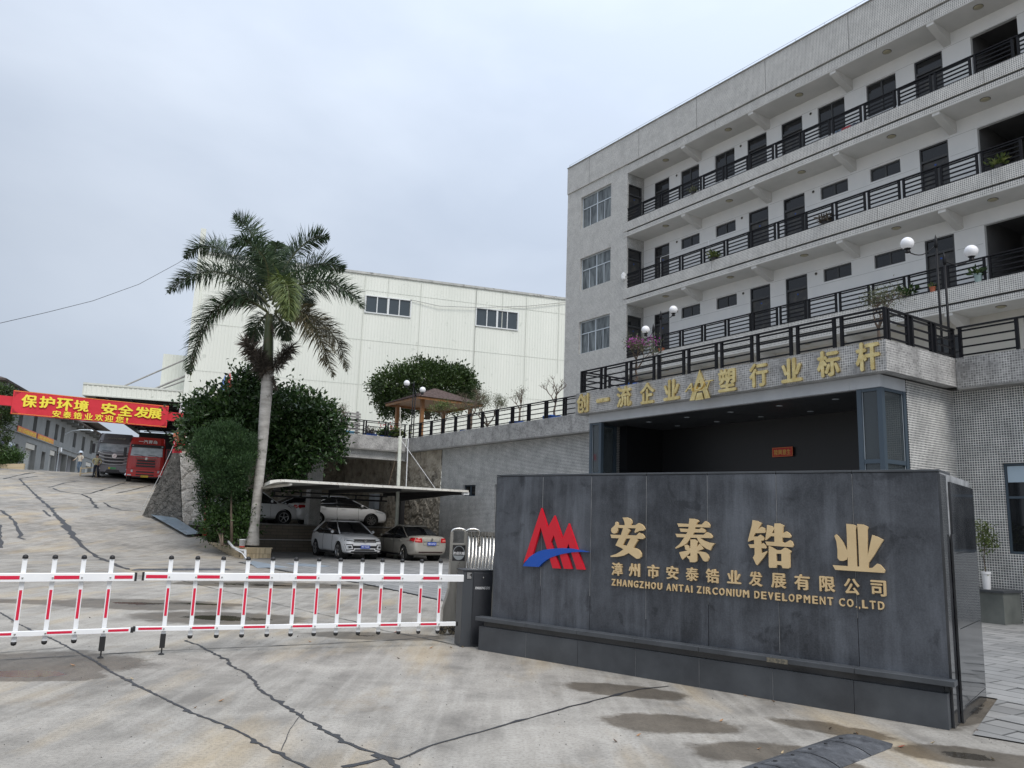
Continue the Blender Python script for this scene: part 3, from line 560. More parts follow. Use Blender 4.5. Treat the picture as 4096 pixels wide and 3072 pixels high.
# a patch on the ledge where the edge has broken off
mb = MB(); mb.box(3.70, -0.041, 0.352, 3.90, -0.03, 0.392); SW.part('edge_repair', mb, noisy('filler', (0.07, 0.068, 0.06), (0.24, 0.21, 0.15), 40, (0.8, 0.9)))
FACE = 0.1
def on_sign(x0, z0, d0=0.03): return lambda u, v, d: (x0+u, FACE-d0+d, z0+v)
at_s = lambda u, v, d: (u, FACE-0.035+d, v)
GL = {
'an': ([(2.023,1.682),(2.078,1.685),(2.119,1.672),(2.14,1.65),(2.142,1.623),(2.128,1.6),(2.193,1.602),(2.229,1.626),(2.268,1.613),(2.295,1.59),(2.308,1.564),(2.297,1.547),(2.242,1.541),(2.188,1.517),(2.18,1.527),(2.197,1.568),(2.093,1.566),(2.112,1.556),(2.127,1.537),(2.107,1.519),(2.086,1.489),(2.206,1.49),(2.238,1.522),(2.274,1.511),(2.298,1.488),(2.304,1.469),(2.29,1.453),(2.21,1.454),(2.229,1.437),(2.211,1.419),(2.195,1.397),(2.167,1.355),(2.207,1.346),(2.243,1.324),(2.265,1.294),(2.263,1.26),(2.24,1.238),(2.208,1.236),(2.107,1.293),(2.046,1.262),(1.964,1.243),(1.877,1.237),(1.871,1.249),(1.947,1.274),(1.996,1.3),(2.041,1.331),(1.996,1.35),(1.937,1.368),(1.941,1.379),(1.98,1.449),(1.882,1.449),(1.867,1.487),(2.006,1.487),(2.034,1.564),(1.964,1.567),(1.967,1.539),(1.952,1.51),(1.919,1.498),(1.889,1.506),(1.875,1.532),(1.88,1.557),(1.905,1.576),(1.928,1.598),(1.93,1.626),(1.944,1.633),(1.963,1.624),(1.966,1.598),(2.055,1.598),(2.052,1.623),(2.04,1.658)], [[(2.073,1.45),(2.13,1.454),(2.082,1.371),(2.031,1.378)]]),
'tai_top': ([(2.847,1.692),(2.895,1.691),(2.942,1.678),(2.953,1.665),(2.935,1.648),(2.924,1.631),(2.989,1.633),(3.028,1.67),(3.06,1.655),(3.08,1.626),(3.074,1.604),(2.916,1.603),(2.912,1.585),(2.96,1.584),(2.988,1.601),(3.024,1.585),(3.033,1.568),(3.026,1.55),(2.9,1.547),(2.889,1.524),(3.009,1.527),(3.045,1.556),(3.084,1.541),(3.107,1.512),(3.1,1.496),(2.97,1.493),(3.009,1.469),(3.066,1.449),(3.133,1.443),(3.1,1.408),(3.084,1.37),(3.037,1.386),(2.98,1.422),(2.951,1.459),(2.934,1.491),(2.859,1.491),(2.842,1.462),(2.813,1.428),(2.776,1.405),(2.687,1.368),(2.681,1.378),(2.732,1.418),(2.769,1.466),(2.79,1.492),(2.702,1.491),(2.683,1.526),(2.81,1.526),(2.827,1.548),(2.747,1.549),(2.732,1.584),(2.834,1.583),(2.84,1.605),(2.721,1.601),(2.706,1.637),(2.84,1.635),(2.847,1.669)], []),
'tai_low': ([(2.859,1.473),(2.908,1.476),(2.948,1.455),(2.937,1.434),(2.932,1.395),(2.962,1.433),(2.987,1.413),(3.01,1.381),(2.958,1.362),(2.935,1.355),(2.986,1.352),(3.026,1.346),(3.054,1.322),(3.064,1.29),(3.05,1.257),(3.025,1.252),(3.003,1.261),(2.979,1.298),(2.958,1.33),(2.934,1.335),(2.934,1.283),(2.93,1.25),(2.907,1.238),(2.852,1.236),(2.844,1.265),(2.815,1.289),(2.82,1.3),(2.858,1.298),(2.858,1.337),(2.812,1.296),(2.767,1.257),(2.75,1.279),(2.728,1.328),(2.735,1.335),(2.798,1.349),(2.843,1.362),(2.82,1.358),(2.798,1.366),(2.794,1.391),(2.787,1.407),(2.813,1.417),(2.842,1.403),(2.849,1.377),(2.858,1.384)], []),
'gao_left': ([(3.543,1.693),(3.592,1.685),(3.636,1.663),(3.622,1.641),(3.598,1.601),(3.632,1.629),(3.665,1.616),(3.679,1.585),(3.671,1.57),(3.571,1.564),(3.551,1.531),(3.593,1.531),(3.623,1.552),(3.65,1.535),(3.663,1.509),(3.651,1.494),(3.629,1.494),(3.63,1.456),(3.648,1.47),(3.675,1.451),(3.683,1.424),(3.675,1.417),(3.63,1.419),(3.63,1.369),(3.688,1.394),(3.688,1.381),(3.651,1.328),(3.583,1.248),(3.572,1.256),(3.54,1.32),(3.559,1.353),(3.56,1.417),(3.513,1.416),(3.495,1.45),(3.557,1.454),(3.554,1.499),(3.491,1.476),(3.494,1.497),(3.535,1.639)], []),
'gao_top': ([(3.692,1.649),(3.732,1.641),(3.762,1.623),(3.769,1.667),(3.813,1.668),(3.863,1.649),(3.851,1.624),(3.845,1.571),(3.883,1.592),(3.914,1.573),(3.928,1.546),(3.92,1.532),(3.844,1.532),(3.843,1.49),(3.867,1.479),(3.916,1.508),(3.937,1.494),(3.949,1.46),(3.939,1.442),(3.689,1.448),(3.67,1.486),(3.763,1.485),(3.764,1.54),(3.729,1.54),(3.677,1.497),(3.67,1.502),(3.687,1.594)], [[(3.765,1.613),(3.764,1.571),(3.74,1.572)]]),
'gao_low': ([(3.704,1.444),(3.727,1.439),(3.784,1.407),(3.828,1.409),(3.866,1.436),(3.896,1.426),(3.926,1.4),(3.912,1.375),(3.91,1.248),(3.894,1.236),(3.838,1.236),(3.828,1.263),(3.786,1.266),(3.775,1.235),(3.708,1.232),(3.701,1.248)], [[(3.78,1.373),(3.83,1.374),(3.829,1.301),(3.778,1.3)]]),
'ye': ([(4.452,1.683),(4.51,1.678),(4.544,1.663),(4.535,1.629),(4.535,1.417),(4.534,1.296),(4.553,1.295),(4.554,1.471),(4.552,1.636),(4.55,1.684),(4.6,1.681),(4.645,1.659),(4.635,1.629),(4.632,1.403),(4.677,1.587),(4.721,1.573),(4.773,1.546),(4.755,1.519),(4.683,1.399),(4.635,1.331),(4.631,1.287),(4.667,1.291),(4.708,1.33),(4.735,1.321),(4.773,1.276),(4.766,1.252),(4.338,1.252),(4.315,1.294),(4.453,1.293),(4.455,1.379),(4.446,1.353),(4.413,1.338),(4.381,1.339),(4.362,1.362),(4.364,1.435),(4.357,1.515),(4.341,1.567),(4.356,1.581),(4.382,1.557),(4.419,1.505),(4.452,1.433),(4.454,1.586)], [])}
for key, nm in (('an', 'letter'), ('tai_top', 'letter'), ('gao_left', 'letter'), ('ye', 'letter')):
    o = SW.part(nm, extrude_poly(*GL[key], at_s, 0.03), GOLDM)
    for extra in {'tai_top': ['tai_low'], 'gao_left': ['gao_top', 'gao_low']}.get(key, []): SW.part('stroke', extrude_poly(*GL[extra], at_s, 0.03), GOLDM, o)
# the company line in smaller characters, then the line in capitals
mids = [('漳',1.88,1.034,2.018,1.179),('州',2.103,1.037,2.238,1.183),('市',2.336,1.037,2.475,1.183),('安',2.567,1.041,2.707,1.183),('泰',2.797,1.04,2.936,1.184),('锆',3.025,1.038,3.165,1.182),('业',3.258,1.048,3.402,1.183),('发',3.489,1.04,3.624,1.185),('展',3.716,1.04,3.861,1.185),('有',3.945,1.04,4.089,1.189),('限',4.183,1.042,4.323,1.186),('公',4.407,1.034,4.542,1.182),('司',4.641,1.039,4.771,1.182)]
for c, x0, z0, x1, z1 in mids:
    SW.part('letter', text_mb(c, on_sign(x0, z0, 0.025), x1-x0, z1-z0, 0.025, 0.028), GOLDM)
caps = [('ZHANGZHOU',1.879,0.921,2.53,0.989),('ANTAI',2.567,0.926,2.885,0.985),('ZIRCONIUM',2.919,0.925,3.506,0.988),('DEVELOPMENT',3.541,0.927,4.319,0.986),('CO.,LTD',4.355,0.928,4.767,0.994)]
for wd, x0, z0, x1, z1 in caps:
    hgt_c = 0.075; n = len(wd); wts = {'I': 0.42, '.': 0.4, ',': 0.4, 'M': 1.15, 'O': 1.08, 'L': .92}; tot = sum(wts.get(c, 1) for c in wd); x = x0; z = 0.921
    for c in wd:
        w = (x1-x0)*wts.get(c, 1)/tot
        cw = w*(0.40 if c == 'I' else 0.35 if c in '.,' else 0.74); ch = hgt_c if c not in '.,' else (0.014 if c == '.' else 0.024); zo = 0 if c != ',' else -0.012
        SW.part('letter', text_mb(c, on_sign(x, z+zo, 0.02), cw, ch, 0.02, 0.03), GOLDM); x += w
# emblem
EM = SW.part('emblem', extrude_poly([(0.621,1.096),(0.872,1.771),(0.977,1.536),(1.072,1.684),(1.198,1.417),(1.285,1.596),(1.52,1.073),(1.41,1.07),(1.285,1.361),(1.255,1.281),(1.345,1.07),(1.229,1.065),(1.068,1.45),(1.029,1.366),(1.176,1.064),(1.064,1.061),(0.868,1.537),(0.76,1.201)], [], lambda u, v, d: (u, FACE-0.03+d, v), 0.03), REDM)
SW.part('swoosh', extrude_poly([(0.621,1.058),(0.646,1.098),(0.715,1.171),(0.785,1.214),(0.854,1.248),(0.932,1.27),(1.009,1.283),(1.112,1.296),(1.213,1.305),(1.346,1.306),(1.477,1.292),(1.582,1.276),(1.445,1.271),(1.347,1.262),(1.281,1.25),(1.198,1.233),(1.114,1.209),(1.038,1.184),(0.979,1.152),(0.911,1.107),(0.864,1.063)], [], lambda u, v, d: (u, FACE-0.04+d, v), 0.036), BLUEM, EM)

# ================================================================== BARRIER, CABINET, SLIDING GATE
FBR = frame(21.7+180, -0.54, 10.40)   # x runs leftwards along the boom, y towards the camera is negative -> set below
def boom(T, x_end, x0, bolts_at, z_top, sgn=1):
    pass
def make_barrier(name, label, F, xs_posts, x0, x1, foot_x, ztop=0.895, lower=(0.262, 0.312), lx=(0.06, 3.8), odd=0, far=False):
    """F: x along the boom from the cabinet, y across; posts on the camera side"""
    T = Thing(name, label, 'barrier', F, (0, 0, 0), 'white and red fence arms of the vehicle barrier')
    mb = MB(); mb.box(x0, -0.022, ztop-0.085, x1, 0.022, ztop, ch=0.006); up = T.part('upper_arm', mb, WPAINT)
    mb = MB(); mb.box(x1, -0.026, ztop-0.088, x1+0.022, 0.026, ztop+0.003); T.part('end_cap', mb, BLK, up)
    mb = MB(); mb.box(lx[0], -0.014, lower[0], lx[1], 0.014, lower[1], ch=0.005); lo = T.part('lower_arm', mb, WPAINT)
    mb = MB(); mb.box(lx[1], -0.018, lower[0]-0.003, lx[1]+0.03, 0.018, lower[1]+0.003, ch=0.008); T.part('end_cap', mb, BLK, lo)
    mb = MB(); mb.box(lx[0]-0.03, -0.018, lower[0]-0.003, lx[0], 0.018, lower[1]+0.003, ch=0.008); T.part('end_cap', mb, BLK, lo)
    pz = [0.20, 1.045]
    pm = MB().box(-0.023, 0.0235, pz[0], 0.023, 0.046, pz[1], ch=0.003)
    po = pm.obj('picket', WPAINT); pme = po.data; bpy.data.objects.remove(po)
    cm = MB(); cm.lathe((0, 0.035, pz[1]-0.004), [(0.027, 0), (0.027, 0.02), (0.02, 0.036), (0.001, 0.043)], 10); c_ = cm.obj('cap', BLK, smooth=True); cme = c_.data; bpy.data.objects.remove(c_)
    tm_ = MB().box(-0.013, 0.0205, 0.42, 0.013, 0.0230, 0.72); t_ = tm_.obj('red_strip', REDT); tme_ = t_.data; bpy.data.objects.remove(t_)
    bm_ = MB(); bm_.lathe((0, -0.006, 0), [(0.009, 0), (0.009, 0.008), (0.004, 0.012)], 8, 'y'); b_ = bm_.obj('bolt', CHROME); bme = b_.data; bpy.data.objects.remove(b_)
    for i, x in enumerate(xs_posts):
        p = T.inst('picket', pme, (x, 0, 0)); T.inst('cap', cme, (0, 0, 0), p)
        T.inst('red_strip', tme_, (0, 0, 0), p)
        if x == foot_x:
            mb = MB(); mb.box(x-0.028, 0.010, 0.075, x+0.028, 0.060, 0.225, ch=0.004); s = T.part('sleeve', mb, BLK, p)
            mb = MB(); mb.tube([(x, 0.035, 0.08), (x, 0.035, 0.02)], 0.008, 6); mb.lathe((x, 0.035, 0.0), [(0.032, 0), (0.03, 0.008), (0.012, 0.02)], 10); T.part('foot', mb, BLK, p)
        else:
            T.inst('cap', cme, (0, -0.068, 2*pz[0]-0.20+0.0), p, (PI, 0, 0)) if False else None
            mb = MB(); mb.lathe((x, 0.035, pz[0]+0.004), [(0.027, 0), (0.027, -0.02), (0.02, -0.034), (0.001, -0.041)], 10); T.part('cap', mb, BLK, p, smooth=True)
        T.inst('bolt', bme, (x, -0.018, ztop-0.045), up); T.inst('bolt', bme, (x, -0.010, (lower[0]+lower[1])/2), lo)
    # red reflective strips on the two arms, in every other bay
    for i in range(len(xs_posts)-1):
        a, b = sorted((xs_posts[i], xs_posts[i+1]))
        if i % 2 == odd:
            mb = MB(); mb.box(a+0.025, -0.0245, ztop-0.062, b-0.012, -0.0215, ztop-0.026); T.part('red_strip', mb, REDT, up)
            mb = MB(); mb.box(a+0.03, -0.0165, lower[0]+0.014, b-0.012, -0.0135, lower[1]-0.012); T.part('red_strip', mb, REDT, lo)
    if far: e0, e1, f0, f1 = x0+0.02, x0+0.20, lx[0]+0.02, lx[0]+0.22; mb = MB(); mb.box(x0-0.022, -0.026, ztop-0.088, x0, 0.026, ztop+0.003); T.part('end_cap', mb, BLK, up)
    else: e0, e1, f0, f1 = x1-0.24, x1-0.02, lx[1]-0.27, lx[1]-0.03
    mb = MB(); mb.box(e0, -0.0245, ztop-0.062, e1, -0.0215, ztop-0.026); T.part('red_strip', mb, REDT, up)
    mb = MB(); mb.box(f0, -0.0165, lower[0]+0.014, f1, -0.0135, lower[1]-0.012); T.part('red_strip', mb, REDT, lo)
    return T
# frame with x along the right-hand boom (towards the left of the picture) and -y towards the camera: mirror-free by building with x reversed
ang = math.degrees(math.atan2(0.37, 0.93))
FBR = frame(ang, -0.54, 10.40)       # x to the right, y away from camera; boom occupies negative x
def neg(xs): return [-x for x in xs]
posts = [3.50, 3.22, 2.94, 2.665, 2.385, 2.115, 1.845, 1.585, 1.315, 1.065, 0.81, 0.555, 0.305]
def make_barrier_neg(*a, **k): return make_barrier(*a, **k)
T1 = make_barrier('barrier_arm', 'right white and red barrier arm fixed to the black parking cabinet', frame(ang+180, -0.54, 10.40), posts, 0.0, 3.76, 3.50, lx=(0.08, 3.79), odd=1)
# pickets must face the camera: flip the across axis of every part by turning the frame
T1.o.matrix_world = FBR @ Matrix.Scale(-1, 4, (1, 0, 0))
ang2 = math.degrees(math.atan2(0.5, 0.866))
T2 = make_barrier('barrier_arm', 'left white and red barrier arm reaching in from the left edge', FW, [0.24+0.272*i for i in range(14)], 0.0, 4.2, 0.24, lx=(-0.02, 4.2), odd=1, lower=(0.262, 0.312), far=True)
T2.o.matrix_world = frame(ang2, -4.09, 8.90) @ Matrix.Scale(-1, 4, (1, 0, 0))

# parking cabinet
CABM = noisy('satin_black_cabinet', (0.022, 0.024, 0.028), (0.032, 0.034, 0.04), 3.0, (0.38, 0.45)); CABL = mat('cabinet_side', (0.05, 0.055, 0.062), 0.4)
FCAB = frame(18.0, -0.545, 10.385)
CB = Thing('parking_cabinet', 'black parking barrier cabinet with white lettering beside the sign wall', 'barrier cabinet', FCAB, (0, 0, 0))
mb = MB(); mb.box(0, 0, 0, 0.135, 0.30, 0.945, ch=0.004); mb.box(0.135, -0.0, 0.0, 0.40, 0.30, 0.945, ch=0.004); CB.part('housing', mb, CABL)
mb = MB(); mb.box(0.14, -0.014, 0.035, 0.395, 0.0, 0.925, ch=0.005); dr_ = CB.part('door', mb, CABM)
mb = MB(); mb.lathe((0.275, -0.014, 0.865), [(0.012, 0), (0.012, 0.005), (0.003, 0.006)], 10, 'y'); CB.part('lock', mb, CHROME, dr_)
mb = MB(); mb.box(-0.01, -0.012, 0.945, 0.41, 0.31, 0.962, ch=0.004); CB.part('lid', mb, CABM)
LETW = mat('white_print', (0.75, 0.75, 0.75), 0.5)
CB.part('lettering', text_mb('PARKING SYS', lambda u, v, d: (0.165+u, -0.0162+d, 0.715+v), 0.20, 0.034, 0.002, 0.02, 0.25), LETW, dr_)
mb = MB(); mb.box(0.045, -0.003, 0.84, 0.118, 0.0, 0.935); st_ = CB.part('label_plate', mb, mat('black_label', (0.012, 0.012, 0.012), 0.3))
for i in range(6): mb = MB(); mb.box(0.052, -0.0045, 0.852+i*0.013, 0.052+random.uniform(0.03, 0.06), -0.0032, 0.856+i*0.013); CB.part('print_line', mb, LETW, st_)

# stainless folding gate behind the cabinet
GT = Thing('folding_gate', 'stainless steel folding gate parked behind the barrier cabinet', 'gate', FW, (-0.8, 11.35, 0))
FROST = mat('frosted_panel', (0.25, 0.27, 0.28), 0.3); SILV = noisy('brushed_steel', (0.42, 0.40, 0.36), (0.60, 0.58, 0.53), 6, (0.25, 0.4), metal=0.85, stretch=(1, 1, 0.2))
hx = Vector((0.97, 0.24, 0)); o0 = Vector((-0.86, 11.42, 0))
def gp(a, b, z): v = o0+hx*a+Vector((-0.24, 0.97, 0))*b; return (v.x, v.y, z)
def gbox(mb, a0, a1, b0, b1, z0, z1): mb.hexa([gp(a0, b0, z0), gp(a1, b0, z0), gp(a1, b1, z0), gp(a0, b1, z0), gp(a0, b0, z1), gp(a1, b0, z1), gp(a1, b1, z1), gp(a0, b1, z1)])
mb = MB(); prof = [(0.0, 0.14), (0.0, 0.34), (0.05, 0.52), (0.075, 0.62), (0.08, 1.0)]
for (l0, z0), (l1, z1) in zip(prof[:-1], prof[1:]): mb.hexa([gp(l0, 0, z0), gp(0.30, 0, z0), gp(0.30, 0.16, z0), gp(l0, 0.16, z0), gp(l1, 0, z1), gp(0.30, 0, z1), gp(0.30, 0.16, z1), gp(l1, 0.16, z1)])
GT.part('leg_housing', mb, SILV)
mb = MB(); gbox(mb, 0.075, 0.30, 0.0, 0.10, 1.0, 1.26); fr_ = GT.part('display_frame', mb, SILV)
mb = MB(); gbox(mb, 0.095, 0.28, -0.006, 0.002, 1.015, 1.235); GT.part('display', mb, mat('black_display', (0.02, 0.02, 0.022), 0.15), fr_)
mb = MB(); c0 = gp(0.187, -0.010, 1.125)
mb.add([gp(0.187+0.085*math.cos(2*PI*i/28), -0.009, 1.125+0.10*math.sin(2*PI*i/28)) for i in range(28)]+[gp(0.187+0.077*math.cos(2*PI*i/28), -0.009, 1.125+0.092*math.sin(2*PI*i/28)) for i in range(28)], [(i, (i+1) % 28, 28+(i+1) % 28, 28+i) for i in range(28)]); GT.part('ring', mb, FROST, fr_)
GT.part('lettering', text_mb('欢迎光临', lambda u, v, d: gp(0.105+u, -0.013+d, 1.10+v), 0.165, 0.042, 0.003, 0.015), LETW, fr_)
mb = MB(); mb.add([gp(0.187+0.07*math.cos(PI+PI*i/14), -0.0095, 1.088+0.062*math.sin(PI+PI*i/14)) for i in range(15)], [tuple(range(15))]); GT.part('frosted_segment', mb, FROST, fr_)
def arch(a0, a1, b, z, h, r, nm='arched_rail'):
    mb = MB(); mb.tube([gp(a0, b, z-0.2)]+[gp(a0+(a1-a0)*(0.5-0.5*math.cos(PI*i/8)), b, z+h*math.sin(PI*i/8)) for i in range(9)]+[gp(a1, b, z-0.2)], r, 8); return GT.part(nm, mb, CHROME, smooth=True)
arch(0.08, 0.285, 0.03, 1.42, 0.045, 0.017); arch(0.30, 0.50, 0.08, 1.42, 0.045, 0.017)
for a in (0.08, 0.285):
    mb = MB(); gbox(mb, a-0.02, a+0.02, 0.01, 0.05, 1.0, 1.42); GT.part('upright', mb, SILV)
for i in range(9):
    a = 0.36+i*0.052; mb = MB(); mb.tube([gp(a, 0.12, 0.16), gp(a, 0.12, 1.41)], 0.019, 8); GT.part('tube', mb, CHROME, smooth=True)
    mb = MB(); gbox(mb, a-0.018, a+0.018, 0.09, 0.15, 1.37, 1.43); GT.part('tube_cap', mb, SILV)
mb = MB(); gbox(mb, 0.30, 0.86, 0.13, 0.2, 0.17, 0.24); GT.part('cross_rail', mb, SILV)
for i in range(5):
    c = gp(-0.0+i*0.155, 0.02, 0.075); w = MB(); w.lathe(c, [(0.02, -0.03), (0.07, -0.03), (0.075, -0.02), (0.075, 0.02), (0.07, 0.03), (0.02, 0.03)], 16, 'y'); wh = GT.part('wheel', w, mat('cast_wheel', (0.20, 0.17, 0.12), 0.45, 0.6) if i == 0 else bpy.data.materials['cast_wheel'])
    w = MB()
    for q in range(7): w.tube([(c[0], c[1]-0.034, c[2]), (c[0]+0.062*math.cos(q*2*PI/7), c[1]-0.034, c[2]+0.062*math.sin(q*2*PI/7))], 0.006, 5)
    GT.part('spokes', w, BLK, wh)
    w = MB(); w.tube([(c[0]+0.088*math.cos(t), c[1]-0.0, c[2]+0.088*math.sin(t)) for t in [PI*0.02+PI*0.96*j/8 for j in range(9)]], 0.014, 6); GT.part('wheel_guard', w, CHROME, wh, smooth=True)


# ================================================================== ADMIN BUILDING (frame FB: x = -u, y = w)
OB = Thing('office_building', 'four storey grey mosaic dormitory block with open white balcony corridors', 'building', FB, (-18, 24, 0))
TW0, TW1 = -30.74, -26.15     # stair tower
XR = 1.0                      # right end, outside the picture
# tower front skin with three windows
tw_holes = [(-29.62, -27.32, 16.38, 18.10), (-29.60, -27.31, 13.12, 14.80), (-29.60, -27.31, 9.85, 11.50), (-29.60, -27.31, 5.95, 6.30)]
mb = MB(); holes_wall(mb, TW0, TW1, 0, 18.62, tw_holes, 24.0, 0.22)
mb.quad((TW0, 24, 0), (TW0, 34, 0), (TW0, 34, 18.62), (TW0, 24, 18.62))
wall = OB.part('tower_wall', mb, MOSF); fix_normals(wall)
def window(T, x0, x1, z0, z1, y, parent=None, tmul=0.62, fr=ALU, gl=GLASSM, name='window', depth=0.05, sash=4, transom=True):
    t = 0.045; mb = MB(); mb.box(x0, y, z0, x1, y+depth, z0+t); mb.box(x0, y, z1-t, x1, y+depth, z1); mb.box(x0, y, z0+t, x0+t, y+depth, z1-t); mb.box(x1-t, y, z0+t, x1, y+depth, z1-t)
    f = T.part(name, mb, fr, parent); xm = (x0+x1)/2; zt = z0+(z1-z0)*tmul
    def bar(a, b, c, d, dd=0.006): m_ = MB(); m_.box(a, y-dd, c, b, y+depth-0.004, d); return T.part('mullion', m_, fr, f)
    bar(xm-t*0.7, xm+t*0.7, z0+t, z1-t)
    if transom:
        for a, b in ((x0+t, xm-t*.7), (xm+t*.7, x1-t)): bar(a, b, zt-t*0.5, zt+t*0.5, 0.004)
    if sash == 4:
        for a, b in ((x0+t, xm), (xm, x1-t)): bar((a+b)/2-t*0.35, (a+b)/2+t*0.35, z0+t, (zt-t*.5) if transom else z1-t, 0.002)
    edges = [x0+t, (x0+t+xm)/2, xm, (xm+x1-t)/2, x1-t] if sash == 4 else [x0+t, xm, x1-t]
    for a, b in zip(edges[:-1], edges[1:]):
        m_ = MB(); m_.box(a+0.004, y+0.018+random.uniform(0, .01), z0+t, b-0.004, y+0.032, (zt if transom else z1-t)); T.part('pane', m_, gl, f)
    if transom:
        for a, b in ((x0+t, xm), (xm, x1-t)): m_ = MB(); m_.box(a+0.004, y+0.02, zt+t*.5, b-0.004, y+0.03, z1-t); T.part('pane', m_, gl, f)
    return f
for h in tw_holes: window(OB, h[0]+.005, h[1]-.005, h[2]+.005, h[3]-.005, 24.12)
# roof parapet band (slightly proud) and balcony edge bands
def band(name, x0, x1, z0, z1, y=24.0, th=0.2, m=MOSF, step=3.6, lines=True):
    """edge band cast in bays with narrow open joints"""
    xs_ = [x0]; x = x0+step*0.5
    while x < x1-0.6: xs_.append(x); x += step
    xs_.append(x1); grp = None
    for a, b in zip(xs_[:-1], xs_[1:]):
        mb = MB(); mb.box(a+0.008, y, z0, b-0.008, y+th, z1); o = OB.part(name, mb, m)
band('parapet_panel', TW0, XR, 18.63, 20.06, 23.94, 0.22)
mb = MB(); mb.box(TW0+0.0, 23.955, 18.66, XR, 24.14, 20.0); OB.part('parapet_core', mb, CONC)
mb = MB(); mb.box(TW0-0.0, 23.90, 20.06, XR, 24.2, 20.10); OB.part('parapet_coping', mb, CONC)
mb = MB(); mb.box(TW0-.03, 24.0, 18.62, XR, 34, 18.75); OB.part('roof_slab', mb, CONC)
mb = MB(); mb.box(TW0-0.02, 24.16, 18.75, TW0+0.2, 34, 20.06); OB.part('parapet_side', mb, MOSF)
for zb, zt in ((18.18, 18.6), (15.0, 15.70), (11.70, 12.44), (8.35, 9.10)):
    top = zb > 18
    x0 = -26.40
    if top: band('edge_band', TW1-0.0, XR, zb+0.04, zb+0.40, 23.99, 0.18)
    else:
        band('edge_band', x0, XR, zb+0.03, zb+0.205, 23.98, 0.2); band('balcony_curb', x0, XR, zb+0.27, zt, 23.96, 0.2)
        mb = MB(); mb.box(x0, 24.02, zb+0.20, XR, 24.14, zb+0.28); OB.part('groove', mb, mat('shadow_groove', (0.05, 0.05, 0.05), .9) if 'shadow_groove' not in bpy.data.materials else bpy.data.materials['shadow_groove'])
    mb = MB(); mb.box(TW1 if top else x0+0.01, 23.985 if not top else 23.995, zb, XR, 25.30, zb+0.03); mb.box(TW1+0.01, 24.16, zb+0.03, XR, 25.30, zb+0.30); OB.part('ceiling_slab', mb, CEIL)
    # tapered beams under the slab
    for xb in (-22.62, -18.95, -15.27, -11.72, -8.1, -4.5):
        mb = MB(); y0, y1 = 24.02, 25.08; a, b = xb-0.12, xb+0.12
        mb.hexa([(a, y0, zb-0.10), (b, y0, zb-0.10), (b, y1, zb-0.42), (a, y1, zb-0.42), (a, y0, zb+0.001), (b, y0, zb+0.001), (b, y1, zb+0.001), (a, y1, zb+0.001)]); OB.part('beam', mb, CEIL)
    for xl in (-24.06, -20.43, -16.97, -13.43, -10.4, -6.9, -3.3):
        mb = MB(); mb.lathe((xl, 24.43, zb), [(0.001, -0.05), (0.09, -0.045), (0.135, -0.02), (0.14, 0.0)], 18); lc = OB.part('ceiling_light', mb, LIGHTC, smooth=True)
        mb = MB(); mb.lathe((xl, 24.43, zb), [(0.142, -0.012), (0.150, -0.012), (0.150, 0.0), (0.142, 0.0)], 18); OB.part('light_rim', mb, FRAMED, lc)
# corridor back wall with doors and windows, floor by floor
doors = [(-25.43, -24.48), (-19.98, -19.01), (-18.29, -17.33), (-12.86, -11.91), (-5.6, -4.65)]
wins = [(-23.75, -22.65), (-21.74, -20.66), (-16.64, -15.51), (-14.64, -13.53), (-8.9+.3, -7.5)]
vents = [-24.0, -20.32, -16.94]
BW_ = 25.08
def door(T, x0, x1, z0, z1, y, plane='y', stained=True):
    P = (lambda a, d, z: (a, y+d, z)) if plane == 'y' else (lambda a, d, z: (y-d, a, z))
    def bx(a, b, d0, d1, c, d): m_ = MB(); m_.hexa([P(a, d0, c), P(b, d0, c), P(b, d1, c), P(a, d1, c), P(a, d0, d), P(b, d0, d), P(b, d1, d), P(a, d1, d)]); return m_
    t = 0.05; f = bx(x0, x0+t, 0.02, 0.12, z0, z1); g = bx(x1-t, x1, 0.02, 0.12, z0, z1); f.add(g.v, g.f); g = bx(x0+t, x1-t, 0.02, 0.12, z1-t, z1); f.add(g.v, g.f)
    zt = z1-0.50; g = bx(x0+t, x1-t, 0.02, 0.12, zt-0.04, zt+0.04); f.add(g.v, g.f)
    d_ = T.part('door', f, FRAMED)
    T.part('door_leaf', bx(x0+t, x1-t, 0.08, 0.11, z0+0.01, zt-0.045), DARKDOOR, d_); T.part('transom_pane', bx(x0+t, x1-t, 0.07, 0.08, zt+0.045, z1-t), GLASSD, d_)
    xm = (x0+x1)/2; T.part('number_plate', bx(xm-0.03, xm+0.03, 0.074, 0.079, zt-0.22, zt-0.17), BLUEM if 'BLUEM' in globals() else FRAMED, d_)
    return d_
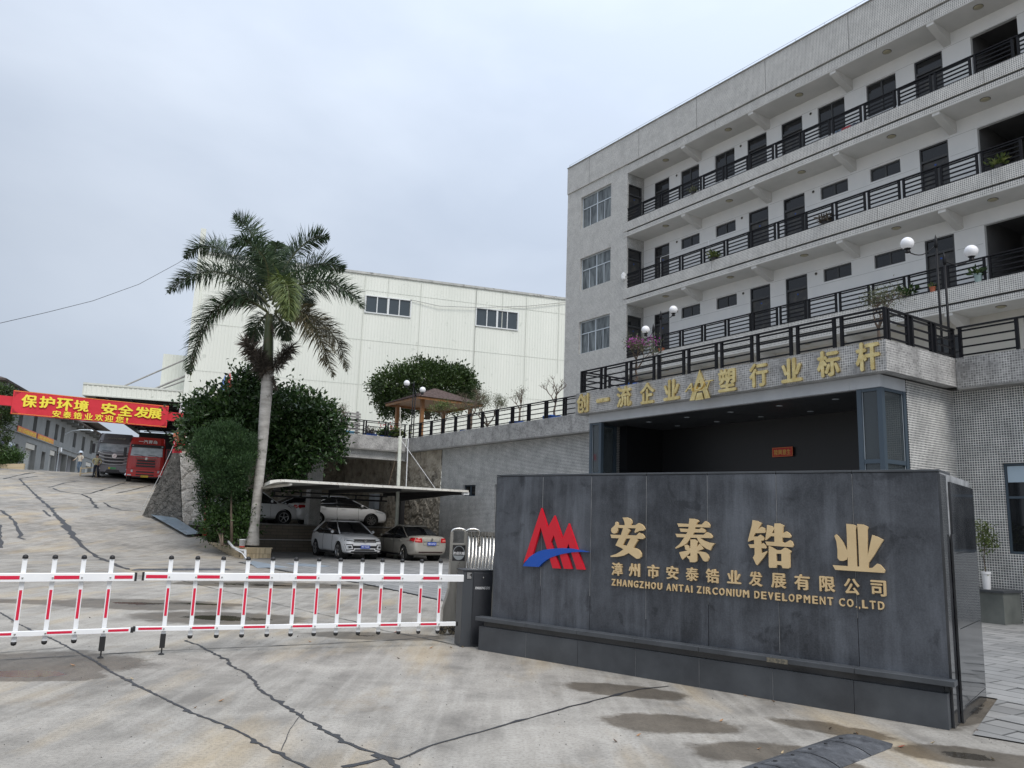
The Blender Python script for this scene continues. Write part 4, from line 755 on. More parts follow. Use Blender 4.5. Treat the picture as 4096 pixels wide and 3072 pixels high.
for fi, (fl, ce, dt, wt, wb_) in enumerate(((15.30, 18.22, 17.70, 17.68, 16.42), (12.02, 15.05, 14.48, 14.42, 13.93), (8.66, 11.75, 11.22, 11.20, 10.71), (4.95, 8.40, 7.9, 7.85, 7.2))):
    holes = [(a, b, fl, dt) for a, b in doors]+[(a, b, wb_, wt) for a, b in wins]
    op = [(-10.99, -9.60, fl, dt), (-3.8, -2.3, fl, dt)]
    if fi == 3: holes = [(-12.9, -11.9, fl, dt), (-18.3, -17.3, fl, dt), (-9.6, -8.0, fl, dt), (-21.0, -20, fl, dt)]; op = []
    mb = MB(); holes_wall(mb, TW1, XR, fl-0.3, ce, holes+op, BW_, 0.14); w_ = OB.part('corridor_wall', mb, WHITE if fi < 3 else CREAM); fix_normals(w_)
    if fi < 3:
        for a, b in doors: door(OB, a, b, fl, dt, BW_)
        for a, b in wins: window(OB, a+.004, b-.004, wb_+.004, wt-.004, BW_+0.06, fr=FRAMED, gl=GLASSD, sash=2, transom=False)
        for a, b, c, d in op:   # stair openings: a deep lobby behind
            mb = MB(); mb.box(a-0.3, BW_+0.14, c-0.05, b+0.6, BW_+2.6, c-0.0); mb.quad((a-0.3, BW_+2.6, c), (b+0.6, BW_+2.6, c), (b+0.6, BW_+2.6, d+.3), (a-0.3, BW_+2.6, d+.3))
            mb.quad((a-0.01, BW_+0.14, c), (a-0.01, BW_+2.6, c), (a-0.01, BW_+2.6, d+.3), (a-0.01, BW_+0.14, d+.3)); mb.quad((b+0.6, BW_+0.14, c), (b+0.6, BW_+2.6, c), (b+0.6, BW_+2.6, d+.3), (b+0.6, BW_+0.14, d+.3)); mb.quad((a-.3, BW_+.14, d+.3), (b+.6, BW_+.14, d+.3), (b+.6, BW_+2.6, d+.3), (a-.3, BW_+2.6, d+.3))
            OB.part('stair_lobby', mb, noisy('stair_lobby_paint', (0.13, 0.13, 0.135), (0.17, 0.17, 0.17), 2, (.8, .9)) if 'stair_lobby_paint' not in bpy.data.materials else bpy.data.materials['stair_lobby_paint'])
        for xv in vents[:]:
            mb = MB(); mb.lathe((xv, BW_+0.004, dt-0.11), [(0.045, 0), (0.062, 0), (0.062, 0.014), (0.045, 0.014)], 14, 'y'); v_ = OB.part('vent', mb, CREAM)
            mb = MB(); mb.lathe((xv, BW_-0.0125, dt-0.11), [(0.0001, 0), (0.046, 0), (0.046, 0.006), (0.0001, 0.006)], 12, 'y'); OB.part('vent_hole', mb, BLK, v_)
        # shallow rendered joints
        for zj in ((dt+0.015, wb_-0.08) if fi else (dt+0.015,)):
            mb = MB(); xx = TW1; cuts = sorted([(a, b) for a, b, c, d in holes+op if c < zj < d]+[(XR, XR)])
            for a, b in cuts: mb.box(xx, BW_-0.0015, zj, a-0.06 if a < XR else a, BW_+0.002, zj+0.008); xx = b+0.06
            OB.part('render_joint', mb, mat('joint_grey', (0.30, 0.30, 0.29), 0.9) if 'joint_grey' not in bpy.data.materials else bpy.data.materials['joint_grey'])
    else:
        for a, b, c, d in holes: door(OB, a, b, c, d, BW_)
    # corridor floor, end wall with its own door
    mb = MB(); mb.box(TW1, 24.0 if fi == 3 else 24.15, fl-0.06, XR, BW_, fl); OB.part('corridor_floor', mb, CONC)
    mb = MB(); holes_wall(mb, 24.0, BW_, fl-0.2, ce, [(24.07, 24.95, fl, dt-0.02)], TW1, -0.14, plane='x'); w_ = OB.part('end_wall', mb, MOS); fix_normals(w_)
    door(OB, 24.075, 24.945, fl, dt-0.025, TW1, plane='x')
mb = MB(); mb.box(TW1+.2, BW_+0.145, 4.9, XR, BW_+0.16, 18.2); 
# dark rooms behind the glass
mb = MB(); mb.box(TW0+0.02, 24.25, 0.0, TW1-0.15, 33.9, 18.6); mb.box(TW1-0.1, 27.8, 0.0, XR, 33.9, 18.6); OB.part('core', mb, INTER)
mb = MB(); mb.quad((XR, 24, 4.9), (XR, 34, 4.9), (XR, 34, 18.7), (XR, 24, 18.7)); OB.part('gable_wall', mb, MOSF)
# lightning conductor along the roof edge
LC = mat('galvanised_wire', (0.42, 0.43, 0.44), 0.5, 0.5); mb = MB(); mb.tube([(TW0+0.1, 24.0, 20.26), (XR, 24.0, 20.26)], 0.008, 5)
cw = OB.part('lightning_wire', mb, LC)
x = TW0+0.12
while x < XR: mb = MB(); mb.tube([(x, 24.0, 20.08), (x, 24.0, 20.26)], 0.008, 5); OB.part('wire_post', mb, LC, cw); x += 1.26
mb = MB(); mb.tube([(TW0+0.1, 24.0, 20.26), (TW0+0.04, 24.0, 20.2), (TW0+0.04, 24.0, 20.08)], 0.008, 5); OB.part('wire_post', mb, LC, cw)

# ================================================================== RAILINGS
def railing(label, F, p0, p1, edges, z0, z1, nb, group, post=0.02, top=0.028, bar=0.010, name='railing', cat='railing', zcurb=None):
    """edges: list of (a, b) panel spans measured along p0->p1"""
    p0 = Vector((*p0, 0)); p1 = Vector((*p1, 0)); d = (p1-p0).normalized(); Ln = (p1-p0).length; ang = math.atan2(d.y, d.x)
    T = Thing(name, label, cat, F @ Matrix.Translation(p0) @ Matrix.Rotation(ang, 4, 'Z'), (0, 0, z0), group)
    mb = MB(); mb.box(0, -top, z1-0.035, Ln, top, z1, ch=0.006); T.part('top_rail', mb, IRON)
    pm = MB().box(-post, -post, z0, post, post, z1-0.035).obj('post', IRON, Vector((0, 0, z0))); pme = pm.data; bpy.data.objects.remove(pm)
    meshes = {}
    for a, b in edges:
        for x in (a, b): T.inst('post', pme, (x, 0, z0))
        key = round(b-a, 2)
        if key not in meshes:
            q = MB().box(-(b-a)/2+post, -bar, -bar, (b-a)/2-post, bar, bar).obj('bar', IRON); meshes[key] = q.data; bpy.data.objects.remove(q)
        for i in range(nb):
            z = z0+0.055+(z1-0.035-z0-0.11)*i/(nb-1) if nb > 1 else (z0+z1)/2
            T.inst('bar', meshes[key], ((a+b)/2, 0, z))
    return T
bal = 'black balcony railings of the dormitory corridors'
cs = [-25.215+1.2235*k-0.03 for k in range(-1, 22)]
for z0, z1, wd in ((15.70, 16.40, 'uppermost'), (12.44, 13.17, 'middle'), (9.10, 9.85, 'lowest')):
    ed = []
    prev = -26.26
    for c in [-25.215+1.2238*k for k in range(0, 22)]:
        if c+0.08 > XR: break
        ed.append((prev+26.3, c-0.08+26.3)); prev = c+0.08
    railing('black iron railing along the %s of the three balcony corridors' % wd, FB, (-26.3, 24.05), (XR, 24.05), ed, z0, z1, 5, bal, post=0.033, top=0.042, bar=0.020)
ter = 'black terrace railings above the podium'
ed = []; prev = 0.03
for c in [-16.30+1.031*k for k in range(0, 8)]: ed.append((prev, c-0.085+17.27)); prev = c+0.085+17.27
ed.append((prev, 9.19)); 
railing('black iron terrace railing above the gold entrance lettering', FB, (-17.27, 14.12), (-8.06, 14.12), ed, 5.28, 5.93, 4, ter, post=0.03, top=0.034, bar=0.016)
railing('short black terrace railing on the right hand side of the entrance canopy', FB, (-8.09, 14.15), (-8.09, 16.74), [(0.08, 0.76), (0.93, 1.64), (1.81, 2.54)], 5.28, 5.93, 4, ter, post=0.03, top=0.034, bar=0.016)
railing('short black terrace railing on the left hand side of the entrance canopy', FB, (-17.24, 14.15), (-17.24, 16.74), [(0.08, 0.86), (1.03, 1.74), (1.91, 2.54)], 5.28, 5.93, 4, ter, post=0.03, top=0.034, bar=0.016)
ed = []; prev = 0.06
for k in range(1, 15):
    c = k*1.075+0.05; ed.append((prev, c-0.065)); prev = c+0.065
railing('long black terrace railing between the gazebo corner and the entrance canopy', FB, (-33.22, 16.74), (-17.3, 16.74), ed+[(prev, 15.86)], 5.27, 5.93, 4, ter, post=0.028, top=0.032, bar=0.015)
ed = [(0.05, 1.0), (1.12, 2.1), (2.22, 3.2), (3.32, 4.3), (4.42, 5.4), (5.52, 6.5), (6.62, 7.5)]
railing('black terrace railing over the covered car park beside the big bushes', FB, (-33.38, 9.1), (-33.38, 16.72), ed, 5.27, 5.95, 4, ter, post=0.028, top=0.032, bar=0.015)
railing('black terrace railing on the podium at the right edge', FB, (-8.02, 16.74), (XR, 16.74), [(0.06, 1.15), (1.33, 2.36), (2.53, 3.56), (3.73, 4.76), (4.93, 5.96), (6.13, 7.16), (7.33, 8.5)], 5.28, 5.95, 4, ter, post=0.03, top=0.034, bar=0.016)

# ================================================================== PODIUM with entrance hall
PD = Thing('entrance_podium', 'grey mosaic podium with the recessed glass cornered entrance and gold lettering on its canopy', 'building', FB, (-18, 17, 0))
mb = MB(); w1h = [(-28.42, -27.46, 2.55, 3.02), (-26.0, -25.7, 1.2, 3.0)]
holes_wall(mb, -30.35, -17.1, -0.12, 4.66, w1h, 17.0, 0.16)
o = PD.part('mosaic_wall', mb, MOS); fix_normals(o); window(PD, -28.415, -27.465, 2.555, 3.015, 17.08, fr=STEELB, gl=GLASSD, sash=2, transom=False); window(PD, -25.995, -25.705, 1.205, 2.995, 17.08, fr=STEELB, gl=GLASSM, sash=2, transom=False)
mb = MB(); w2h = [(-7.44, -4.9, 1.30, 3.08)]; holes_wall(mb, -8.33, XR, -0.1, 4.66, w2h, 17.0, 0.16); o = PD.part('mosaic_wall', mb, MOS); fix_normals(o)
# window in the right hand wall: pale blue blind above, dark pane below
f = window(PD, -7.435, -4.905, 1.305, 3.075, 17.06, fr=STEELB, gl=GLASSD, sash=2, tmul=0.62, transom=True)
mb = MB(); mb.box(-7.38, 17.066, 2.70, -6.20, 17.074, 3.02); PD.part('blind', mb, mat('pale_blue_blind', (0.42, 0.52, 0.60), 0.6), f)
mb = MB(); holes_wall(mb, 15.20, 17.0, -0.1, 4.66, [], -8.33, 0.1, plane='x'); mb.box(-8.60, 15.21, -0.1, -8.335, 17.0, 4.66); o = PD.part('mosaic_return', mb, MOS)
mb = MB(); mb.box(-17.3, 15.3, -0.1, -17.1, 17.2, 4.66); PD.part('mosaic_return', mb, MOS)
# parapets
def pbox(nm, x0, y0, z0, x1, y1, z1, m=MOSP, ch=0.0): mb = MB(); mb.box(x0, y0, z0, x1, y1, z1, ch=ch); return PD.part(nm, mb, m)
for a, b in ((-17.42, -14.9), (-14.9, -12.3), (-12.3, -9.8), (-9.8, -8.05)): pbox('canopy_band', a+.003, 14.05, 4.665, b-.003, 14.28, 5.275, MOSP)
pbox('canopy_band', -8.27, 14.28, 4.665, -8.053, 16.66, 5.275); pbox('canopy_band', -17.417, 14.28, 4.665, -17.2, 16.66, 5.275)
xx = -33.26
while xx < -17.5: nx = min(xx+2.68, -17.42); pbox('parapet_panel', xx+.004, 16.66, 4.645, nx-.004, 16.86, 5.265); xx = nx
xx = -8.05
while xx < XR: pbox('parapet_panel', xx+.004, 16.66, 4.645, min(xx+2.9, XR)-.004, 16.86, 5.275); xx += 2.9
pbox('parapet_soffit', -33.2, 16.665, 4.61, -17.12, 17.0, 4.645, CONC); pbox('parapet_soffit', -8.05, 16.665, 4.61, XR, 17.0, 4.645, CONC)
yy = 16.655
for i in range(3): pbox('parapet_panel', -33.52, yy-2.55+.004, 4.645, -33.3, yy-.004, 5.265); yy -= 2.55
pbox('terrace_floor', -17.3, 14.29, 4.70, -8.2, 17.0, 4.93, CONC); pbox('terrace_floor', -33.3, 16.87, 4.70, XR, 24.0, 4.93, CONC); pbox('terrace_floor', -45, 9.0, 4.70, -33.52, 24.0, 4.93, CONC); pbox('terrace_floor', -33.52, 16.9, 4.70, -33.3, 24, 4.93, CONC)
pbox('edge_beam', -33.95, 9.0, 4.22, -33.55, 17.0, 4.70, MOS); pbox('edge_beam', -33.5, 9.05, 4.60, -33.31, 16.64, 4.644, CONC)
pbox('inner_beam', -40.9, 12.7, 4.35, -33.96, 13.1, 4.70, CONC)
# water stains under the parapet
# fascia, soffit, lobby
for a, b in ((-17.12, -14.55), (-14.55, -11.62), (-11.62, -9.0), (-9.0, -8.34)): pbox('fascia_panel', a+.002, 14.30, 4.42, b-.002, 14.42, 4.664, FASCIA)
pbox('fascia_panel', -8.46, 14.425, 4.42, -8.342, 15.2, 4.66, FASCIA); pbox('fascia_panel', -17.118, 14.425, 4.42, -17.0, 15.3, 4.66, FASCIA)
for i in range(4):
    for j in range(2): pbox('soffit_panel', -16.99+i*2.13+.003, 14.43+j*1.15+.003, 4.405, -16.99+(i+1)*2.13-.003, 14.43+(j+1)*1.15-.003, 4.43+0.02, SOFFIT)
for (x, y) in [(-15.5,15.1),(-14.08,15.06),(-12.65,15.06),(-11.19,15.0),(-9.77,15.0),(-15.5,16.2),(-14.09,16.22),(-12.63,16.18),(-11.2,16.18)]:
    mb = MB(); mb.lathe((x, y, 4.40), [(0.055, 0.0), (0.075, 0.0), (0.075, 0.006), (0.055, 0.006)], 16); PD.part('downlight', mb, ALU)
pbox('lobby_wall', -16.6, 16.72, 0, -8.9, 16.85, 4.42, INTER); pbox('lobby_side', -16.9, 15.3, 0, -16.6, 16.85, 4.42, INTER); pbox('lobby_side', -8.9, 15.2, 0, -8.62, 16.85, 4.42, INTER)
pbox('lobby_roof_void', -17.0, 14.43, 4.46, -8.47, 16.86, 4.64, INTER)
# glazed corner boxes
def glass_corner(x0, x1, y0, y1, lab):
    t = 0.10; zt = 4.42; zr = 2.98
    posts_ = [(x0, y0), (x1-t, y0), (x1-t if lab == 'R' else x0, y1-t)]
    f = None
    for a, b in posts_:
        mb = MB(); mb.box(a, b, 0, a+t, b+t, zt, ch=0.0); g = PD.part('frame_post', mb, STEELB); f = f or g
    for z0, z1 in ((zt-0.06, zt-0.001), (zr-0.04, zr+0.04), (0.0, 0.12)):
        mb = MB(); mb.box(x0+t, y0+.01, z0, x1-t, y0+t-.01, z1)
        xs0 = (x1-t+.01) if lab == 'R' else x0+.01
        mb.box(xs0, y0+t, z0, xs0+t-.02, y1-t, z1); PD.part('frame_rail', mb, STEELB)
    for z0, z1 in ((zr+0.04, zt-0.06), (0.12, zr-0.04)):
        mb = MB(); mb.box(x0+t+.004, y0+0.045, z0, x1-t-.004, y0+0.055, z1); PD.part('pane', mb, GLASSC)
        xs0 = (x1-t/2-.005) if lab == 'R' else x0+t/2-.005
        mb = MB(); mb.box(xs0, y0+t+.004, z0, xs0+.01, y1-t-.004, z1); PD.part('pane', mb, GLASSC)
        # bright gasket lines
        for q0, q1 in ((x0+t, x0+t+.01), (x1-t-.01, x1-t)): mb = MB(); mb.box(q0, y0+.03, z0, q1, y0+.04, z1); PD.part('gasket', mb, ALU)
        for q0, q1 in ((y0+t, y0+t+.01), (y1-t-.01, y1-t)): mb = MB(); xs1 = (x1-.035) if lab == 'R' else x0+.028; mb.box(xs1, q0, z0, xs1+.006, q1, z1); PD.part('gasket', mb, ALU)
GLASSC = mat('tinted_glass', (0.10, 0.12, 0.13), 0.03, spec=0.6); GLASSC.node_tree.nodes['Principled BSDF'].inputs['Transmission Weight'].default_value = 0.55
glass_corner(-8.87, -8.34, 14.33, 15.2, 'R'); glass_corner(-17.11, -16.60, 14.33, 15.28, 'L')
# doors in the lobby back wall and a red couplet over them
pbox('lobby_door', -13.75, 16.68, 0, -11.2, 16.715, 2.92, SOFFIT); pbox('lobby_door', -16.0, 16.68, 0, -15.0, 16.715, 2.95, SOFFIT)
for a in (-13.75, -12.75, -12.55, -11.3): pbox('door_frame', a, 16.66, 0, a+.08, 16.68, 2.92, STEELB)
pbox('door_frame', -13.75, 16.655, 2.85, -11.2, 16.66, 2.95, STEELB)
# fretwork glass ornament in the door corner
mb = MB()
for a, b, c, d in ((0, .22, .20, .21), (0, .01, 0, .21), (.05, .06, .05, .16), (.05, .16, .15, .16), (.15, .16, .09, .16), (.09, .16, .09, .10), (0.0, .1, .05, .06)): mb.box(-13.6+a, 16.672, 2.60+c, -13.6+b, 16.679, 2.60+d)
PD.part('fretwork', mb, ALU)
pbox('notice_strip', -12.45, 16.64, 2.96, -11.8, 16.66, 3.03, CREAM)
RP_ = Thing('couplet_banner', 'small red paper banner with gold characters over the dark lobby door', 'banner', FB, (-12.33, 16.66, 3.5))
mb = MB(); mb.box(-12.68, 16.655, 3.42, -12.07, 16.663, 3.66); RP_.part('paper', mb, noisy('red_paper', (0.38, 0.012, 0.012), (0.50, 0.03, 0.02), 8, (.5, .6)))
mb = MB()
for a, b, c, d in ((-12.67, -12.08, 3.645, 3.65), (-12.67, -12.08, 3.43, 3.435), (-12.67, -12.664, 3.43, 3.65), (-12.086, -12.08, 3.43, 3.65)): mb.box(a, 16.6535, c, b, 16.6545, d)
RP_.part('border', mb, mat('gold_print', (0.62, 0.40, 0.08), 0.5))
RP_.part('lettering', text_mb('陸興意生', lambda u, v, d: (-12.62+u, 16.652+d, 3.465+v), 0.49, 0.14, 0.002, 0.012), bpy.data.materials['gold_print'])
# gold canopy lettering
for c, x0, x1, z0, z1 in (('创', -17.32, -16.80, 4.68, 5.25), ('一', -16.46, -15.92, 4.90, 5.02), ('流', -15.62, -15.06, 4.68, 5.25), ('企', -14.72, -14.20, 4.68, 5.24), ('业', -13.88, -13.34, 4.68, 5.21),
                          ('塑', -12.12, -11.60, 4.69, 5.24), ('行', -11.23, -10.74, 4.69, 5.24), ('业', -10.39, -9.88, 4.69, 5.22), ('标', -9.52, -9.01, 4.69, 5.25), ('杆', -8.66, -8.16, 4.70, 5.28)):
    PD.part('letter', text_mb(c, lambda u, v, d, x0=x0, z0=z0: (x0+u, 14.05-0.045+d, z0+v), x1-x0, z1-z0, 0.045, 0.036), GOLD)
# company emblem: a large A crossed by three letters
ax, az = -13.0, 4.60
mb = extrude_poly([(0.0, 0.0), (0.32, 0.72), (0.64, 0.0), (0.48, 0.0), (0.42, 0.20), (0.23, 0.20), (0.16, 0.0)], [[(0.27, 0.30), (0.37, 0.30), (0.32, 0.46)]], lambda u, v, d: (ax+u, 14.0+d, az+v), 0.045)
em = PD.part('emblem', mb, GOLD)
PD.part('emblem_base', extrude_poly([(0.19, 0.0), (0.25, 0.17), (0.40, 0.17), (0.45, 0.0)], [], lambda u, v, d: (ax+u, 13.99+d, az+v-0.012), 0.05), GOLD, em)
PD.part('emblem_letters', text_mb('ADT', lambda u, v, d: (ax-0.13+u, 13.965+d, az+0.22+v), 0.90, 0.20, 0.035, 0.012, 0.35, 1.1), GOLD, em)

# carport level behind: stone walls, low brick wall, pillar
def vor_surface(P00, P10, P11, P01, nu_, nv_, cell, amp, seed=1, jitter=0.9, groove=0.10):
    """patch of rubble masonry: real relief, one dome per stone with sunk joints"""
    rg = np.random.default_rng(seed); P00, P10, P11, P01 = [np.array(p, float) for p in (P00, P10, P11, P01)]
    Lu = np.linalg.norm(P10-P00); Lv = np.linalg.norm(P01-P00); gx, gy = max(2, int(Lu/cell))+3, max(2, int(Lv/cell))+3
    sx, sy = np.meshgrid(np.arange(gx)-1, np.arange(gy)-1, indexing='ij'); sites = np.stack([(sx+rg.uniform(-.5, .5, sx.shape)*jitter+0.5*(sy % 2)).ravel()*cell, (sy+rg.uniform(-.5, .5, sx.shape)*jitter).ravel()*cell*0.85], -1)
    hs = rg.uniform(0.5, 1.0, len(sites)); u = np.linspace(0, 1, nu_+1); v = np.linspace(0, 1, nv_+1); A, B_ = np.meshgrid(u, v, indexing='ij')
    q = np.stack([A.ravel()*Lu, B_.ravel()*Lv], -1); d = np.linalg.norm(q[:, None]-sites[None], axis=-1); idx = np.argsort(d, axis=1)[:, :2]
    d1 = np.take_along_axis(d, idx[:, :1], 1)[:, 0]; d2 = np.take_along_axis(d, idx[:, 1:2], 1)[:, 0]; e = np.clip((d2-d1)/(cell*groove*2), 0, 1)
    hgt_ = amp*(e**0.6)*hs[idx[:, 0]]+amp*0.12*rg.normal(size=len(e))
    A, B_ = A.ravel()[:, None], B_.ravel()[:, None]; pos = (1-A)*(1-B_)*P00+A*(1-B_)*P10+A*B_*P11+(1-A)*B_*P01
    nrm = np.cross(P10-P00, P01-P00); nrm /= np.linalg.norm(nrm); pos = pos+nrm*hgt_[:, None]
    mb = MB(); m_ = nv_+1
    mb.add(pos.tolist(), [(i*m_+j, (i+1)*m_+j, (i+1)*m_+j+1, i*m_+j+1) for i in range(nu_) for j in range(nv_)]); return mb
STONE = noisy('tan_rubble_stone', (0.26, 0.225, 0.175), (0.50, 0.45, 0.37), 2.2, (0.85, 0.95), detail=9, bump=0.4, third=((0.05, 0.045, 0.04), 1.6, 0.56))
STONED = noisy('dark_rubble_stone', (0.06, 0.06, 0.055), (0.20, 0.19, 0.175), 3.0, (0.85, 0.95), detail=9, bump=0.5, third=((0.34, 0.33, 0.31), 5.0, 0.60))  # dark grey rubble with paler flecks
STONEW = noisy('pale_stone_facing', (0.42, 0.40, 0.37), (0.72, 0.70, 0.66), 2.0, (0.85, 0.95), detail=9, bump=0.4, third=((0.14, 0.135, 0.12), 1.8, 0.60))
ST = Thing('stone_retaining_wall', 'tan rubble stone retaining wall behind the covered parking', 'retaining wall', FB, (-37, 17.1, 0))
o = ST.part('rubble_face', vor_surface((-30.36, 17.12, -0.2), (-30.36-0, 17.12, -0.2), (0, 0, 0), (0, 0, 0), 2, 2, 1, 0.1) if 0 else vor_surface((-41.5, 17.2, -0.2), (-30.36, 17.14, -0.2), (-30.36, 17.02, 4.65), (-41.5, 17.1, 4.65), 150, 66, 0.62, 0.10, 3), STONE)
o = ST.part('rubble_face', vor_surface((-41.5, 8.4, -0.2), (-41.5, 17.2, -0.2), (-41.4, 17.2, 4.7), (-41.4, 8.4, 4.7), 100, 60, 0.62, 0.10, 4), STONE)
BRK = brickmat('buff_wall_tile', (0.20, 0.17, 0.13), (0.26, 0.22, 0.17), (0.12, 0.11, 0.10), 0.5, 0.13, 0.01, 0.6, 'yz')
BW2 = Thing('low_brick_wall', 'low buff tiled wall carrying the raised parking deck', 'wall', FB, (-34.5, 13, 0))
mb = MB(); mb.box(-34.75, 8.9, -0.2, -34.5, 17.1, 1.08); BW2.part('wall', mb, BRK)
mb = MB(); mb.box(-34.78, 8.9, 1.08, -34.46, 17.1, 1.13); BW2.part('coping', mb, CONC)
mb = MB(); mb.box(-34.495, 9.2, 0.44, -34.485, 13.6, 0.465); BW2.part('white_pipe', mb, WPAINT)
mb = MB(); mb.box(-41.5, 8.9, 0.9, -34.76, 17.1, 1.085); BW2.part('parking_deck', mb, CONC)
PL = Thing('tiled_pillar', 'square grey mosaic pillar standing on the low brick wall between the parked cars', 'pillar', FB, (-34.6, 12.9, 1.13))
mb = MB(); mb.box(-34.98, 12.62, 1.13, -34.44, 13.14, 4.22); PL.part('shaft', mb, MOS)


# ================================================================== FACTORY, LOADING CANOPY, ANNEX
CORR = noisy('pale_green_white_sheeting', (0.69, 0.71, 0.645), (0.75, 0.765, 0.70), 0.35, (0.5, 0.6), stretch=(1.5, 1, 0.25), third=((0.50, 0.53, 0.47), 1.6, 0.60), spec=0.3)
CORR2 = noisy('pale_canopy_sheeting', (0.55, 0.57, 0.52), (0.62, 0.64, 0.59), 0.6, (0.5, 0.6), stretch=(3, 1, 0.3), spec=0.3)
FA = Thing('factory_building', 'huge pale green white factory hall of ribbed steel sheeting with two strip windows', 'factory', FF, (0, 0, 4))
def ribbed(mb, x0, x1, z0, z1, y, pitch=0.22, d=0.014, top=None):
    """sheet with trapezoid ribs; top(x) gives a sloping head"""
    n = max(1, int(round((x1-x0)/pitch))); p = (x1-x0)/n; vs = []; 
    for i in range(n):
        for q, dy in ((0, 0), (0.55, 0), (0.68, -d), (0.87, -d)): vs.append((x0+(i+q)*p, y+dy))
    vs.append((x1, y)); lo = [(a, b, z0) for a, b in vs]; hi = [(a, b, top(a) if top else z1) for a, b in vs]; k = len(vs)
    mb.add(lo+hi, [(i, i+1, k+i+1, k+i) for i in range(k-1)]); return mb
fh = [(11.52, 14.86, 16.32, 17.52), (19.94, 23.30, 16.25, 17.58)]
xb = [0.0, 5.7, 11.4, 15.6, 19.87, 24.0, 28.2, 32.5, 37]; RT = lambda x: 19.25
for a, b in zip(xb[:-1], xb[1:]):
    cuts = [h for h in fh if h[0] >= a-0.1 and h[1] <= b+0.1]; mb = MB()
    if cuts:
        h = cuts[0]
        if h[0]-a > 0.1: ribbed(mb, a+.01, h[0], 3.6, 19.2, 0)
        ribbed(mb, h[0], h[1], 3.6, h[2], 0); ribbed(mb, h[0], h[1], h[3], 19.2, 0)
        if b-h[1] > 0.1: ribbed(mb, h[1], b-.01, 3.6, 19.2, 0)
    else: ribbed(mb, a+.01, b-.01, 3.6, 19.2, 0)
    FA.part('wall_sheet', mb, CORR, kind=None)
mb = MB(); mb.box(0.0, 0.05, 3.6, 37, 30, 19.1); FA.part('core', mb, CORR2)
mb = MB(); mb.box(0.0, -0.10, 19.15, 37, 0.3, 19.32); FA.part('eaves_gutter', mb, noisy('weathered_gutter', (0.35, 0.36, 0.34), (0.5, .5, .47), 2, (.5, .7), third=((.12, .11, .10), 3, .55)))
for a in xb[1:-1]: mb = MB(); mb.box(a-.02, -0.045, 3.6, a+.02, 0.01, 19.15); FA.part('cover_strip', mb, CORR2)
mb = MB(); mb.box(-0.12, -0.14, 3.6, 0.22, 0.15, 20.9); FA.part('corner_fin', mb, CORR)
LAP = noisy('sheet_lap_line', (.50, .52, .47), (.62, .64, .58), 1.2, (.6, .7), third=((.22, .15, .09), 3.5, .60))
for z in (7.6, 10.9, 14.2, 17.95):
    for a, b in zip(xb[:-1], xb[1:]):
        if any(h[0] >= a-.1 and h[1] <= b+.1 and h[2] < z < h[3] for h in fh): continue
        mb = MB(); mb.box(a+.03, -.022, z, b-.03, -.015, z+.022); FA.part('lap_joint', mb, LAP)
for x, w in ((7.3, 5.2), (13.1, 2.6), (22.0, 3.1), (26.7, 6.0), (3.1, 4.5)):
    mb = MB(); mb.box(x, -.024, 19.15-w, x+.05, -.016, 19.15); FA.part('rust_run', mb, LAP)
SILLM = mat('window_white', (0.66, 0.68, 0.68), 0.4)
for h in fh:
    mb = MB(); t = .07
    mb.box(h[0]-.05, -.09, h[2]-.08, h[1]+.05, .02, h[2]); mb.box(h[0]-.05, -.09, h[3], h[1]+.05, .02, h[3]+.06); mb.box(h[0]-.05, -.09, h[2], h[0]+.03, .02, h[3]); mb.box(h[1]-.03, -.09, h[2], h[1]+.05, .02, h[3])
    f = FA.part('window', mb, SILLM); w = (h[1]-h[0]-.06)/4
    for i in range(4):
        mb = MB(); mb.box(h[0]+.03+i*w+.04, 0.0, h[2]+.03, h[0]+.03+(i+1)*w-.04, .02, h[3]-.02); FA.part('pane', mb, mat('factory_glass', (0.05, 0.065, 0.075), 0.12) if 'factory_glass' not in bpy.data.materials else bpy.data.materials['factory_glass'], f)
        if i: mb = MB(); q = .07 if i == 2 else .035; mb.box(h[0]+.03+i*w-q, -.07, h[2], h[0]+.03+i*w+q, .01, h[3]); FA.part('mullion', mb, SILLM, f)
AX = Thing('factory_annex', 'lower pale ribbed side block at the left end of the factory', 'building', FF, (-1.7, 4, 4))
mb = MB(); ribbed(mb, -1.95, -0.14, 9.5, 12.4, 3.0); AX.part('wall_sheet', mb, CORR); mb = MB(); mb.box(-1.95, 3.06, 9.5, -0.14, 12, 12.3); AX.part('core', mb, CORR2)
LCN = Thing('loading_canopy', 'pale ribbed loading canopy hung from the factory by steel rods over the lorries', 'canopy', FF, (-3, 0, 8.7))
mb = MB(); ribbed(mb, -6.12, -0.15, 8.72, 9.40, 0.0, 0.3, 0.03); LCN.part('fascia_sheet', mb, CORR)
mb = MB(); mb.box(-6.15, -0.06, 9.38, -0.15, 0.12, 9.50); mb.box(-6.15, -0.05, 8.66, -0.15, 0.08, 8.735); LCN.part('fascia_trim', mb, CORR2)
mb = MB(); mb.box(-6.16, -0.02, 8.68, -6.10, 28, 9.46); LCN.part('side_fascia', mb, CORR2)
mb = MB(); mb.box(-6.1, 0.1, 9.3, -0.1, 28, 9.36); LCN.part('roof_sheet', mb, CORR2)
for i in range(14): mb = MB(); y = 0.3+i*2.0; mb.box(-6.08, y, 9.0, -0.12, y+.12, 9.28); LCN.part('rafter', mb, STEELDK)
for x in (-5.2, -3.7, -2.2, -0.8): mb = MB(); mb.box(x, 0.12, 8.9, x+.1, 28, 9.0); LCN.part('purlin', mb, STEELDK)
mb = MB(); 
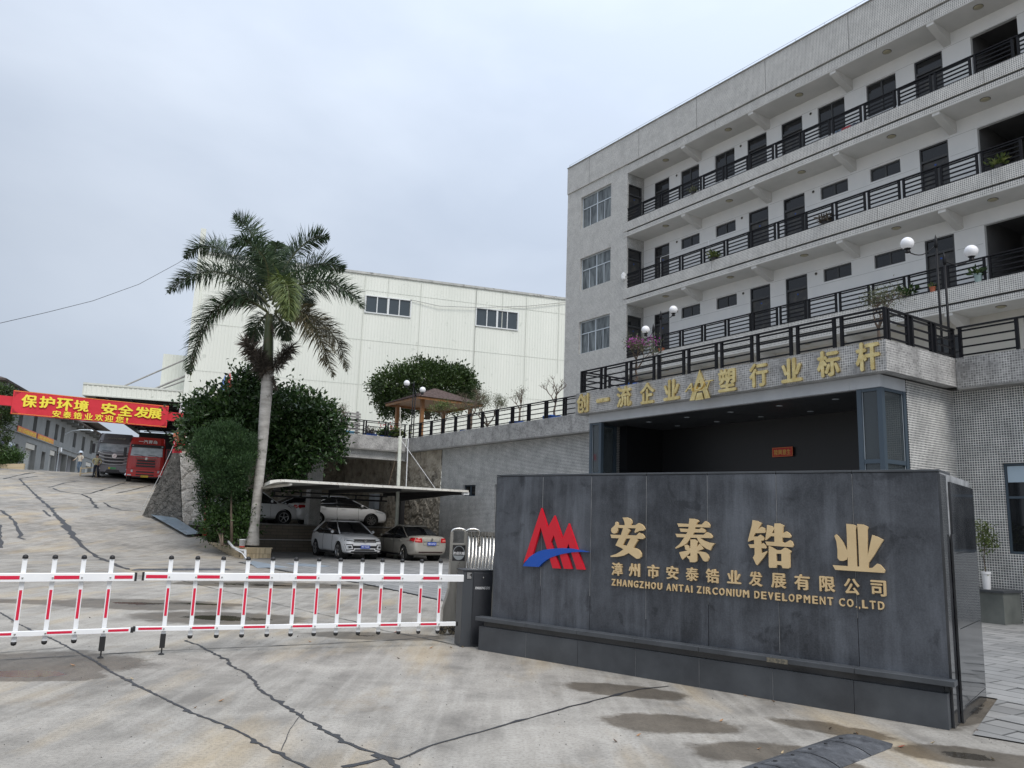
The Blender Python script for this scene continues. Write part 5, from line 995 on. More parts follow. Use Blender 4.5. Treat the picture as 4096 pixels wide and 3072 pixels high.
for i in range(12): mb.tube([(-5.6, 0.5+i*2.2, 8.95), (-0.5, 1.6+i*2.2, 8.95)], 0.04, 5); mb.tube([(-0.5, 1.6+i*2.2, 8.95), (-5.6, 2.7+i*2.2, 8.95)], 0.04, 5)
LCN.part('bracing', mb, STEELDK, kind='stuff')
for a, b, r in (((-3.9, 0.3, 9.45), (-0.3, 1.5, 11.9), .06), ((-2.0, .3, 9.45), (-0.1, .6, 10.6), .075), ((-1.7, .3, 9.42), (-0.05, .6, 10.3), .055)):
    mb = MB(); mb.tube([a, b], r, 6); LCN.part('tie_rod', mb, noisy('weathered_rod', (0.22, 0.22, 0.21), (0.36, 0.35, 0.33), 3, (.6, .8)) if 'weathered_rod' not in bpy.data.materials else bpy.data.materials['weathered_rod'])

mb = MB(); mb.box(-6.1, 27.6, 3.6, -0.3, 27.8, 8.9); mb.box(-0.3, 3.0, 3.6, -0.2, 27.8, 8.9); LCN.part('shade_backing', mb, STEELDK)  # dark sheets added to stand in for the shade behind the loading canopy

# ================================================================== GREY WORKSHOP on the left
GREY = noisy('grey_render', (0.20, 0.21, 0.21), (0.26, 0.27, 0.27), 0.8, (0.85, 0.95), third=((0.10, 0.10, 0.10), 1.2, 0.64)); GREYW = noisy('pale_garage_render', (0.50, 0.51, 0.55), (0.58, 0.59, 0.62), 1.0, (.8, .9))
ROOFT = noisy('brown_roof_tile', (0.06, 0.05, 0.045), (0.11, 0.09, 0.08), 1.0, (0.8, 0.9)); SHUT = mat('roller_shutter', (0.55, 0.57, 0.56), 0.5, 0.1); ORNG = mat('orange_banner', (0.72, 0.16, 0.06), 0.6); YEL = mat('yellow_print', (0.85, 0.62, 0.05), 0.55)
GB = Thing('grey_workshop', 'two storey grey rendered workshop with roller shutters and a dark tiled hipped roof', 'building', FG, (20, 4, 4.3))
up = [(1.9, 3.3, 8.62, 10.35), (-3.55, -2.1, 8.62, 10.35), (7.05, 8.75, 8.62, 10.33), (11.5, 13.1, 8.62, 10.35), (14.7, 16.5, 8.62, 10.36), (21.8, 23.6, 8.62, 10.4), (27.6, 29.4, 8.62, 10.42), (33.5, 35.5, 8.62, 10.44), (39.5, 41.2, 8.62, 10.4), (46, 47.5, 8.62, 10.4)]
dn = [(0.2, 4.5, 4.2, 7.4), (6.95, 8.6, 5.2, 7.0), (10.6, 13.6, 4.2, 7.45), (13.9, 19.6, 4.2, 7.46), (19.9, 25.2, 4.2, 7.46), (32.1, 36.6, 4.2, 7.45), (-3.95, -2.3, 5.2, 6.95), (-7.0, -5.9, 5.2, 6.9)]
mb = MB(); holes_wall(mb, -14, 60, 4.0, 11.2, up+dn, 0.0, 0.55); o = GB.part('front_wall', mb, GREY); fix_normals(o)
mb = MB(); mb.box(-14, 1.5, 4, 13.7, 14, 11.2); mb.box(25.4, 1.5, 4, 60, 14, 11.2); mb.box(13.7, 5.0, 4, 25.4, 14, 11.2); mb.box(13.7, 1.5, 7.5, 25.4, 5.0, 11.2); GB.part('core', mb, GREY)
for h in up+[(6.95, 8.6, 5.2, 7.0), (-3.95, -2.3, 5.2, 6.95), (-7.0, -5.9, 5.2, 6.9)]:
    mb = MB(); mb.box(h[0], .35, h[2], h[1], .42, h[3]); mb.box(h[0], .30, h[2]+(h[3]-h[2])*.55, h[1], .35, h[2]+(h[3]-h[2])*.6); f = GB.part('window', mb, FRAMED)
    mb = MB(); xm = (h[0]+h[1])/2; mb.box(h[0]+.06, .325, h[2]+.05, xm-.03, .345, h[2]+(h[3]-h[2])*.55); GB.part('pane', mb, GLASSM if h[0] in (7.05,) else GLASSD, f); mb = MB(); mb.box(xm+.03, .325, h[2]+.05, h[1]-.06, .345, h[2]+(h[3]-h[2])*.55); GB.part('pane', mb, GLASSD, f)
for h in (dn[0], dn[2], dn[5]):
    mb = MB(); n = int((h[3]-.45-h[2])/.14); vs = []
    for i in range(n+1): z = h[2]+i*.14; vs += [(h[0]+.05, .42, z), (h[1]-.7, .42, z), (h[0]+.05, .36, z+.10), (h[1]-.7, .36, z+.10)]
    fs = []
    for i in range(n): q = i*4; fs += [(q, q+1, q+3, q+2), (q+2, q+3, q+5, q+4)]
    mb.add(vs, fs); s_ = GB.part('roller_shutter', mb, SHUT); mb = MB(); mb.box(h[0]+.02, .05, h[3]-.52, h[1]-.62, .42, h[3]-.04); GB.part('shutter_box', mb, CREAM, s_)
    mb = MB(); mb.box(h[1]-.69, .43, h[2], h[1], .5, h[3]); GB.part('side_panel', mb, GREY, s_)
# two open bays
mb = MB(); mb.quad((13.9, 5.0, 4.2), (19.75, 5.0, 4.2), (19.75, 5.0, 7.5), (13.9, 5.0, 7.5)); mb.box(19.62, .1, 4.2, 19.88, 5.0, 7.46); mb.box(25.2, .56, 4.2, 25.4, 5.0, 7.5); GB.part('bay_wall', mb, GREYW)
mb = MB(); mb.box(13.9, .56, 7.42, 25.2, 5.0, 7.5); GB.part('bay_ceiling', mb, GREY)
mb = MB(); mb.box(14.6, 4.9, 6.35, 16.0, 4.96, 6.6); mb.box(14.6, 4.9, 5.95, 16.2, 4.96, 6.15); GB.part('notice', mb, CREAM)
mb = MB(); mb.box(-14, -.12, 7.94, 60, -.003, 8.04); GB.part('string_course', mb, GREY)
mb = MB(); mb.hexa([(-14.5, -1.3, 11.15), (61, -1.3, 11.15), (61, 15.3, 11.15), (-14.5, 15.3, 11.15), (-14.5, -1.35, 11.30), (61, -1.35, 11.30), (61, 15.3, 11.3), (-14.5, 15.3, 11.3)]); mb.hexa([(-14.5, -1.35, 11.3), (61, -1.35, 11.3), (61, 15.3, 11.3), (-14.5, 15.3, 11.3), (-8, 5.5, 13.6), (54, 5.5, 13.6), (54, 8.5, 13.6), (-8, 8.5, 13.6)]); GB.part('roof', mb, ROOFT)
for x in range(-13, 60, 3): mb = MB(); mb.box(x, -1.2, 10.82, x+.25, -.01, 11.14); GB.part('eaves_bracket', mb, GREY)
mb = MB(); mb.hexa([(22.6, -2.4, 11.75), (33.6, -2.4, 11.75), (33.6, 2, 11.75), (22.6, 2, 11.75), (26.5, -.6, 12.9), (29.5, -.6, 12.9), (29.5, 0, 12.9), (26.5, 0, 12.9)]); GB.part('roof_hip', mb, ROOFT)
OBN = Thing('slogan_banner', 'long orange slogan banner with yellow characters hung on the grey workshop', 'banner', FG, (3.8, -.08, 8.0))
for x0, x1, t in ((-3.75, 3.30, '保护人类环境建造绿色家园'), (3.88, 11.2, '弘扬安全理念规范安全行为')):
    mb = MB(); mb.box(x0, -.08, 7.98, x1, -.05, 8.57); c_ = OBN.part('cloth', mb, ORNG); OBN.part('lettering', text_mb(t, lambda u, v, d, x0=x0: (x0+.2+u, -.095+d, 8.04+v), x1-x0-.4, .46, .01, .02), YEL, c_)
def board(label, x0, x1, z0, z1, m, F=FG, y=-.1, nm='notice_board'):
    T = Thing(nm, label, 'notice board', F, (x0, y, z0)); mb = MB(); mb.box(x0, y, z0, x1, y+.06, z1); T.part('panel', mb, m)
    mb = MB()
    for i in range(4): mb.box(x0+.2, y-.008, z1-.25-i*.13, x0+.2+random.uniform(.5, 1.1), y-.001, z1-.2-i*.13)
    T.part('print', mb, BLUEM, kind=None)
board('white notice board with a blue foot on the grey workshop beside the hedge', -5.8, -3.95, 6.03, 6.9, mat('board_white', (0.66, 0.72, 0.76), .5)); board('purple and white notice panel at the far left of the grey workshop', -8.6, -7.2, 5.85, 6.75, mat('board_purple', (0.30, 0.26, 0.52), .5))
WL = Thing('wall_lamp', 'curved grey outreach lamp under the eaves of the grey workshop', 'lamp', FG, (17.2, -.1, 9.6))
mb = MB(); mb.tube([(17.0, 0, 9.7), (17.1, -.5, 10.1), (17.6, -1.3, 10.35), (18.6, -2.4, 10.5)], .06, 6); WL.part('arm', mb, ALU); mb = MB(); mb.lathe((18.6, -2.4, 10.42), [(.02, .12), (.16, .04), (.2, -.04), (.02, -.06)], 10); WL.part('lamp_head', mb, ALU)
SB = Thing('camera_box', 'small white camera box on a thin pole before the open garage bays', 'security camera', FG, (14.1, -.1, 7.4))
mb = MB(); mb.box(13.9, -.35, 7.5, 14.5, -.1, 7.95); SB.part('housing', mb, WPAINT); mb = MB(); mb.tube([(13.8, -.2, 4.2), (13.8, -.2, 7.5)], .045, 6); SB.part('pole', mb, ALU)
# hedge and planter in front of it
HP = Thing('low_planter', 'low tiled planter edging under the hedge at the far left', 'planter', FW, (-40, 61, 4))
a0, a1 = Vector((-40.031,61.5,4.159)), Vector((-37.835,61.5,4.28)); nT = 34; dv = (a1-a0)/nT
bm_ = MB().box(-0.060, -0.06, 0, 0.060, 0.06, 0.48).obj('edging_tile', TILEY); bme = bm_.data; bpy.data.objects.remove(bm_); ang_ = math.atan2(dv.y, dv.x)
for i in range(nT): p = a0+dv*(i+.5); HP.inst('edging_tile', bme, (p.x, p.y, p.z-.05+random.uniform(-.01, .01)), rot=(0, 0, ang_))

# ================================================================== RED GATE ARCH, BANNER, LANTERN, PIER
REDC = noisy('red_cloth', (0.55, 0.015, 0.03), (0.68, 0.03, 0.05), 1.2, (0.6, 0.7)); YELP = mat('yellow_letters', (0.88, 0.74, 0.06), 0.5); RUSTB = mat('faded_orange_lantern', (0.50, 0.17, 0.09), 0.5)
AR = Thing('gate_beam', 'red wrapped beam spanning the road between gate posts', 'gate', FB, (-42, 8.3, 0))
mb = MB(); mb.box(-42.2, -7, 5.98, -41.9, 8.5, 6.40); 
AR.part('beam', mb, REDC)
mb = MB(); mb.box(-42.3, 8.25, 3.9, -41.95, 8.55, 6.9, ch=.02); AR.part('gate_post', mb, WPAINT)
for z in (4.35, 4.75): mb = MB(); mb.box(-42.36, 8.15, z-.05, -41.88, 8.65, z+.25); AR.part('red_wrap', mb, REDC)
BN = Thing('welcome_banner', 'big red banner with yellow Chinese welcome lettering hung across the road', 'banner', FB, (-41.8, 4.3, 5.6))
bnY0, bnY1 = 1.05, 7.66; sx_ = 1
NB = 24; vs = []
for i in range(NB+1):
    y = bnY0+(bnY1-bnY0)*i/NB; 
    for z in (5.60, 5.60+.56, 6.69): vs.append((-41.84+.012*math.sin(i*1.1)*(1 if z < 6.6 else .2), y, z-.012*math.sin(PI*i/NB)))
mb = MB(); mb.add(vs, [(3*i+j, 3*i+3+j, 3*i+4+j, 3*i+1+j) for i in range(NB) for j in (0, 1)]); bc = BN.part('cloth', mb, REDC, smooth=True)
def on_bn(y0, z0): return lambda u, v, d: (-41.79-d*0-0.0+(0.006-d), y0+u, z0+v)
for t, y0, y1, z0, z1 in ([('保',1.393,2.015,5.958,6.548),('护',2.091,2.722,5.991,6.551),('环',2.792,3.447,5.949,6.541),('境',3.493,4.132,5.991,6.535),('安',4.659,5.344,5.959,6.535),('全',5.376,6.059,5.966,6.526),('发',6.113,6.819,5.963,6.511),('展',6.733,7.37,5.969,6.505)]):
    BN.part('lettering', text_mb(t, on_bn(y0, z0), y1-y0, z1-z0, .012, .035), YELP, bc)
for t, y0, y1, z0, z1 in ([('安',2.675,3.024,5.618,5.939),('泰',3.113,3.451,5.62,5.943),('锆',3.541,3.898,5.625,5.95),('业',3.995,4.351,5.632,5.955),('欢',4.437,4.796,5.633,5.951),('迎',4.864,5.232,5.631,5.952),('您',5.338,5.689,5.638,5.945),('!',5.791,5.883,5.665,5.907)]):
    BN.part('lettering', text_mb(t, on_bn(y0, z0), y1-y0, z1-z0, .012, .025), YELP, bc)
CRN = mat('dark_corner_print', (0.12, 0.01, 0.02), .5)
for cy, s in ((bnY0+.06, 1), (bnY1-.06, -1)):
    for cz, q in ((5.66, 1), (6.63, -1)):
        mb = MB()
        for a, b, c, d in ((0, .22, 0, .012), (0, .012, 0, .22), (.04, .16, .04, .052), (.04, .052, .04, .16), (.08, .11, .08, .09)): mb.box(-41.815, cy+s*a, cz+q*c, -41.81, cy+s*b, cz+q*d)
        BN.part('corner_ornament', mb, CRN, bc)
mb = MB()
for z in (5.63, 6.655): mb.box(-41.815, bnY0+.03, z, -41.812, bnY1-.03, z+.008)
BN.part('border_line', mb, YELP, bc, kind=None)
LN = Thing('festival_lantern', 'faded orange festival lantern hanging beside the stone pier', 'lantern', FB, (-41.4, 8.25, 5.2))
mb = MB(); mb.sphere((-41.4, 8.22, 5.22), .30, 20, 12, sq=.95); LN.part('globe', mb, RUSTB, smooth=True)
mb = MB(); mb.lathe((-41.4, 8.22, 5.22), [(.10, -.33), (.11, -.28), (.11, .28), (.10, .33)], 12); LN.part('collar', mb, mat('lantern_gold', (.5, .33, .08), .4)); 
mb = MB(); mb.tube([(-41.4, 8.22, 5.5), (-41.5, 8.3, 5.9), (-41.95, 8.35, 5.95)], .01, 5); LN.part('cord', mb, BLK)
SPR = Thing('stone_pier', 'battered stone pier by the ramp, dark rubble side and pale facing', 'retaining wall', FB, (-41, 8.5, 1))
A0, B0, C0 = (-42.0, 7.05, 1.25), (-40.6, 8.68, .55), (-40.6, 9.75, .55); A1, B1, C1 = (-41.4, 8.0, 4.33), (-40.95, 8.22, 4.33), (-40.95, 9.4, 4.33)
SPR.part('rubble_face', vor_surface(A0, B0, B1, A1, 60, 100, .26, .06, 8), STONED); SPR.part('pale_face', vor_surface(B0, C0, C1, B1, 60, 150, .55, .10, 9, groove=.16), STONEW)
0 and SPR.part('rubble_face', vor_surface((-75, 6.9+1.4, 2.5), A0, A1, (-75, 8.4, 4.4), 200, 24, .3, .05, 10), STONED)
mb = MB(); mb.hexa([(-42.0, 7.2, .6), (-40.62, 8.75, .5), (-40.62, 9.8, .5), (-46, 9.8, .5), (-41.4, 8.05, 4.30), (-40.98, 8.26, 4.30), (-40.98, 9.4, 4.30), (-46, 9.4, 4.30)]); SPR.part('core', mb, STONED)
RPST = Thing('red_post', 'narrow red painted post half hidden by bushes at the planter', 'post', FB, (-36.1, 8.6, .4))
mb = MB(); mb.box(-36.2, 8.55, .4, -36.02, 8.72, 2.5, ch=.01); RPST.part('post', mb, mat('red_paint', (.45, .02, .03), .5)); mb = MB(); mb.box(-36.22, 8.53, .3, -36.0, 8.74, .5, ch=.01); RPST.part('base', mb, CONC)
def BP(x, y, z): q = FB @ Vector((x, y, z)); return (q.x, q.y, q.z)
mb = MB(); cor = [BP(-41.6, 7.35, 1.32), BP(-41.0, 8.35, 1.22), BP(-36.0, 8.42, .62), BP(-35.5, 7.75, .57)]
mb.add(cor+[(a, b, c-.02) for a, b, c in cor], [(0, 1, 2, 3), (7, 6, 5, 4), (0, 4, 5, 1), (1, 5, 6, 2), (2, 6, 7, 3), (3, 7, 4, 0)]); solo('ramp_sheet', mb, noisy('wet_steel_sheet', (.20, .27, .33), (.33, .40, .46), 1.2, (.2, .5), metal=.3, third=((.10, .13, .16), .9, .55)), 'long blue grey steel sheet lying along the ramp edge below the stone pier', 'metal sheet', FW, cor[2])
CBL = Thing('hanging_cable', 'thin white cable slanting down in front of the stone pier', 'cable', FB, (-41.2, 8, 3))
mb = MB(); mb.tube([(-41.2, 8.05, 5.0), (-41.6, 7.55, 3.2), (-42.3, 7.0, 1.45)], .012, 5); CBL.part('cable', mb, WPAINT)

# ================================================================== CARPORT
CP = Thing('carport', 'flat thin carport roof with rust stained white edge over the parked cars', 'carport', FB, (-30, 12.5, 0))
CPU = noisy('carport_underside', (0.32, 0.32, 0.30), (0.42, 0.415, 0.40), 1.2, (.6, .8))
NS = 18; ya_, yb_ = 8.9, 16.35
for i in range(NS):
    a, b = ya_+(yb_-ya_)*i/NS, ya_+(yb_-ya_)*(i+1)/NS; mb = MB(); mb.box(-26.94, a+.004, 2.665, -26.90, b-.004, 2.745); CP.part('edge_trim', mb, RUST)
mb = MB(); mb.hexa([(-34.4, 10.75, 2.70), (-26.94, ya_, 2.70), (-26.94, yb_, 2.70), (-34.4, yb_, 2.70), (-34.4, 10.75, 2.735), (-26.94, ya_, 2.735), (-26.94, yb_, 2.735), (-34.4, yb_, 2.735)]); CP.part('roof_sheet', mb, CPU)
for i in range(38): 
    x = -34.3+i*.2
    mb = MB(); mb.box(x, ya_+(-26.94-x)*.248, 2.735, x+.05, yb_, 2.76); 
    if i % 2 == 0: CP.part('roof_rib', mb, CPU)
for y in (10.9, 13.4, 16.1): mb = MB(); mb.box(-34.3, y, 2.56, -27.1, y+.08, 2.695); CP.part('rafter', mb, STEELDK)
mb = MB(); mb.box(-34.3, 10.8, 2.28, -34.2, 16.3, 2.36); CP.part('beam', mb, STEELDK); mb = MB(); mb.box(-34.3, 10.8, 2.50, -34.2, 16.3, 2.56); CP.part('beam', mb, STEELDK)
for y in (10.9, 12.1, 13.4, 14.7, 16.0): mb = MB(); mb.box(-34.29, y, 2.36, -34.21, y+.05, 2.50); CP.part('strut', mb, STEELDK)
# curved end of the roof and the steel leg at the wall
mb = MB(); n = 8; vs = []
for i in range(n+1): t = i/n; vs += [(-26.92, ya_-.5*t, 2.745-.06*t*t), (-34.4, 10.75-.5*t, 2.745-.06*t*t), (-26.92, ya_-.5*t, 2.665-.10*t*t), (-34.4, 10.75-.5*t, 2.69-.10*t*t)]
mb.add(vs, [(4*i, 4*i+1, 4*i+5, 4*i+4) for i in range(n)]+[(4*i+2, 4*i+6, 4*i+7, 4*i+3) for i in range(n)]+[(4*i, 4*i+4, 4*i+6, 4*i+2) for i in range(n)]+[(4*n, 4*n+1, 4*n+3, 4*n+2)]); CP.part('roof_end', mb, RUST)
mb = MB(); mb.lathe((-26.98, ya_+.35, 2.60), [(.055, 0), (.055, 6), (.0001, 6)], 10, 'x'); 
mb = MB(); mb.tube([(-26.95, 9.15, 2.60), (-30, 9.1, 2.52)], .055, 8); CP.part('drain_pipe', mb, CREAM, smooth=True)
mb = MB(); mb.box(-33.35, 16.52, -.1, -33.15, 16.72, 2.68); CP.part('column', mb, STEELDK); mb = MB(); mb.hexa([(-33.3, 16.25, 2.30), (-27.1, 16.27, 2.62), (-27.1, 16.35, 2.62), (-33.3, 16.35, 2.30), (-33.3, 16.25, 2.69), (-27.1, 16.27, 2.69), (-27.1, 16.35, 2.69), (-33.3, 16.35, 2.69)]); CP.part('tapered_arm', mb, STEELDK)
mb = MB(); mb.box(-27.1, 16.15, 2.56, -26.95, 16.4, 2.66); CP.part('gutter_outlet', mb, WPAINT)
EB = Thing('electric_box', 'grey white electric meter box on the stone wall behind the white saloon', 'electric box', FB, (-40.9, 17, 2))
mb = MB(); mb.box(-37.2, 16.72, 1.95, -36.5, 16.98, 2.72, ch=.01); EB.part('housing', mb, mat('meter_box', (.50, .53, .56), .5)); mb = MB(); mb.box(-37.22, 16.70, 2.70, -36.48, 17.0, 2.74); EB.part('lid', mb, CREAM)
mb = MB(); mb.tube([(-36.8, 16.85, 1.95), (-36.75, 16.8, 1.6), (-36.9, 16.82, 1.3), (-36.7, 16.8, 1.12)], .04, 6); mb.tube([(-36.9, 16.8, 1.95), (-37.05, 16.75, 1.7), (-36.95, 16.8, 1.45), (-36.7, 16.78, 1.65), (-36.75, 16.8, 1.9)], .03, 6); EB.part('cable_bundle', mb, BLK)
# white concrete pole with a thin mast and a stay rope, behind the carport edge
WP = Thing('flag_pole', 'short white concrete pole with thin mast and slanting stay rope before the terrace', 'pole', FB, (-29.9, 14.75, 0))
mb = MB(); mb.tube([(-29.86, 14.75, -.1), (-29.92, 14.68, 4.97)], .075, 12); WP.part('pole', mb, noisy('lichen_concrete', (.42, .44, .38), (.55, .56, .50), 4, (.8, .9)), smooth=True); mb = MB(); mb.tube([(-29.92, 14.68, 4.9), (-29.96, 14.62, 6.2)], .022, 6); WP.part('mast', mb, CREAM)
mb = MB(); mb.tube([(-29.92, 14.70, 4.86), (-28.95, 16.0, 2.78)], .010, 5); WP.part('stay_rope', mb, WPAINT); mb = MB(); mb.tube([(-29.85, 14.78, 4.88), (-29.7, 14.95, 4.88), (-29.7, 14.98, 2.8)], .018, 6); WP.part('conduit', mb, WPAINT)
mb = MB(); mb.tube([(-29.95, 14.64, 4.5), (-30.1, 14.35, 2.8)], .006, 4); WP.part('stay_rope', mb, mat('brown_rope', (.25, .18, .12), .9))

# ================================================================== TERRACE: gazebo, fence, lamps, pots
WOOD = noisy('orange_varnished_wood', (0.20, 0.09, 0.032), (0.30, 0.145, 0.055), 4.0, (.45, .6), stretch=(1, 1, .2)); SHING = noisy('brown_shingle', (0.075, 0.05, 0.045), (0.14, 0.10, 0.09), 7, (.85, .95))
GZ_ = Thing('gazebo', 'square timber gazebo with brown shingled pyramid roof at the terrace corner', 'gazebo', FB, (-37.3, 20.9, 4.93))
gx0, gx1, gy0, gy1, ze = -38.9, -35.7, 18.0, 22.2, 7.62; cx, cy = (gx0+gx1)/2, (gy0+gy1)/2
gx0, gx1 = -39.1, -36.75; 
gc = Vector((-37.3, 20.2, 0)); hw = 1.95
def gpt(a, b, z): return (gc.x+a, gc.y+b, z)
for a, b in ((-1.45, -1.45), (1.45, -1.45), (1.45, 1.45), (-1.45, 1.45)): mb = MB(); mb.box(gc.x+a-.09, gc.y+b-.09, 4.93, gc.x+a+.09, gc.y+b+.09, 7.66, ch=.008); GZ_.part('post', mb, WOOD)
for a0, b0, a1, b1 in ((-hw, -hw, hw, -hw+.07), (-hw, hw-.07, hw, hw), (-hw, -hw+.07, -hw+.07, hw-.07), (hw-.07, -hw+.07, hw, hw-.07)): mb = MB(); mb.box(gc.x+a0, gc.y+b0, 7.60, gc.x+a1, gc.y+b1, 7.72); GZ_.part('fascia_board', mb, WOOD)
mb = MB(); mb.add([gpt(-hw, -hw, 7.70), gpt(hw, -hw, 7.70), gpt(hw, hw, 7.70), gpt(-hw, hw, 7.70), gpt(0, 0, 8.55)], [(0, 1, 4), (1, 2, 4), (2, 3, 4), (3, 0, 4), (0, 3, 2, 1)]); rf = GZ_.part('roof', mb, WOOD)
def shingles(T, parent):
    for side in range(4):
        ca, sa = math.cos(side*PI/2), math.sin(side*PI/2); rows = 11
        for r in range(rows):
            t0, t1 = r/rows, (r+1.25)/rows; t1 = min(t1, 1); h0, h1 = (hw+.06)*(1-t0), (hw+.06)*(1-t1); z0, z1 = 7.735+t0*.86, 7.735+t1*.86
            mb = MB(); P = []
            for a, b, z in ((-h0, -h0, z0+.028), (h0, -h0, z0+.028), (h1, -h1, z1), (-h1, -h1, z1), (-h0, -h0, z0), (h0, -h0, z0)): P.append(gpt(a*ca-b*sa, a*sa+b*ca, z))
            mb.add(P, [(0, 1, 2, 3), (4, 5, 1, 0)]); T.part('shingle_course', mb, SHING, parent)
shingles(GZ_, rf)
mb = MB(); mb.box(gc.x-1.3, gc.y-1.3, 5.3, gc.x+1.3, gc.y-1.0, 5.36); GZ_.part('bench', mb, WOOD)
FN = Thing('slat_fence', 'weathered grey horizontal slat fence behind the terrace flower pots', 'fence', FB, (-40.5, 13.5, 4.93)); GREYS = noisy('grey_timber', (.16, .155, .15), (.30, .29, .28), 3, (.8, .9), stretch=(1, .2, 1))
for y in (9.3, 12.1, 14.9, 17.3): mb = MB(); mb.box(-40.95, y, 4.93, -40.8, y+.1, 7.35); FN.part('fence_post', mb, GREYS)
for i in range(13): mb = MB(); z = 5.1+i*.17; mb.box(-40.80, 9.3, z, -40.77, 17.5, z+.115+random.uniform(-.01, .01)); FN.part('slat', mb, GREYS)
def globe_lamp(label, poles, F=FB):
    """poles: list of (base xy, top z, globe xyz, radius)"""
    T = Thing('terrace_lamp', label, 'lamp', F, (*poles[0][0], 4.93), 'white globe lamps on black poles along the terrace')
    for (bx, by), zt, g, r in poles:
        mb = MB(); mb.tube([(bx, by, 4.93), (bx, by, zt-.35)], .03, 8); mb.lathe((bx, by, zt-.35), [(.03, 0), (.05, .08), (.04, .2), (.003, .35)], 8); po = T.part('pole', mb, IRON, smooth=True)
        d = Vector((g[0]-bx, g[1]-by, 0)); pts = []
        for i in range(9):
            t = i/8; pts.append((bx+d.x*t, by+d.y*t, (g[2]-r-.05)-(0.12*math.sin(PI*t))+(zt-.25-(g[2]-r-.05))*(1-t)**2*1.0))
        mb = MB(); mb.tube(pts, .013, 6); T.part('scroll_arm', mb, IRON, po)
        mb = MB(); mb.lathe((g[0], g[1], g[2]-r-.07), [(.02, -.02), (.07, 0), (.05, .06), (.09, .10), (.085, .12)], 12); T.part('globe_cup', mb, IRON, po)
        mb = MB(); mb.sphere(g, r, 24, 16); T.part('globe', mb, LAMPW, po, smooth=True)
globe_lamp('twin globe lamp at the right hand corner of the terrace, nearest the camera', [((-9.21, 18.49), 8.79, (-9.62, 17.95, 8.55), .155), ((-9.11, 18.64), 8.37, (-8.72, 19.15, 8.38), .155)])
globe_lamp('twin globe lamp beside the gazebo', [((-34.16, 17.33), 8.25, (-34.36, 17.05, 8.11), .15), ((-34.1, 17.42), 7.82, (-33.9, 17.7, 7.80), .15)])
globe_lamp('twin globe lamp in front of the left end of the balcony corridor', [((-20.14, 20.19), 9.45, (-19.86, 20.56, 9.49), .155), ((-20.30, 19.97), 8.95, (-20.46, 19.74, 8.70), .155)])


# ================================================================== PLANTS
def leafmat(name, c1, c2, c3=None, rough=0.45, sc=3.0, spec=0.4):
    m = mat(name, c1, rough, spec=spec); nt = m.node_tree; b = nt.nodes['Principled BSDF']
    at = N(nt, 'ShaderNodeAttribute'); at.attribute_name = 'tint'
    r = N(nt, 'ShaderNodeValToRGB'); L(nt, at.outputs['Fac'], r.inputs[0]); e = r.color_ramp.elements
    e[0].color = (*c1, 1); e[1].color = (*c2, 1)
    if c3: e[1].position = .8; k = e.new(1.0); k.color = (*c3, 1)
    L(nt, r.outputs[0], b.inputs['Base Color'])
    b.inputs['Subsurface Weight'].default_value = 0.0
    tr = N(nt, 'ShaderNodeBsdfTranslucent'); L(nt, r.outputs[0], tr.inputs[0]); ms = N(nt, 'ShaderNodeMixShader', inp={0: 0.22}); out = [n for n in nt.nodes if n.type == 'OUTPUT_MATERIAL'][0]
    L(nt, b.outputs[0], ms.inputs[1]); L(nt, tr.outputs[0], ms.inputs[2]); L(nt, ms.outputs[0], out.inputs[0]); return m
def leaves_obj(name, pos, dirs, nrm, size, width, m, tint, fold=0.25, parent=None, loc=(0, 0, 0)):
    """pos: leaf bases, dirs: leaf axis, nrm: leaf normal; each leaf a folded diamond of four points"""
    n = len(pos); dirs = dirs/np.linalg.norm(dirs, axis=1, keepdims=True); side = np.cross(nrm, dirs); side /= np.linalg.norm(side, axis=1, keepdims=True)+1e-9; up = np.cross(dirs, side)
    s = size[:, None]; w = (size*width)[:, None] if np.isscalar(width) else width[:, None]
    a = pos; c = pos+dirs*s-up*s*0.12; b_ = pos+dirs*s*0.5+side*w*0.5+up*w*fold; d = pos+dirs*s*0.5-side*w*0.5+up*w*fold; mid = pos+dirs*s*.5
    v = np.stack([a, b_, c, d], 1).reshape(-1, 3)-np.array(loc); f = (np.arange(n)*4)[:, None]
    tri = np.concatenate([f+np.array([[0, 1, 2]]), f+np.array([[0, 2, 3]])], 1).reshape(-1, 3)
    me = bpy.data.meshes.new(name); me.vertices.add(len(v)); me.vertices.foreach_set('co', v.ravel()); me.loops.add(tri.size); me.loops.foreach_set('vertex_index', tri.ravel().astype(np.int32))
    me.polygons.add(len(tri)); me.polygons.foreach_set('loop_start', np.arange(0, tri.size, 3, dtype=np.int32)); me.update(calc_edges=True); me.materials.append(m)
    at = me.attributes.new('tint', 'FLOAT', 'POINT'); at.data.foreach_set('value', np.repeat(tint, 4).astype(np.float32))
    o = bpy.data.objects.new(name, me); col.objects.link(o)
    if parent: o.parent = parent
    return o
def rdir(n): v = rng.normal(size=(n, 3)); return v/np.linalg.norm(v, axis=1, keepdims=True)
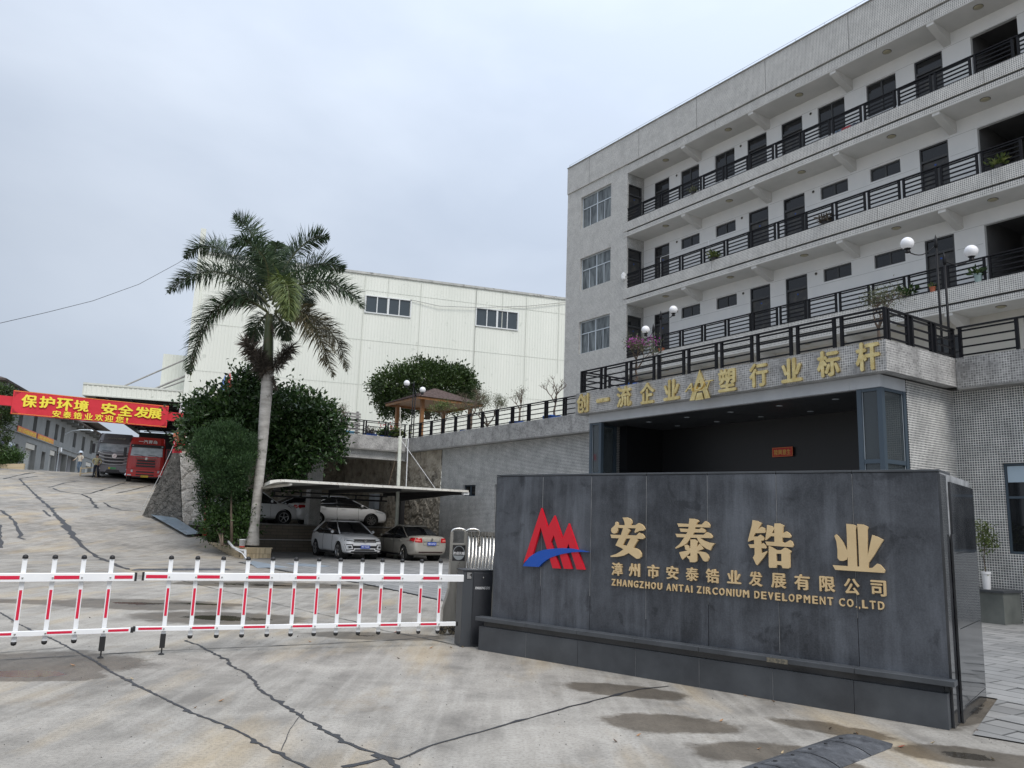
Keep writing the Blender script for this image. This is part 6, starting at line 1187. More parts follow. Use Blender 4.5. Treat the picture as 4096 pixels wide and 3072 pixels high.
def crown(T, blobs, density, lsize, m, width=.5, upb=0.3, shell=0.35, tintn=1.0, name='crown', twig=True, lump=0.16):
    """blobs: (x, y, z, rx, ry, rz); leaves in tufts through an uneven outer shell of each blob"""
    P, D, T_ = [], [], []
    if lump > .15:      # side shoots that break the outline
        ex = []
        for (x, y, z, rx, ry, rz) in blobs:
            for d_ in rdir(5): ex.append((x+d_[0]*rx*.95, y+d_[1]*ry*.95, z+abs(d_[2])*rz*1.0 if upb > .5 else z+d_[2]*rz*.95, rx*.34, ry*.34, rz*(.6 if upb > .5 else .34)))
        blobs = list(blobs)+ex; density *= .8
    for (x, y, z, rx, ry, rz) in blobs:
        n = int(density*(rx*ry+ry*rz+rx*rz)); nt_ = max(8, n//14); c = rdir(nt_); rad = 1-shell*rng.random(nt_)**1.6; rad *= 1+lump*rng.normal(size=nt_)*0.6
        cen = c*rad[:, None]*np.array([rx, ry, rz])+np.array([x, y, z]); k = rng.integers(0, nt_, n); sp = rng.normal(size=(n, 3))*lsize*1.0
        p = cen[k]+sp; d = c[k]*0.9+rng.normal(size=(n, 3))*0.65+np.array([0, 0, upb]); P.append(p); D.append(d)
        br = rng.random(nt_)*0.6; T_.append(np.clip(br[k]+rng.random(n)*0.4, 0, 1))
    P, D, T_ = np.concatenate(P), np.concatenate(D), np.concatenate(T_); nr = rdir(len(P))+np.array([0, -.3, .9])
    sz = lsize*rng.uniform(.7, 1.35, len(P))
    return leaves_obj(name, P, D, nr, sz, width, m, T_*tintn, parent=T.o, loc=T.loc)
FIC = leafmat('ficus_leaf', (0.016, 0.036, 0.014), (0.050, 0.10, 0.028), (0.15, 0.21, 0.07), 0.27)
JUN = leafmat('juniper_needle', (0.014, 0.038, 0.014), (0.045, 0.10, 0.028), (0.10, 0.17, 0.05), 0.6)
TOP = leafmat('topiary_leaf', (0.018, 0.035, 0.010), (0.055, 0.095, 0.022), (0.12, 0.17, 0.045), 0.4)
HED = leafmat('hedge_leaf', (0.018, 0.042, 0.012), (0.065, 0.13, 0.030), (0.15, 0.24, 0.07), 0.4)
PALM = leafmat('palm_leaflet', (0.026, 0.052, 0.028), (0.10, 0.145, 0.075), (0.30, 0.31, 0.13), 0.35)
DRYP = leafmat('drying_palm_leaflet', (0.055, 0.055, 0.03), (0.14, 0.12, 0.07), (0.24, 0.20, 0.10), 0.6)
BRN = leafmat('brown_inflorescence', (0.075, 0.062, 0.05), (0.14, 0.12, 0.10), (0.20, 0.17, 0.13), 0.8)
YG = leafmat('yellow_green_leaf', (0.05, 0.08, 0.02), (0.14, 0.18, 0.05), (0.25, 0.26, 0.09), 0.5)
# ---- royal palm
pb = Vector((-9.6, 30.0, 0.30)); ptop = Vector((-9.573,30.0,8.912)); pcr = Vector((-9.695,30.0,9.889))
PA = Thing('royal_palm', 'tall royal palm with pale ringed trunk in the corner of the brick planter', 'palm tree', FW, tuple(pb))
tpts = [Vector(p) for p in [(-9.521,30.0,0.372),(-9.511,30.0,1.021),(-9.496,30.0,2.405),(-9.478,30.0,4.166),(-9.498,30.0,5.599),(-9.505,30.0,6.691),(-9.519,30.0,7.057)]]
tr_ = [.26, .185, .17, .19, .215, .225, .215]
pts, rs = [], []
NT_ = 110
for i in range(NT_+1):
    t = i/NT_*(len(tpts)-1); k = min(int(t), len(tpts)-2); f = t-k; pts.append(tpts[k].lerp(tpts[k+1], f)); rs.append((tr_[k]*(1-f)+tr_[k+1]*f)*(1+0.018*math.sin(i*2.2)+random.uniform(-.008, .008)))
def trunkmat():
    m = noisy('ringed_pale_trunk', (0.30, 0.285, 0.26), (0.50, 0.48, 0.45), 1.1, (.85, .95), bump=.35, bscale=14, stretch=(2, 2, 7), third=((0.07, 0.06, 0.05), 1.5, .60)); return m
mb = MB(); mb.tube(pts, rs, 18); PA.part('trunk', mb, trunkmat(), smooth=True)
cs_pts = [tpts[-1], *[Vector(p) for p in [(-9.568,30.0,7.608),(-9.615,30.0,8.35),(-9.646,30.0,8.91),(-9.661,30.0,9.285)]]]
mb = MB(); mb.tube([cs_pts[0].lerp(cs_pts[1], -.1)]+cs_pts[1:], [.20, .205, .19, .17, .13], 16); PA.part('crownshaft', mb, noisy('green_crownshaft', (.06, .085, .035), (.12, .13, .06), 1.5, (.4, .5), stretch=(5, 5, .4), third=((.12, .08, .05), 2, .58)), smooth=True)
mb = MB(); mb.rings([[tuple(tpts[-1]+Vector((math.cos(a)*r, math.sin(a)*r, z))) for a in [2*PI*k/14 for k in range(14)]] for r, z in ((.225, -.06), (.245, .02), (.215, .10))]); PA.part('leaf_scar', mb, BARK)
def frond(name, ctrl, m, llen=.62, dens=62, droop=.5, tint=(0, 1), tw=0.0, w0=.03):
    """ctrl: points of the midrib; leaflets both sides, drooping with gravity"""
    P = [Vector(p) for p in ctrl]; pts = []
    n = 26
    def cr(t):
        t = t*(len(P)-1); k = min(int(t), len(P)-2); f = t-k; p0, p1, p2, p3 = P[max(k-1, 0)], P[k], P[k+1], P[min(k+2, len(P)-1)]
        return 0.5*((2*p1)+(-p0+p2)*f+(2*p0-5*p1+4*p2-p3)*f*f+(-p0+3*p1-3*p2+p3)*f**3)
    pts = [cr(i/n) for i in range(n+1)]; mb = MB(); mb.tube(pts, [.045*(1-i/n)+.006 for i in range(n+1)], 6); ri = PA.part('frond', mb, FRST, smooth=True)
    pos, dr, nr, sz, tn = [], [], [], [], []
    Ltot = sum((pts[i+1]-pts[i]).length for i in range(n)); cnt = int(dens*Ltot)
    for i in range(cnt):
        t = .10+.90*(i+random.random())/cnt; p = cr(t); tan = (cr(min(1, t+.02))-cr(max(0, t-.02))).normalized(); s = tan.cross(Vector((0, 0, 1)));
        if s.length < .05: s = Vector((1, 0, 0))
        s.normalize(); up = s.cross(tan).normalized()
        for sg in (-1, 1):
            th_ = random.uniform(-.75, 1.25); d = s*sg*math.cos(th_)+up*math.sin(th_)+tan*random.uniform(.35, .85)+Vector((0, 0, -droop*random.uniform(.05, .6)))
            pos.append(p); dr.append(d.normalized()); nr.append(up+Vector((random.uniform(-.4, .4), random.uniform(-.4, .4), 0))); sz.append(llen*(math.sin(PI*min(1, .18+t*.86))**.6)*random.uniform(.75, 1.1)); tn.append(random.uniform(*tint))
    pos, dr, nr, sz, tn = np.array(pos), np.array(dr), np.array(nr), np.array(sz), np.array(tn)
    # two joined segments per leaflet so that the tips hang
    dr = dr/np.linalg.norm(dr, axis=1, keepdims=True); half = sz*.55; tip0 = pos+dr*half[:, None]; d2 = dr+np.array([0, 0, -.55*(droop+.1)]); d2 /= np.linalg.norm(d2, axis=1, keepdims=True)
    side = np.cross(nr, dr); side /= np.linalg.norm(side, axis=1, keepdims=True)+1e-9; side2 = np.cross(nr, d2); side2 /= np.linalg.norm(side2, axis=1, keepdims=True)+1e-9
    w = .019*rng.uniform(.8, 1.3, len(pos))[:, None]; tip = tip0+d2*(sz-half)[:, None]
    v = np.stack([pos-side*w*.5, pos+side*w*.5, tip0+side*w, tip0-side*w, tip], 1).reshape(-1, 3)-np.array(PA.loc); k = len(pos); f = (np.arange(k)*5)[:, None]
    fs = np.concatenate([f+np.array([[0, 1, 2]]), f+np.array([[0, 2, 3]]), f+np.array([[3, 2, 4]])], 1).reshape(-1, 3)
    me = bpy.data.meshes.new('leaflets'); me.vertices.add(len(v)); me.vertices.foreach_set('co', v.ravel()); me.loops.add(fs.size); me.loops.foreach_set('vertex_index', fs.ravel().astype(np.int32)); me.polygons.add(len(fs)); me.polygons.foreach_set('loop_start', np.arange(0, fs.size, 3, dtype=np.int32)); me.update(calc_edges=True); me.materials.append(m)
    at = me.attributes.new('tint', 'FLOAT', 'POINT'); at.data.foreach_set('value', np.repeat(tn, 5).astype(np.float32)); o = bpy.data.objects.new('leaflets', me); col.objects.link(o); o.parent = ri
FRST = mat('frond_rib', (0.10, 0.11, 0.05), .6)
FR = [('g',0.75,0.72,[(-9.774,30.0,9.432),(-10.545,29.6,9.808),(-11.27,29.2,9.436),(-11.78,29.0,8.632),(-12.021,28.9,7.52),(-12.148,28.9,6.451)]),('g',0.45,0.72,[(-9.807,30.0,9.809),(-10.954,30.3,10.719),(-12.185,30.5,11.127),(-13.277,30.6,10.875),(-14.132,30.6,10.115)]),('g',0.35,0.68,[(-9.824,30.0,9.998),(-10.968,30.6,11.302),(-12.087,31.0,12.141),(-13.103,31.2,12.428),(-13.944,31.4,11.861)]),('g',0.3,0.62,[(-9.795,30.0,10.189),(-10.291,30.3,11.617),(-10.798,30.4,12.716),(-11.224,30.4,13.246),(-11.649,30.4,13.48)]),('g',0.9,0.55,[(-9.749,30.0,10.191),(-9.676,29.2,11.074),(-10.028,28.6,11.598),(-10.433,28.2,11.69),(-10.711,28.0,11.219)]),('g',0.3,0.62,[(-9.611,30.0,10.196),(-9.28,30.4,11.492),(-8.794,30.6,12.367),(-8.237,30.7,12.823),(-7.689,30.8,12.83)]),('g',0.4,0.66,[(-9.545,30.0,9.96),(-9.184,31.0,11.2),(-8.455,31.5,11.892),(-7.753,31.8,12.018),(-7.239,32.0,11.796)]),('g',0.5,0.72,[(-9.487,30.0,9.82),(-8.512,29.6,10.398),(-7.451,29.3,10.484),(-6.508,29.2,10.162),(-5.694,29.2,9.36)]),('d',0.75,0.72,[(-9.454,30.0,9.443),(-8.509,29.4,9.359),(-7.686,29.0,8.688),(-7.078,28.8,7.673),(-6.647,28.8,6.539)]),('d',0.75,0.7,[(-9.45,30.0,9.396),(-8.556,30.4,9.489),(-7.646,30.6,9.095),(-6.957,30.7,8.285),(-6.55,30.7,7.118)]),('y',1.0,0.6,[(-9.57,30.0,9.722),(-8.932,28.6,10.167),(-8.359,27.6,9.789),(-8.047,27.1,8.959),(-7.981,27.0,8.254)]),('g',0.5,0.6,[(-9.678,30.0,9.908),(-10.277,31.0,11.161),(-10.887,32.0,12.384),(-11.408,33.0,13.035)]),('g',0.4,0.55,[(-9.587,30.0,9.911),(-9.81,31.0,11.277),(-9.951,32.0,12.418),(-9.882,33.0,13.09)]),('g',0.5,0.5,[(-9.649,30.0,10.099),(-9.694,30.0,11.15),(-9.646,30.0,11.924),(-9.633,30.0,12.314)]),('g',0.8,0.55,[(-9.699,30.0,9.623),(-10.852,31.5,10.498),(-11.936,32.6,10.887),(-12.586,33.0,10.461)]),('g',0.8,0.55,[(-9.471,30.0,9.631),(-9.306,31.5,10.454),(-9.088,32.6,10.834),(-8.807,33.0,10.44)]),('g',0.9,0.5,[(-9.72,30.0,9.339),(-10.3,31.0,9.296),(-10.747,31.6,8.992),(-10.866,31.8,8.542)]),('g',0.9,0.5,[(-9.446,30.0,9.349),(-9.548,31.0,9.323),(-9.46,31.6,9.087),(-9.43,31.8,8.643)])]
for m, dr, l, P in FR: frond('frond', P, {'g': PALM, 'd': DRYP, 'y': YG}[m], l*1.45, 72, dr, {'g': (0, .78), 'd': (0, .9), 'y': (.1, .9)}[m])
FR0 = FR[0]; frond('frond', [tuple(Vector(p)+Vector((.05, .1, -.05))) for p in FR0[3]], DRYP, .6, 40, .9, (0, .8))
def broom(c0, c1, spread, n, tint=(0, 1)):
    a, b = Vector(c0), Vector(c1); mb = MB(); mb.tube([a, b], [.03, .01], 5); s_ = PA.part('flower_stalk', mb, BARK); pos = []; dr = []; sz = []
    for i in range(n): t = random.random(); p = a.lerp(b, t); pos.append(tuple(p)); d = (b-a).normalized()*.5+Vector(tuple(rdir(1)[0]))*.9+Vector((0, 0, -.25)); dr.append(tuple(d)); sz.append(spread*random.uniform(.5, 1.1))
    o = leaves_obj('spikes', np.array(pos), np.array(dr), rdir(n), np.array(sz), np.full(n, .007), BRN, rng.random(n), parent=s_, loc=PA.loc)
broom((-9.573,29.9,6.998), (-10.293,29.6,8.056), .58, 900); broom((-9.312,29.9,7.099), (-8.584,29.6,7.979), .5, 650); broom((-9.501,29.7,6.872), (-9.683,29.5,7.598), .45, 450)
broom((-9.235,29.8,6.809), (-9.102,29.8,6.305), .2, 260); broom((-9.564,29.9,8.943), (-9.303,29.8,8.368), .2, 120)
# ---- clumps in and behind the planter
def tree(name, label, cat, base, blobs, dens, ls, m, trunk=.07, stems=1, width=.5, upb=.3, group=None, F=FW, **k):
    T = Thing(name, label, cat, F, base, group); top = Vector(blobs[0][:3]); b0 = Vector(base)
    for i in range(stems):
        tgt = Vector(blobs[i % len(blobs)][:3]); mid = b0.lerp(tgt, .5)+Vector((random.uniform(-.1, .1), random.uniform(-.1, .1), 0)); mb = MB(); mb.tube([b0+Vector((random.uniform(-.05, .05)*i, random.uniform(-.05, .05)*i, 0)), b0.lerp(mid, .5)+Vector((0, 0, .1)), mid, tgt], [trunk, trunk*.85, trunk*.65, trunk*.2], 8); tk = T.part('trunk' if i == 0 else 'limb', mb, BARK, smooth=True)
    crown(T, blobs, dens, ls, m, width, upb, **k); return T
def B6(o): return o
tree('ficus_tree', 'dense dark glossy leaved tree left of the palm trunk, reaching highest', 'tree', (-11.6, 33.2, .5), [(-11.15,32.6,6.705,0.85,0.765,0.75),(-11.05,32.8,7.041,0.55,0.49500000000000005,0.5),(-11.985,32.2,5.732,1.05,0.9450000000000001,0.85),(-12.746,32.4,5.393,0.8,0.7200000000000001,0.75),(-13.261,32.8,4.888,0.48,0.432,0.8),(-11.035,31.8,5.231,1.0,0.9,0.9),(-12.318,32.0,5.02,1.0,0.9,0.8),(-10.579,32.0,5.753,0.7,0.63,0.9),(-13.553,32.8,5.811,0.32,0.28800000000000003,0.32),(-13.583,32.8,4.486,0.2,0.18000000000000002,0.35)], 560, .20, FIC, .13, 3, .5, lump=.34, shell=.5)
tree('ficus_tree', 'dense dark glossy leaved tree right of the palm trunk, hanging over the carport', 'tree', (-10.594,33.4,1.289), [(-10.109,33.4,4.372,0.7,0.63,0.8),(-9.697,33.6,5.858,1.15,1.035,1.0),(-8.73,33.8,5.666,1.05,0.9450000000000001,0.95),(-9.878,33.2,4.656,1.0,0.9,1.2),(-8.848,33.6,4.633,1.2,1.08,1.0),(-7.951,34.0,5.413,0.7,0.63,0.75),(-7.791,34.0,4.609,0.55,0.49500000000000005,0.7),(-9.493,33.0,3.674,0.75,0.675,0.8),(-9.193,33.2,3.504,0.55,0.49500000000000005,0.4),(-9.961,34.0,6.467,0.35,0.315,0.4),(-8.3,34.0,6.013,0.45,0.405,0.4),(-8.881,34.0,6.3,0.35,0.315,0.3)], 560, .20, FIC, .12, 1, .5, lump=.34, shell=.5)
tree('juniper', 'feathery dark green juniper on a thin bare trunk in the planter', 'tree', (-10.171,29.6,0.495), [(-10.301,29.4,2.567,0.4,0.32000000000000006,0.32),(-11.306,29.6,3.887,0.5,0.4,0.5),(-10.764,29.5,4.071,0.5,0.4,0.6),(-10.186,29.4,3.864,0.5,0.4,0.6),(-11.706,29.9,3.68,0.42,0.336,0.38),(-10.767,29.2,3.439,0.55,0.44000000000000006,0.42),(-10.146,29.2,3.246,0.5,0.4,0.5),(-10.966,29.4,2.973,0.42,0.336,0.3),(-10.424,29.1,2.931,0.5,0.4,0.35),(-10.287,29.3,2.563,0.42,0.336,0.34),(-9.891,29.9,3.61,0.32,0.256,0.55),(-10.687,29.5,2.408,0.3,0.24,0.2),(-11.914,30.2,4.144,0.22,0.17600000000000002,0.36),(-11.415,30.2,4.52,0.25,0.2,0.36),(-10.755,30.0,4.432,0.22,0.17600000000000002,0.34),(-10.475,30.1,4.407,0.2,0.16000000000000003,0.3),(-11.404,29.8,3.243,0.35,0.27999999999999997,0.25)], 4200, .10, JUN, .06, 1, .24, upb=1.2, shell=.6, lump=.3)
tree('red_leaf_shrub', 'leafy shrub with reddish young leaves beside the red post', 'shrub', (-11.743,31.6,0.795), [(-12.082,31.6,2.329,0.25,0.2,0.45),(-11.829,31.8,2.761,0.6,0.48,0.5),(-11.781,31.4,1.923,0.45,0.36000000000000004,0.4),(-11.478,31.8,2.034,0.7,0.5599999999999999,0.6),(-10.573,31.6,2.015,0.6,0.48,0.7),(-10.519,31.6,2.428,0.5,0.4,0.5)], 600, .14, FIC, .04, 2, .5)
tree('planter_hedge', 'low rounded hedge filling the brick planter left of the palm', 'hedge', (-10.451,29.4,0.365), [(-11.315,30.8,1.304,0.6,0.48,0.5),(-10.723,30.2,1.106,0.62,0.496,0.52),(-10.102,30.1,1.387,0.55,0.44000000000000006,0.6),(-11.291,30.6,0.91,0.45,0.36000000000000004,0.4),(-10.107,30.0,0.871,0.45,0.36000000000000004,0.4),(-10.722,30.2,1.54,0.5,0.4,0.4),(-9.865,30.4,1.091,0.35,0.27999999999999997,0.6)], 900, .11, HED, .04, 2, .55)
tree('clipped_topiary', 'broad clipped dark green dome tree rising behind the gazebo', 'tree', (-40.839,21.738,7.349), [(-40.972,21.542,9.217,3.0,3.0,1.45),(-41.931,20.128,8.947,1.25,1.25,1.15),(-40.007,22.964,9.348,1.3,1.3,1.2),(-40.915,21.625,9.922,1.5,1.5,0.65),(-39.946,23.054,9.983,0.85,0.85,0.55),(-41.579,19.934,8.123,1.0,1.0,0.9),(-39.648,23.493,8.95,0.7,0.7,0.65)], 620, .17, TOP, .18, 1, .55, F=FB, shell=.28, lump=.12)
tree('roadside_tree', 'leafy green tree partly cut by the left edge', 'tree', (-36.122,55.0,4.967), [(-36.018,55.0,9.239,0.8,0.8,0.6),(-36.443,55.0,8.229,1.2,1.2,1.4),(-35.795,55.0,6.607,0.65,0.65,0.7),(-35.719,55.0,7.759,0.45,0.45,0.5),(-36.242,55.0,5.775,0.9,0.9,0.8),(-36.381,55.0,9.476,0.7,0.7,0.4)], 420, .16, TOP, .14, 3, .5)
tree('clipped_hedge', 'clipped hedge at the far left in front of the grey workshop', 'hedge', (-40.272,62.4,4.346), [(-40.067,62.2,5.069,0.9,0.9,0.9),(-39.417,62.2,5.001,0.8,0.8,0.75),(-40.81,62.2,5.135,1.2,1.2,0.9),(-39.02,62.2,5.106,0.45,0.45,0.5)], 600, .15, HED, .1, 2, .5)
SK = random.Random(5)
def potplant(label, loc, pot, h, rad, m, kind='bonsai', potr=.22, poth=.26, F=FB, flower=None, cat='potted plant', lv=260, ls=.07, group='potted plants on the terrace and balconies', square=False):
    T = Thing('potted_plant', label, cat, F, loc, group); x, y, z = loc; mb = MB()
    if pot is not None:
        if square: mb.box(x-potr, y-potr*1.4, z, x+potr, y+potr*1.4, z+poth, ch=.01)
        else: mb.lathe(loc, [(potr*.78, 0), (potr*.95, poth*.85), (potr*1.06, poth*.86), (potr*1.06, poth), (potr*.9, poth), (potr*.88, poth*.8), (.001, poth*.8)], 18)
        T.part('pot', mb, pot, smooth=False); mb = MB(); mb.lathe(loc, [(potr*.88, poth*.82), (.001, poth*.88)], 12); T.part('soil', mb, SOIL)
    b = Vector((x, y, z+poth*.85)); P, D, TT = [], [], []; br = MB()
    def grow(p, d, L_, r, lev):
        q = p+d*L_; mid = p.lerp(q, .5)+Vector((SK.uniform(-1, 1), SK.uniform(-1, 1), SK.uniform(-.5, .5)))*L_*.12; br.tube([p, mid, q], [r, r*.8, r*.55], 5, cap=False)
        if lev == 0 or L_ < .05: P.append(tuple(q)); D.append(tuple(d)); return
        for _ in range(3 if lev > 1 else 4):
            e = (d+Vector((SK.uniform(-1, 1), SK.uniform(-1, 1), SK.uniform(-.25, .75)))*.95).normalized(); grow(q, e, L_*SK.uniform(.55, .8), r*.55, lev-1)
    if kind == 'bonsai':
        grow(b, Vector((SK.uniform(-.2, .2), SK.uniform(-.2, .2), 1)).normalized(), h*.36, .035*max(.6, h), 4); T.part('branches', br, BARK)
        P_, D_ = np.array(P), np.array(D); n = lv; k = rng.integers(0, len(P_), n)
        if n: leaves_obj('foliage', P_[k]+rng.normal(size=(n, 3))*rad*.16, D_[k]+rng.normal(size=(n, 3))*.8, rdir(n), ls*rng.uniform(.6, 1.2, n), .45, m, rng.random(n), parent=T.o, loc=loc)
        if flower: n = 260; k = rng.integers(0, len(P_), n); sel = P_[k]; sel = sel[sel[:, 2] > np.median(P_[:, 2])]; leaves_obj('blossom', sel+rng.normal(size=sel.shape)*.06, rdir(len(sel)), rdir(len(sel)), np.full(len(sel), .07), .7, flower, rng.random(len(sel)), parent=T.o, loc=loc)
    else:   # rosette or broad leaved
        n = lv; d = rdir(n)*np.array([1, 1, .55])+np.array([0, 0, .75]); leaves_obj('foliage', np.tile(np.array(b), (n, 1))+rng.normal(size=(n, 3))*rad*.2*np.array([1, 1, .4])+d*rad*rng.uniform(0, .7, n)[:, None], d+rng.normal(size=(n, 3))*.3, rdir(n)+np.array([0, 0, 1]), ls*rng.uniform(.7, 1.3, n), .35 if kind == 'rosette' else .7, m, rng.random(n), parent=T.o, loc=loc)
        if flower: n = 30; leaves_obj('blossom', np.tile(np.array(b), (n, 1))+d[:n]*rad*.9+rng.normal(size=(n, 3))*.05+np.array([0, 0, rad*.5]), rdir(n), rdir(n), np.full(n, .09), .7, flower, rng.random(n), parent=T.o, loc=loc)
    return T
PINK = leafmat('bougainvillea_bract', (0.30, 0.03, 0.24), (0.48, 0.10, 0.42), (.6, .25, .5), .6); REDF = leafmat('red_flower', (0.5, .01, .03), (.65, .05, .08), None, .5); TWIG = leafmat('sparse_grey_leaf', (0.07, 0.085, 0.045), (0.14, 0.15, 0.08), (.2, .19, .11), .6)
WPOT = mat('white_woven_pot', (.72, .72, .72), .4); BPOT = mat('black_pot', (.02, .02, .022), .4); TERRA = mat('terracotta_pot', (.35, .10, .05), .7); SAGE = mat('sage_pot', (.25, .34, .33), .5)
potplant('potted tree with magenta blossom at the left end of the canopy terrace', (-15.75, 14.75, 5.0), BLUEPOT, 1.35, .55, TWIG, flower=PINK, potr=.36, poth=.42, lv=700, ls=.06)
potplant('potted bare grey bush in a blue tub at the right canopy terrace corner', (-8.75, 15.2, 5.0), BLUEPOT, 1.35, .6, TWIG, potr=.33, poth=.38, lv=900, ls=.05)
potplant('leafless bonsai in a blue square tub behind the left end of the canopy', (-22.717,17.35)+(5.0,), BLUEPOT, 1.5, .4, TWIG, potr=.26, poth=.45, lv=60, ls=.04, square=True)
potplant('bare branched bonsai in a round blue tub, second tub left of the canopy', (-24.998,17.35)+(5.0,), BLUEPOT, 1.5, .45, TWIG, potr=.38, poth=.42, lv=200, ls=.05)
potplant('wide feathery grey green bush behind the railing right of the gazebo', (-31.154,19.983)+(5.0,), None, 2.3, .8, TWIG, lv=2200, ls=.07)
potplant('pale leaved bonsai in a low blue tub right of the gazebo posts', (-28.805,17.4)+(5.0,), BLUEPOT, 1.9, .6, TWIG, potr=.40, poth=.36, lv=350, ls=.05)
potplant('flat topped bonsai with small pale leaves before the gazebo posts', (-31.423,17.5)+(5.0,), CONC, 1.65, .6, YG, potr=.3, poth=.32, lv=1300, ls=.07)
potplant('sparse twiggy plant in a pale blue trough at the left of the car park terrace', (-33.8,13.846)+(5.0,), LBLUE, 1.3, .5, TWIG, potr=.22, poth=.40, lv=260, ls=.05, square=True)
potplant('reddish dry plant in a blue tub over the car park', (-33.8,15.015)+(5.0,), BLUEPOT, .8, .4, BRN, 'rosette', potr=.2, poth=.38, lv=260, ls=.12, square=True)
potplant('red flowering plant in a blue tub over the car park', (-33.8,15.779)+(5.0,), BLUEPOT, .9, .45, HED, 'broad', potr=.26, poth=.34, lv=330, ls=.13, flower=REDF)
potplant('big leaved green plant near the corner lamp over the car park', (-33.9,16.397)+(5.0,), BPOT, .9, .55, YG, 'broad', potr=.24, poth=.30, lv=260, ls=.19)
potplant('small spiky plant in a bowl on the middle balcony curb', (-20.9, 24.0, 12.44), BPOT, .3, .28, YG, 'rosette', potr=.14, poth=.10, lv=170, ls=.16)
potplant('small dark trailing plant on the uppermost balcony curb', (-22.0, 24.0, 15.70), BPOT, .25, .25, TWIG, 'rosette', potr=.12, poth=.09, lv=70, ls=.12)
potplant('dark red leaved plant on the middle balcony curb', (-15.8, 24.02, 12.44), BPOT, .3, .3, BRN, 'rosette', potr=.12, poth=.09, lv=150, ls=.15)
potplant('yellow green plant on the middle balcony curb before the stair opening', (-10.0, 24.05, 12.44), BPOT, .3, .3, YG, 'rosette', potr=.13, poth=.10, lv=160, ls=.16)
potplant('small plant in an orange pot on the lowest balcony curb beside the tall lamp', (-12.15, 24.02, 9.10), TERRA, .2, .14, YG, 'rosette', potr=.09, poth=.16, lv=50, ls=.10)
potplant('trailing plant in a tall sage green pot on the lowest balcony curb', (-10.8, 24.05, 9.10), SAGE, .3, .26, FIC, 'rosette', potr=.12, poth=.26, lv=90, ls=.16)
potplant('broad dark leaved plant on the lowest balcony curb', (-13.0, 24.02, 9.10), BPOT, .25, .32, FIC, 'broad', potr=.12, poth=.08, lv=60, ls=.18)
potplant('broken brown clay pot on the lowest balcony curb at its left end', (-23.9, 24.02, 9.10), TERRA, .2, .12, BRN, 'rosette', potr=.15, poth=.12, lv=30, ls=.06)
# stone stand and white pot beside the right hand wall
SS = Thing('stone_stand', 'low grey stone stand against the mosaic wall behind the sign wall', 'stand', FB, (-7.5, 16.4, 0))
mb = MB(); mb.box(-8.05, 16.2, 0, -7.24, 16.9, .58); SS.part('base', mb, noisy('grey_green_stone', (.10, .11, .10), (.17, .18, .165), 2, (.5, .7))); mb = MB(); mb.box(-8.08, 16.16, .58, -7.21, 16.93, .62); SS.part('top_slab', mb, GRAN2)
T = potplant('slim green plant in a tall white woven pot on the stone stand', (-7.62, 16.42, .62), WPOT, 0.2, .2, YG, 'rosette', potr=.085, poth=.33, lv=10, ls=.05, group=None)
mb = MB(); mb.tube([(-7.62, 16.42, .9), (-7.64, 16.42, 1.2), (-7.6, 16.41, 1.5), (-7.63, 16.4, 1.75)], [.012, .01, .008, .005], 5); T.part('stem', mb, BARK)
crown(T, [(-7.60, 16.40, 1.62, .17, .15, .17), (-7.52, 16.4, 1.5, .10, .1, .1), (-7.63, 16.4, 1.8, .1, .1, .1), (-7.61, 16.4, 1.38, .06, .06, .08)], 2600, .06, YG, .5, name='foliage')
# clothes line, washing and white drying frame on the balconies
WSH = Thing('clothes_rail', 'white drying frame standing behind the middle balcony railing', 'clothes rail', FB, (-23.0, 24.4, 12.2))
for x in (-24.3, -21.5): mb = MB(); mb.tube([(x, 24.35, 12.05), (x, 24.35, 13.55)], .012, 5); WSH.part('upright', mb, WPAINT)
mb = MB(); mb.tube([(-24.3, 24.35, 13.55), (-21.5, 24.35, 13.55)], .012, 5); WSH.part('cross_bar', mb, WPAINT)
CL = Thing('washing', 'red and blue washing lying over the curb of the uppermost balcony', 'laundry', FB, (-14.8, 24.1, 15.7))
for i, (x, m, w) in enumerate(((-15.15, mat('blue_grey_cloth', (.12, .17, .24), .9), .25), (-14.85, mat('red_cloth_wash', (.45, .05, .06), .9), .38), (-14.55, mat('dark_cloth_wash', (.05, .06, .09), .9), .3))):
    mb = MB(); vs = [(x+w*(a/5-.5), 24.02+.13*b/3, 15.71+.12*math.sin(PI*b/3)+random.uniform(0, .04)) for a in range(6) for b in range(4)]; mb.add(vs, [(a*4+b, a*4+4+b, a*4+5+b, a*4+b+1) for a in range(5) for b in range(3)]); CL.part('cloth', mb, m, smooth=True)
CT = Thing('white_cloth', 'crumpled white cloth tied to the left end of the middle balcony railing', 'laundry', FB, (-26.35, 24, 13)); mb = MB(); mb.sphere((-26.33, 23.98, 13.08), .12, 12, 8, sq=1.6)
mb.v = [(a+random.uniform(-.03, .03), b+random.uniform(-.03, .03), c+random.uniform(-.03, .03)) for a, b, c in mb.v]; CT.part('cloth', mb, WPAINT)
for i, (x, y, z) in enumerate(((-14.0, 14.13, 5.932), (-11.6, 14.13, 5.932), (-9.35, 14.13, 5.932))): 
    mb = MB(); mb.box(x-.13, y-.034, z, x+.13, y+.034, z+.012); solo('white_sticker', mb, WPAINT, ['white strip on the canopy terrace handrail above the first gold letters', 'white strip on the canopy terrace handrail above the middle gold letters', 'white strip on the canopy terrace handrail above the last gold letters'][i], 'strip', FB, (x, y, z), group='white strips on the handrail')
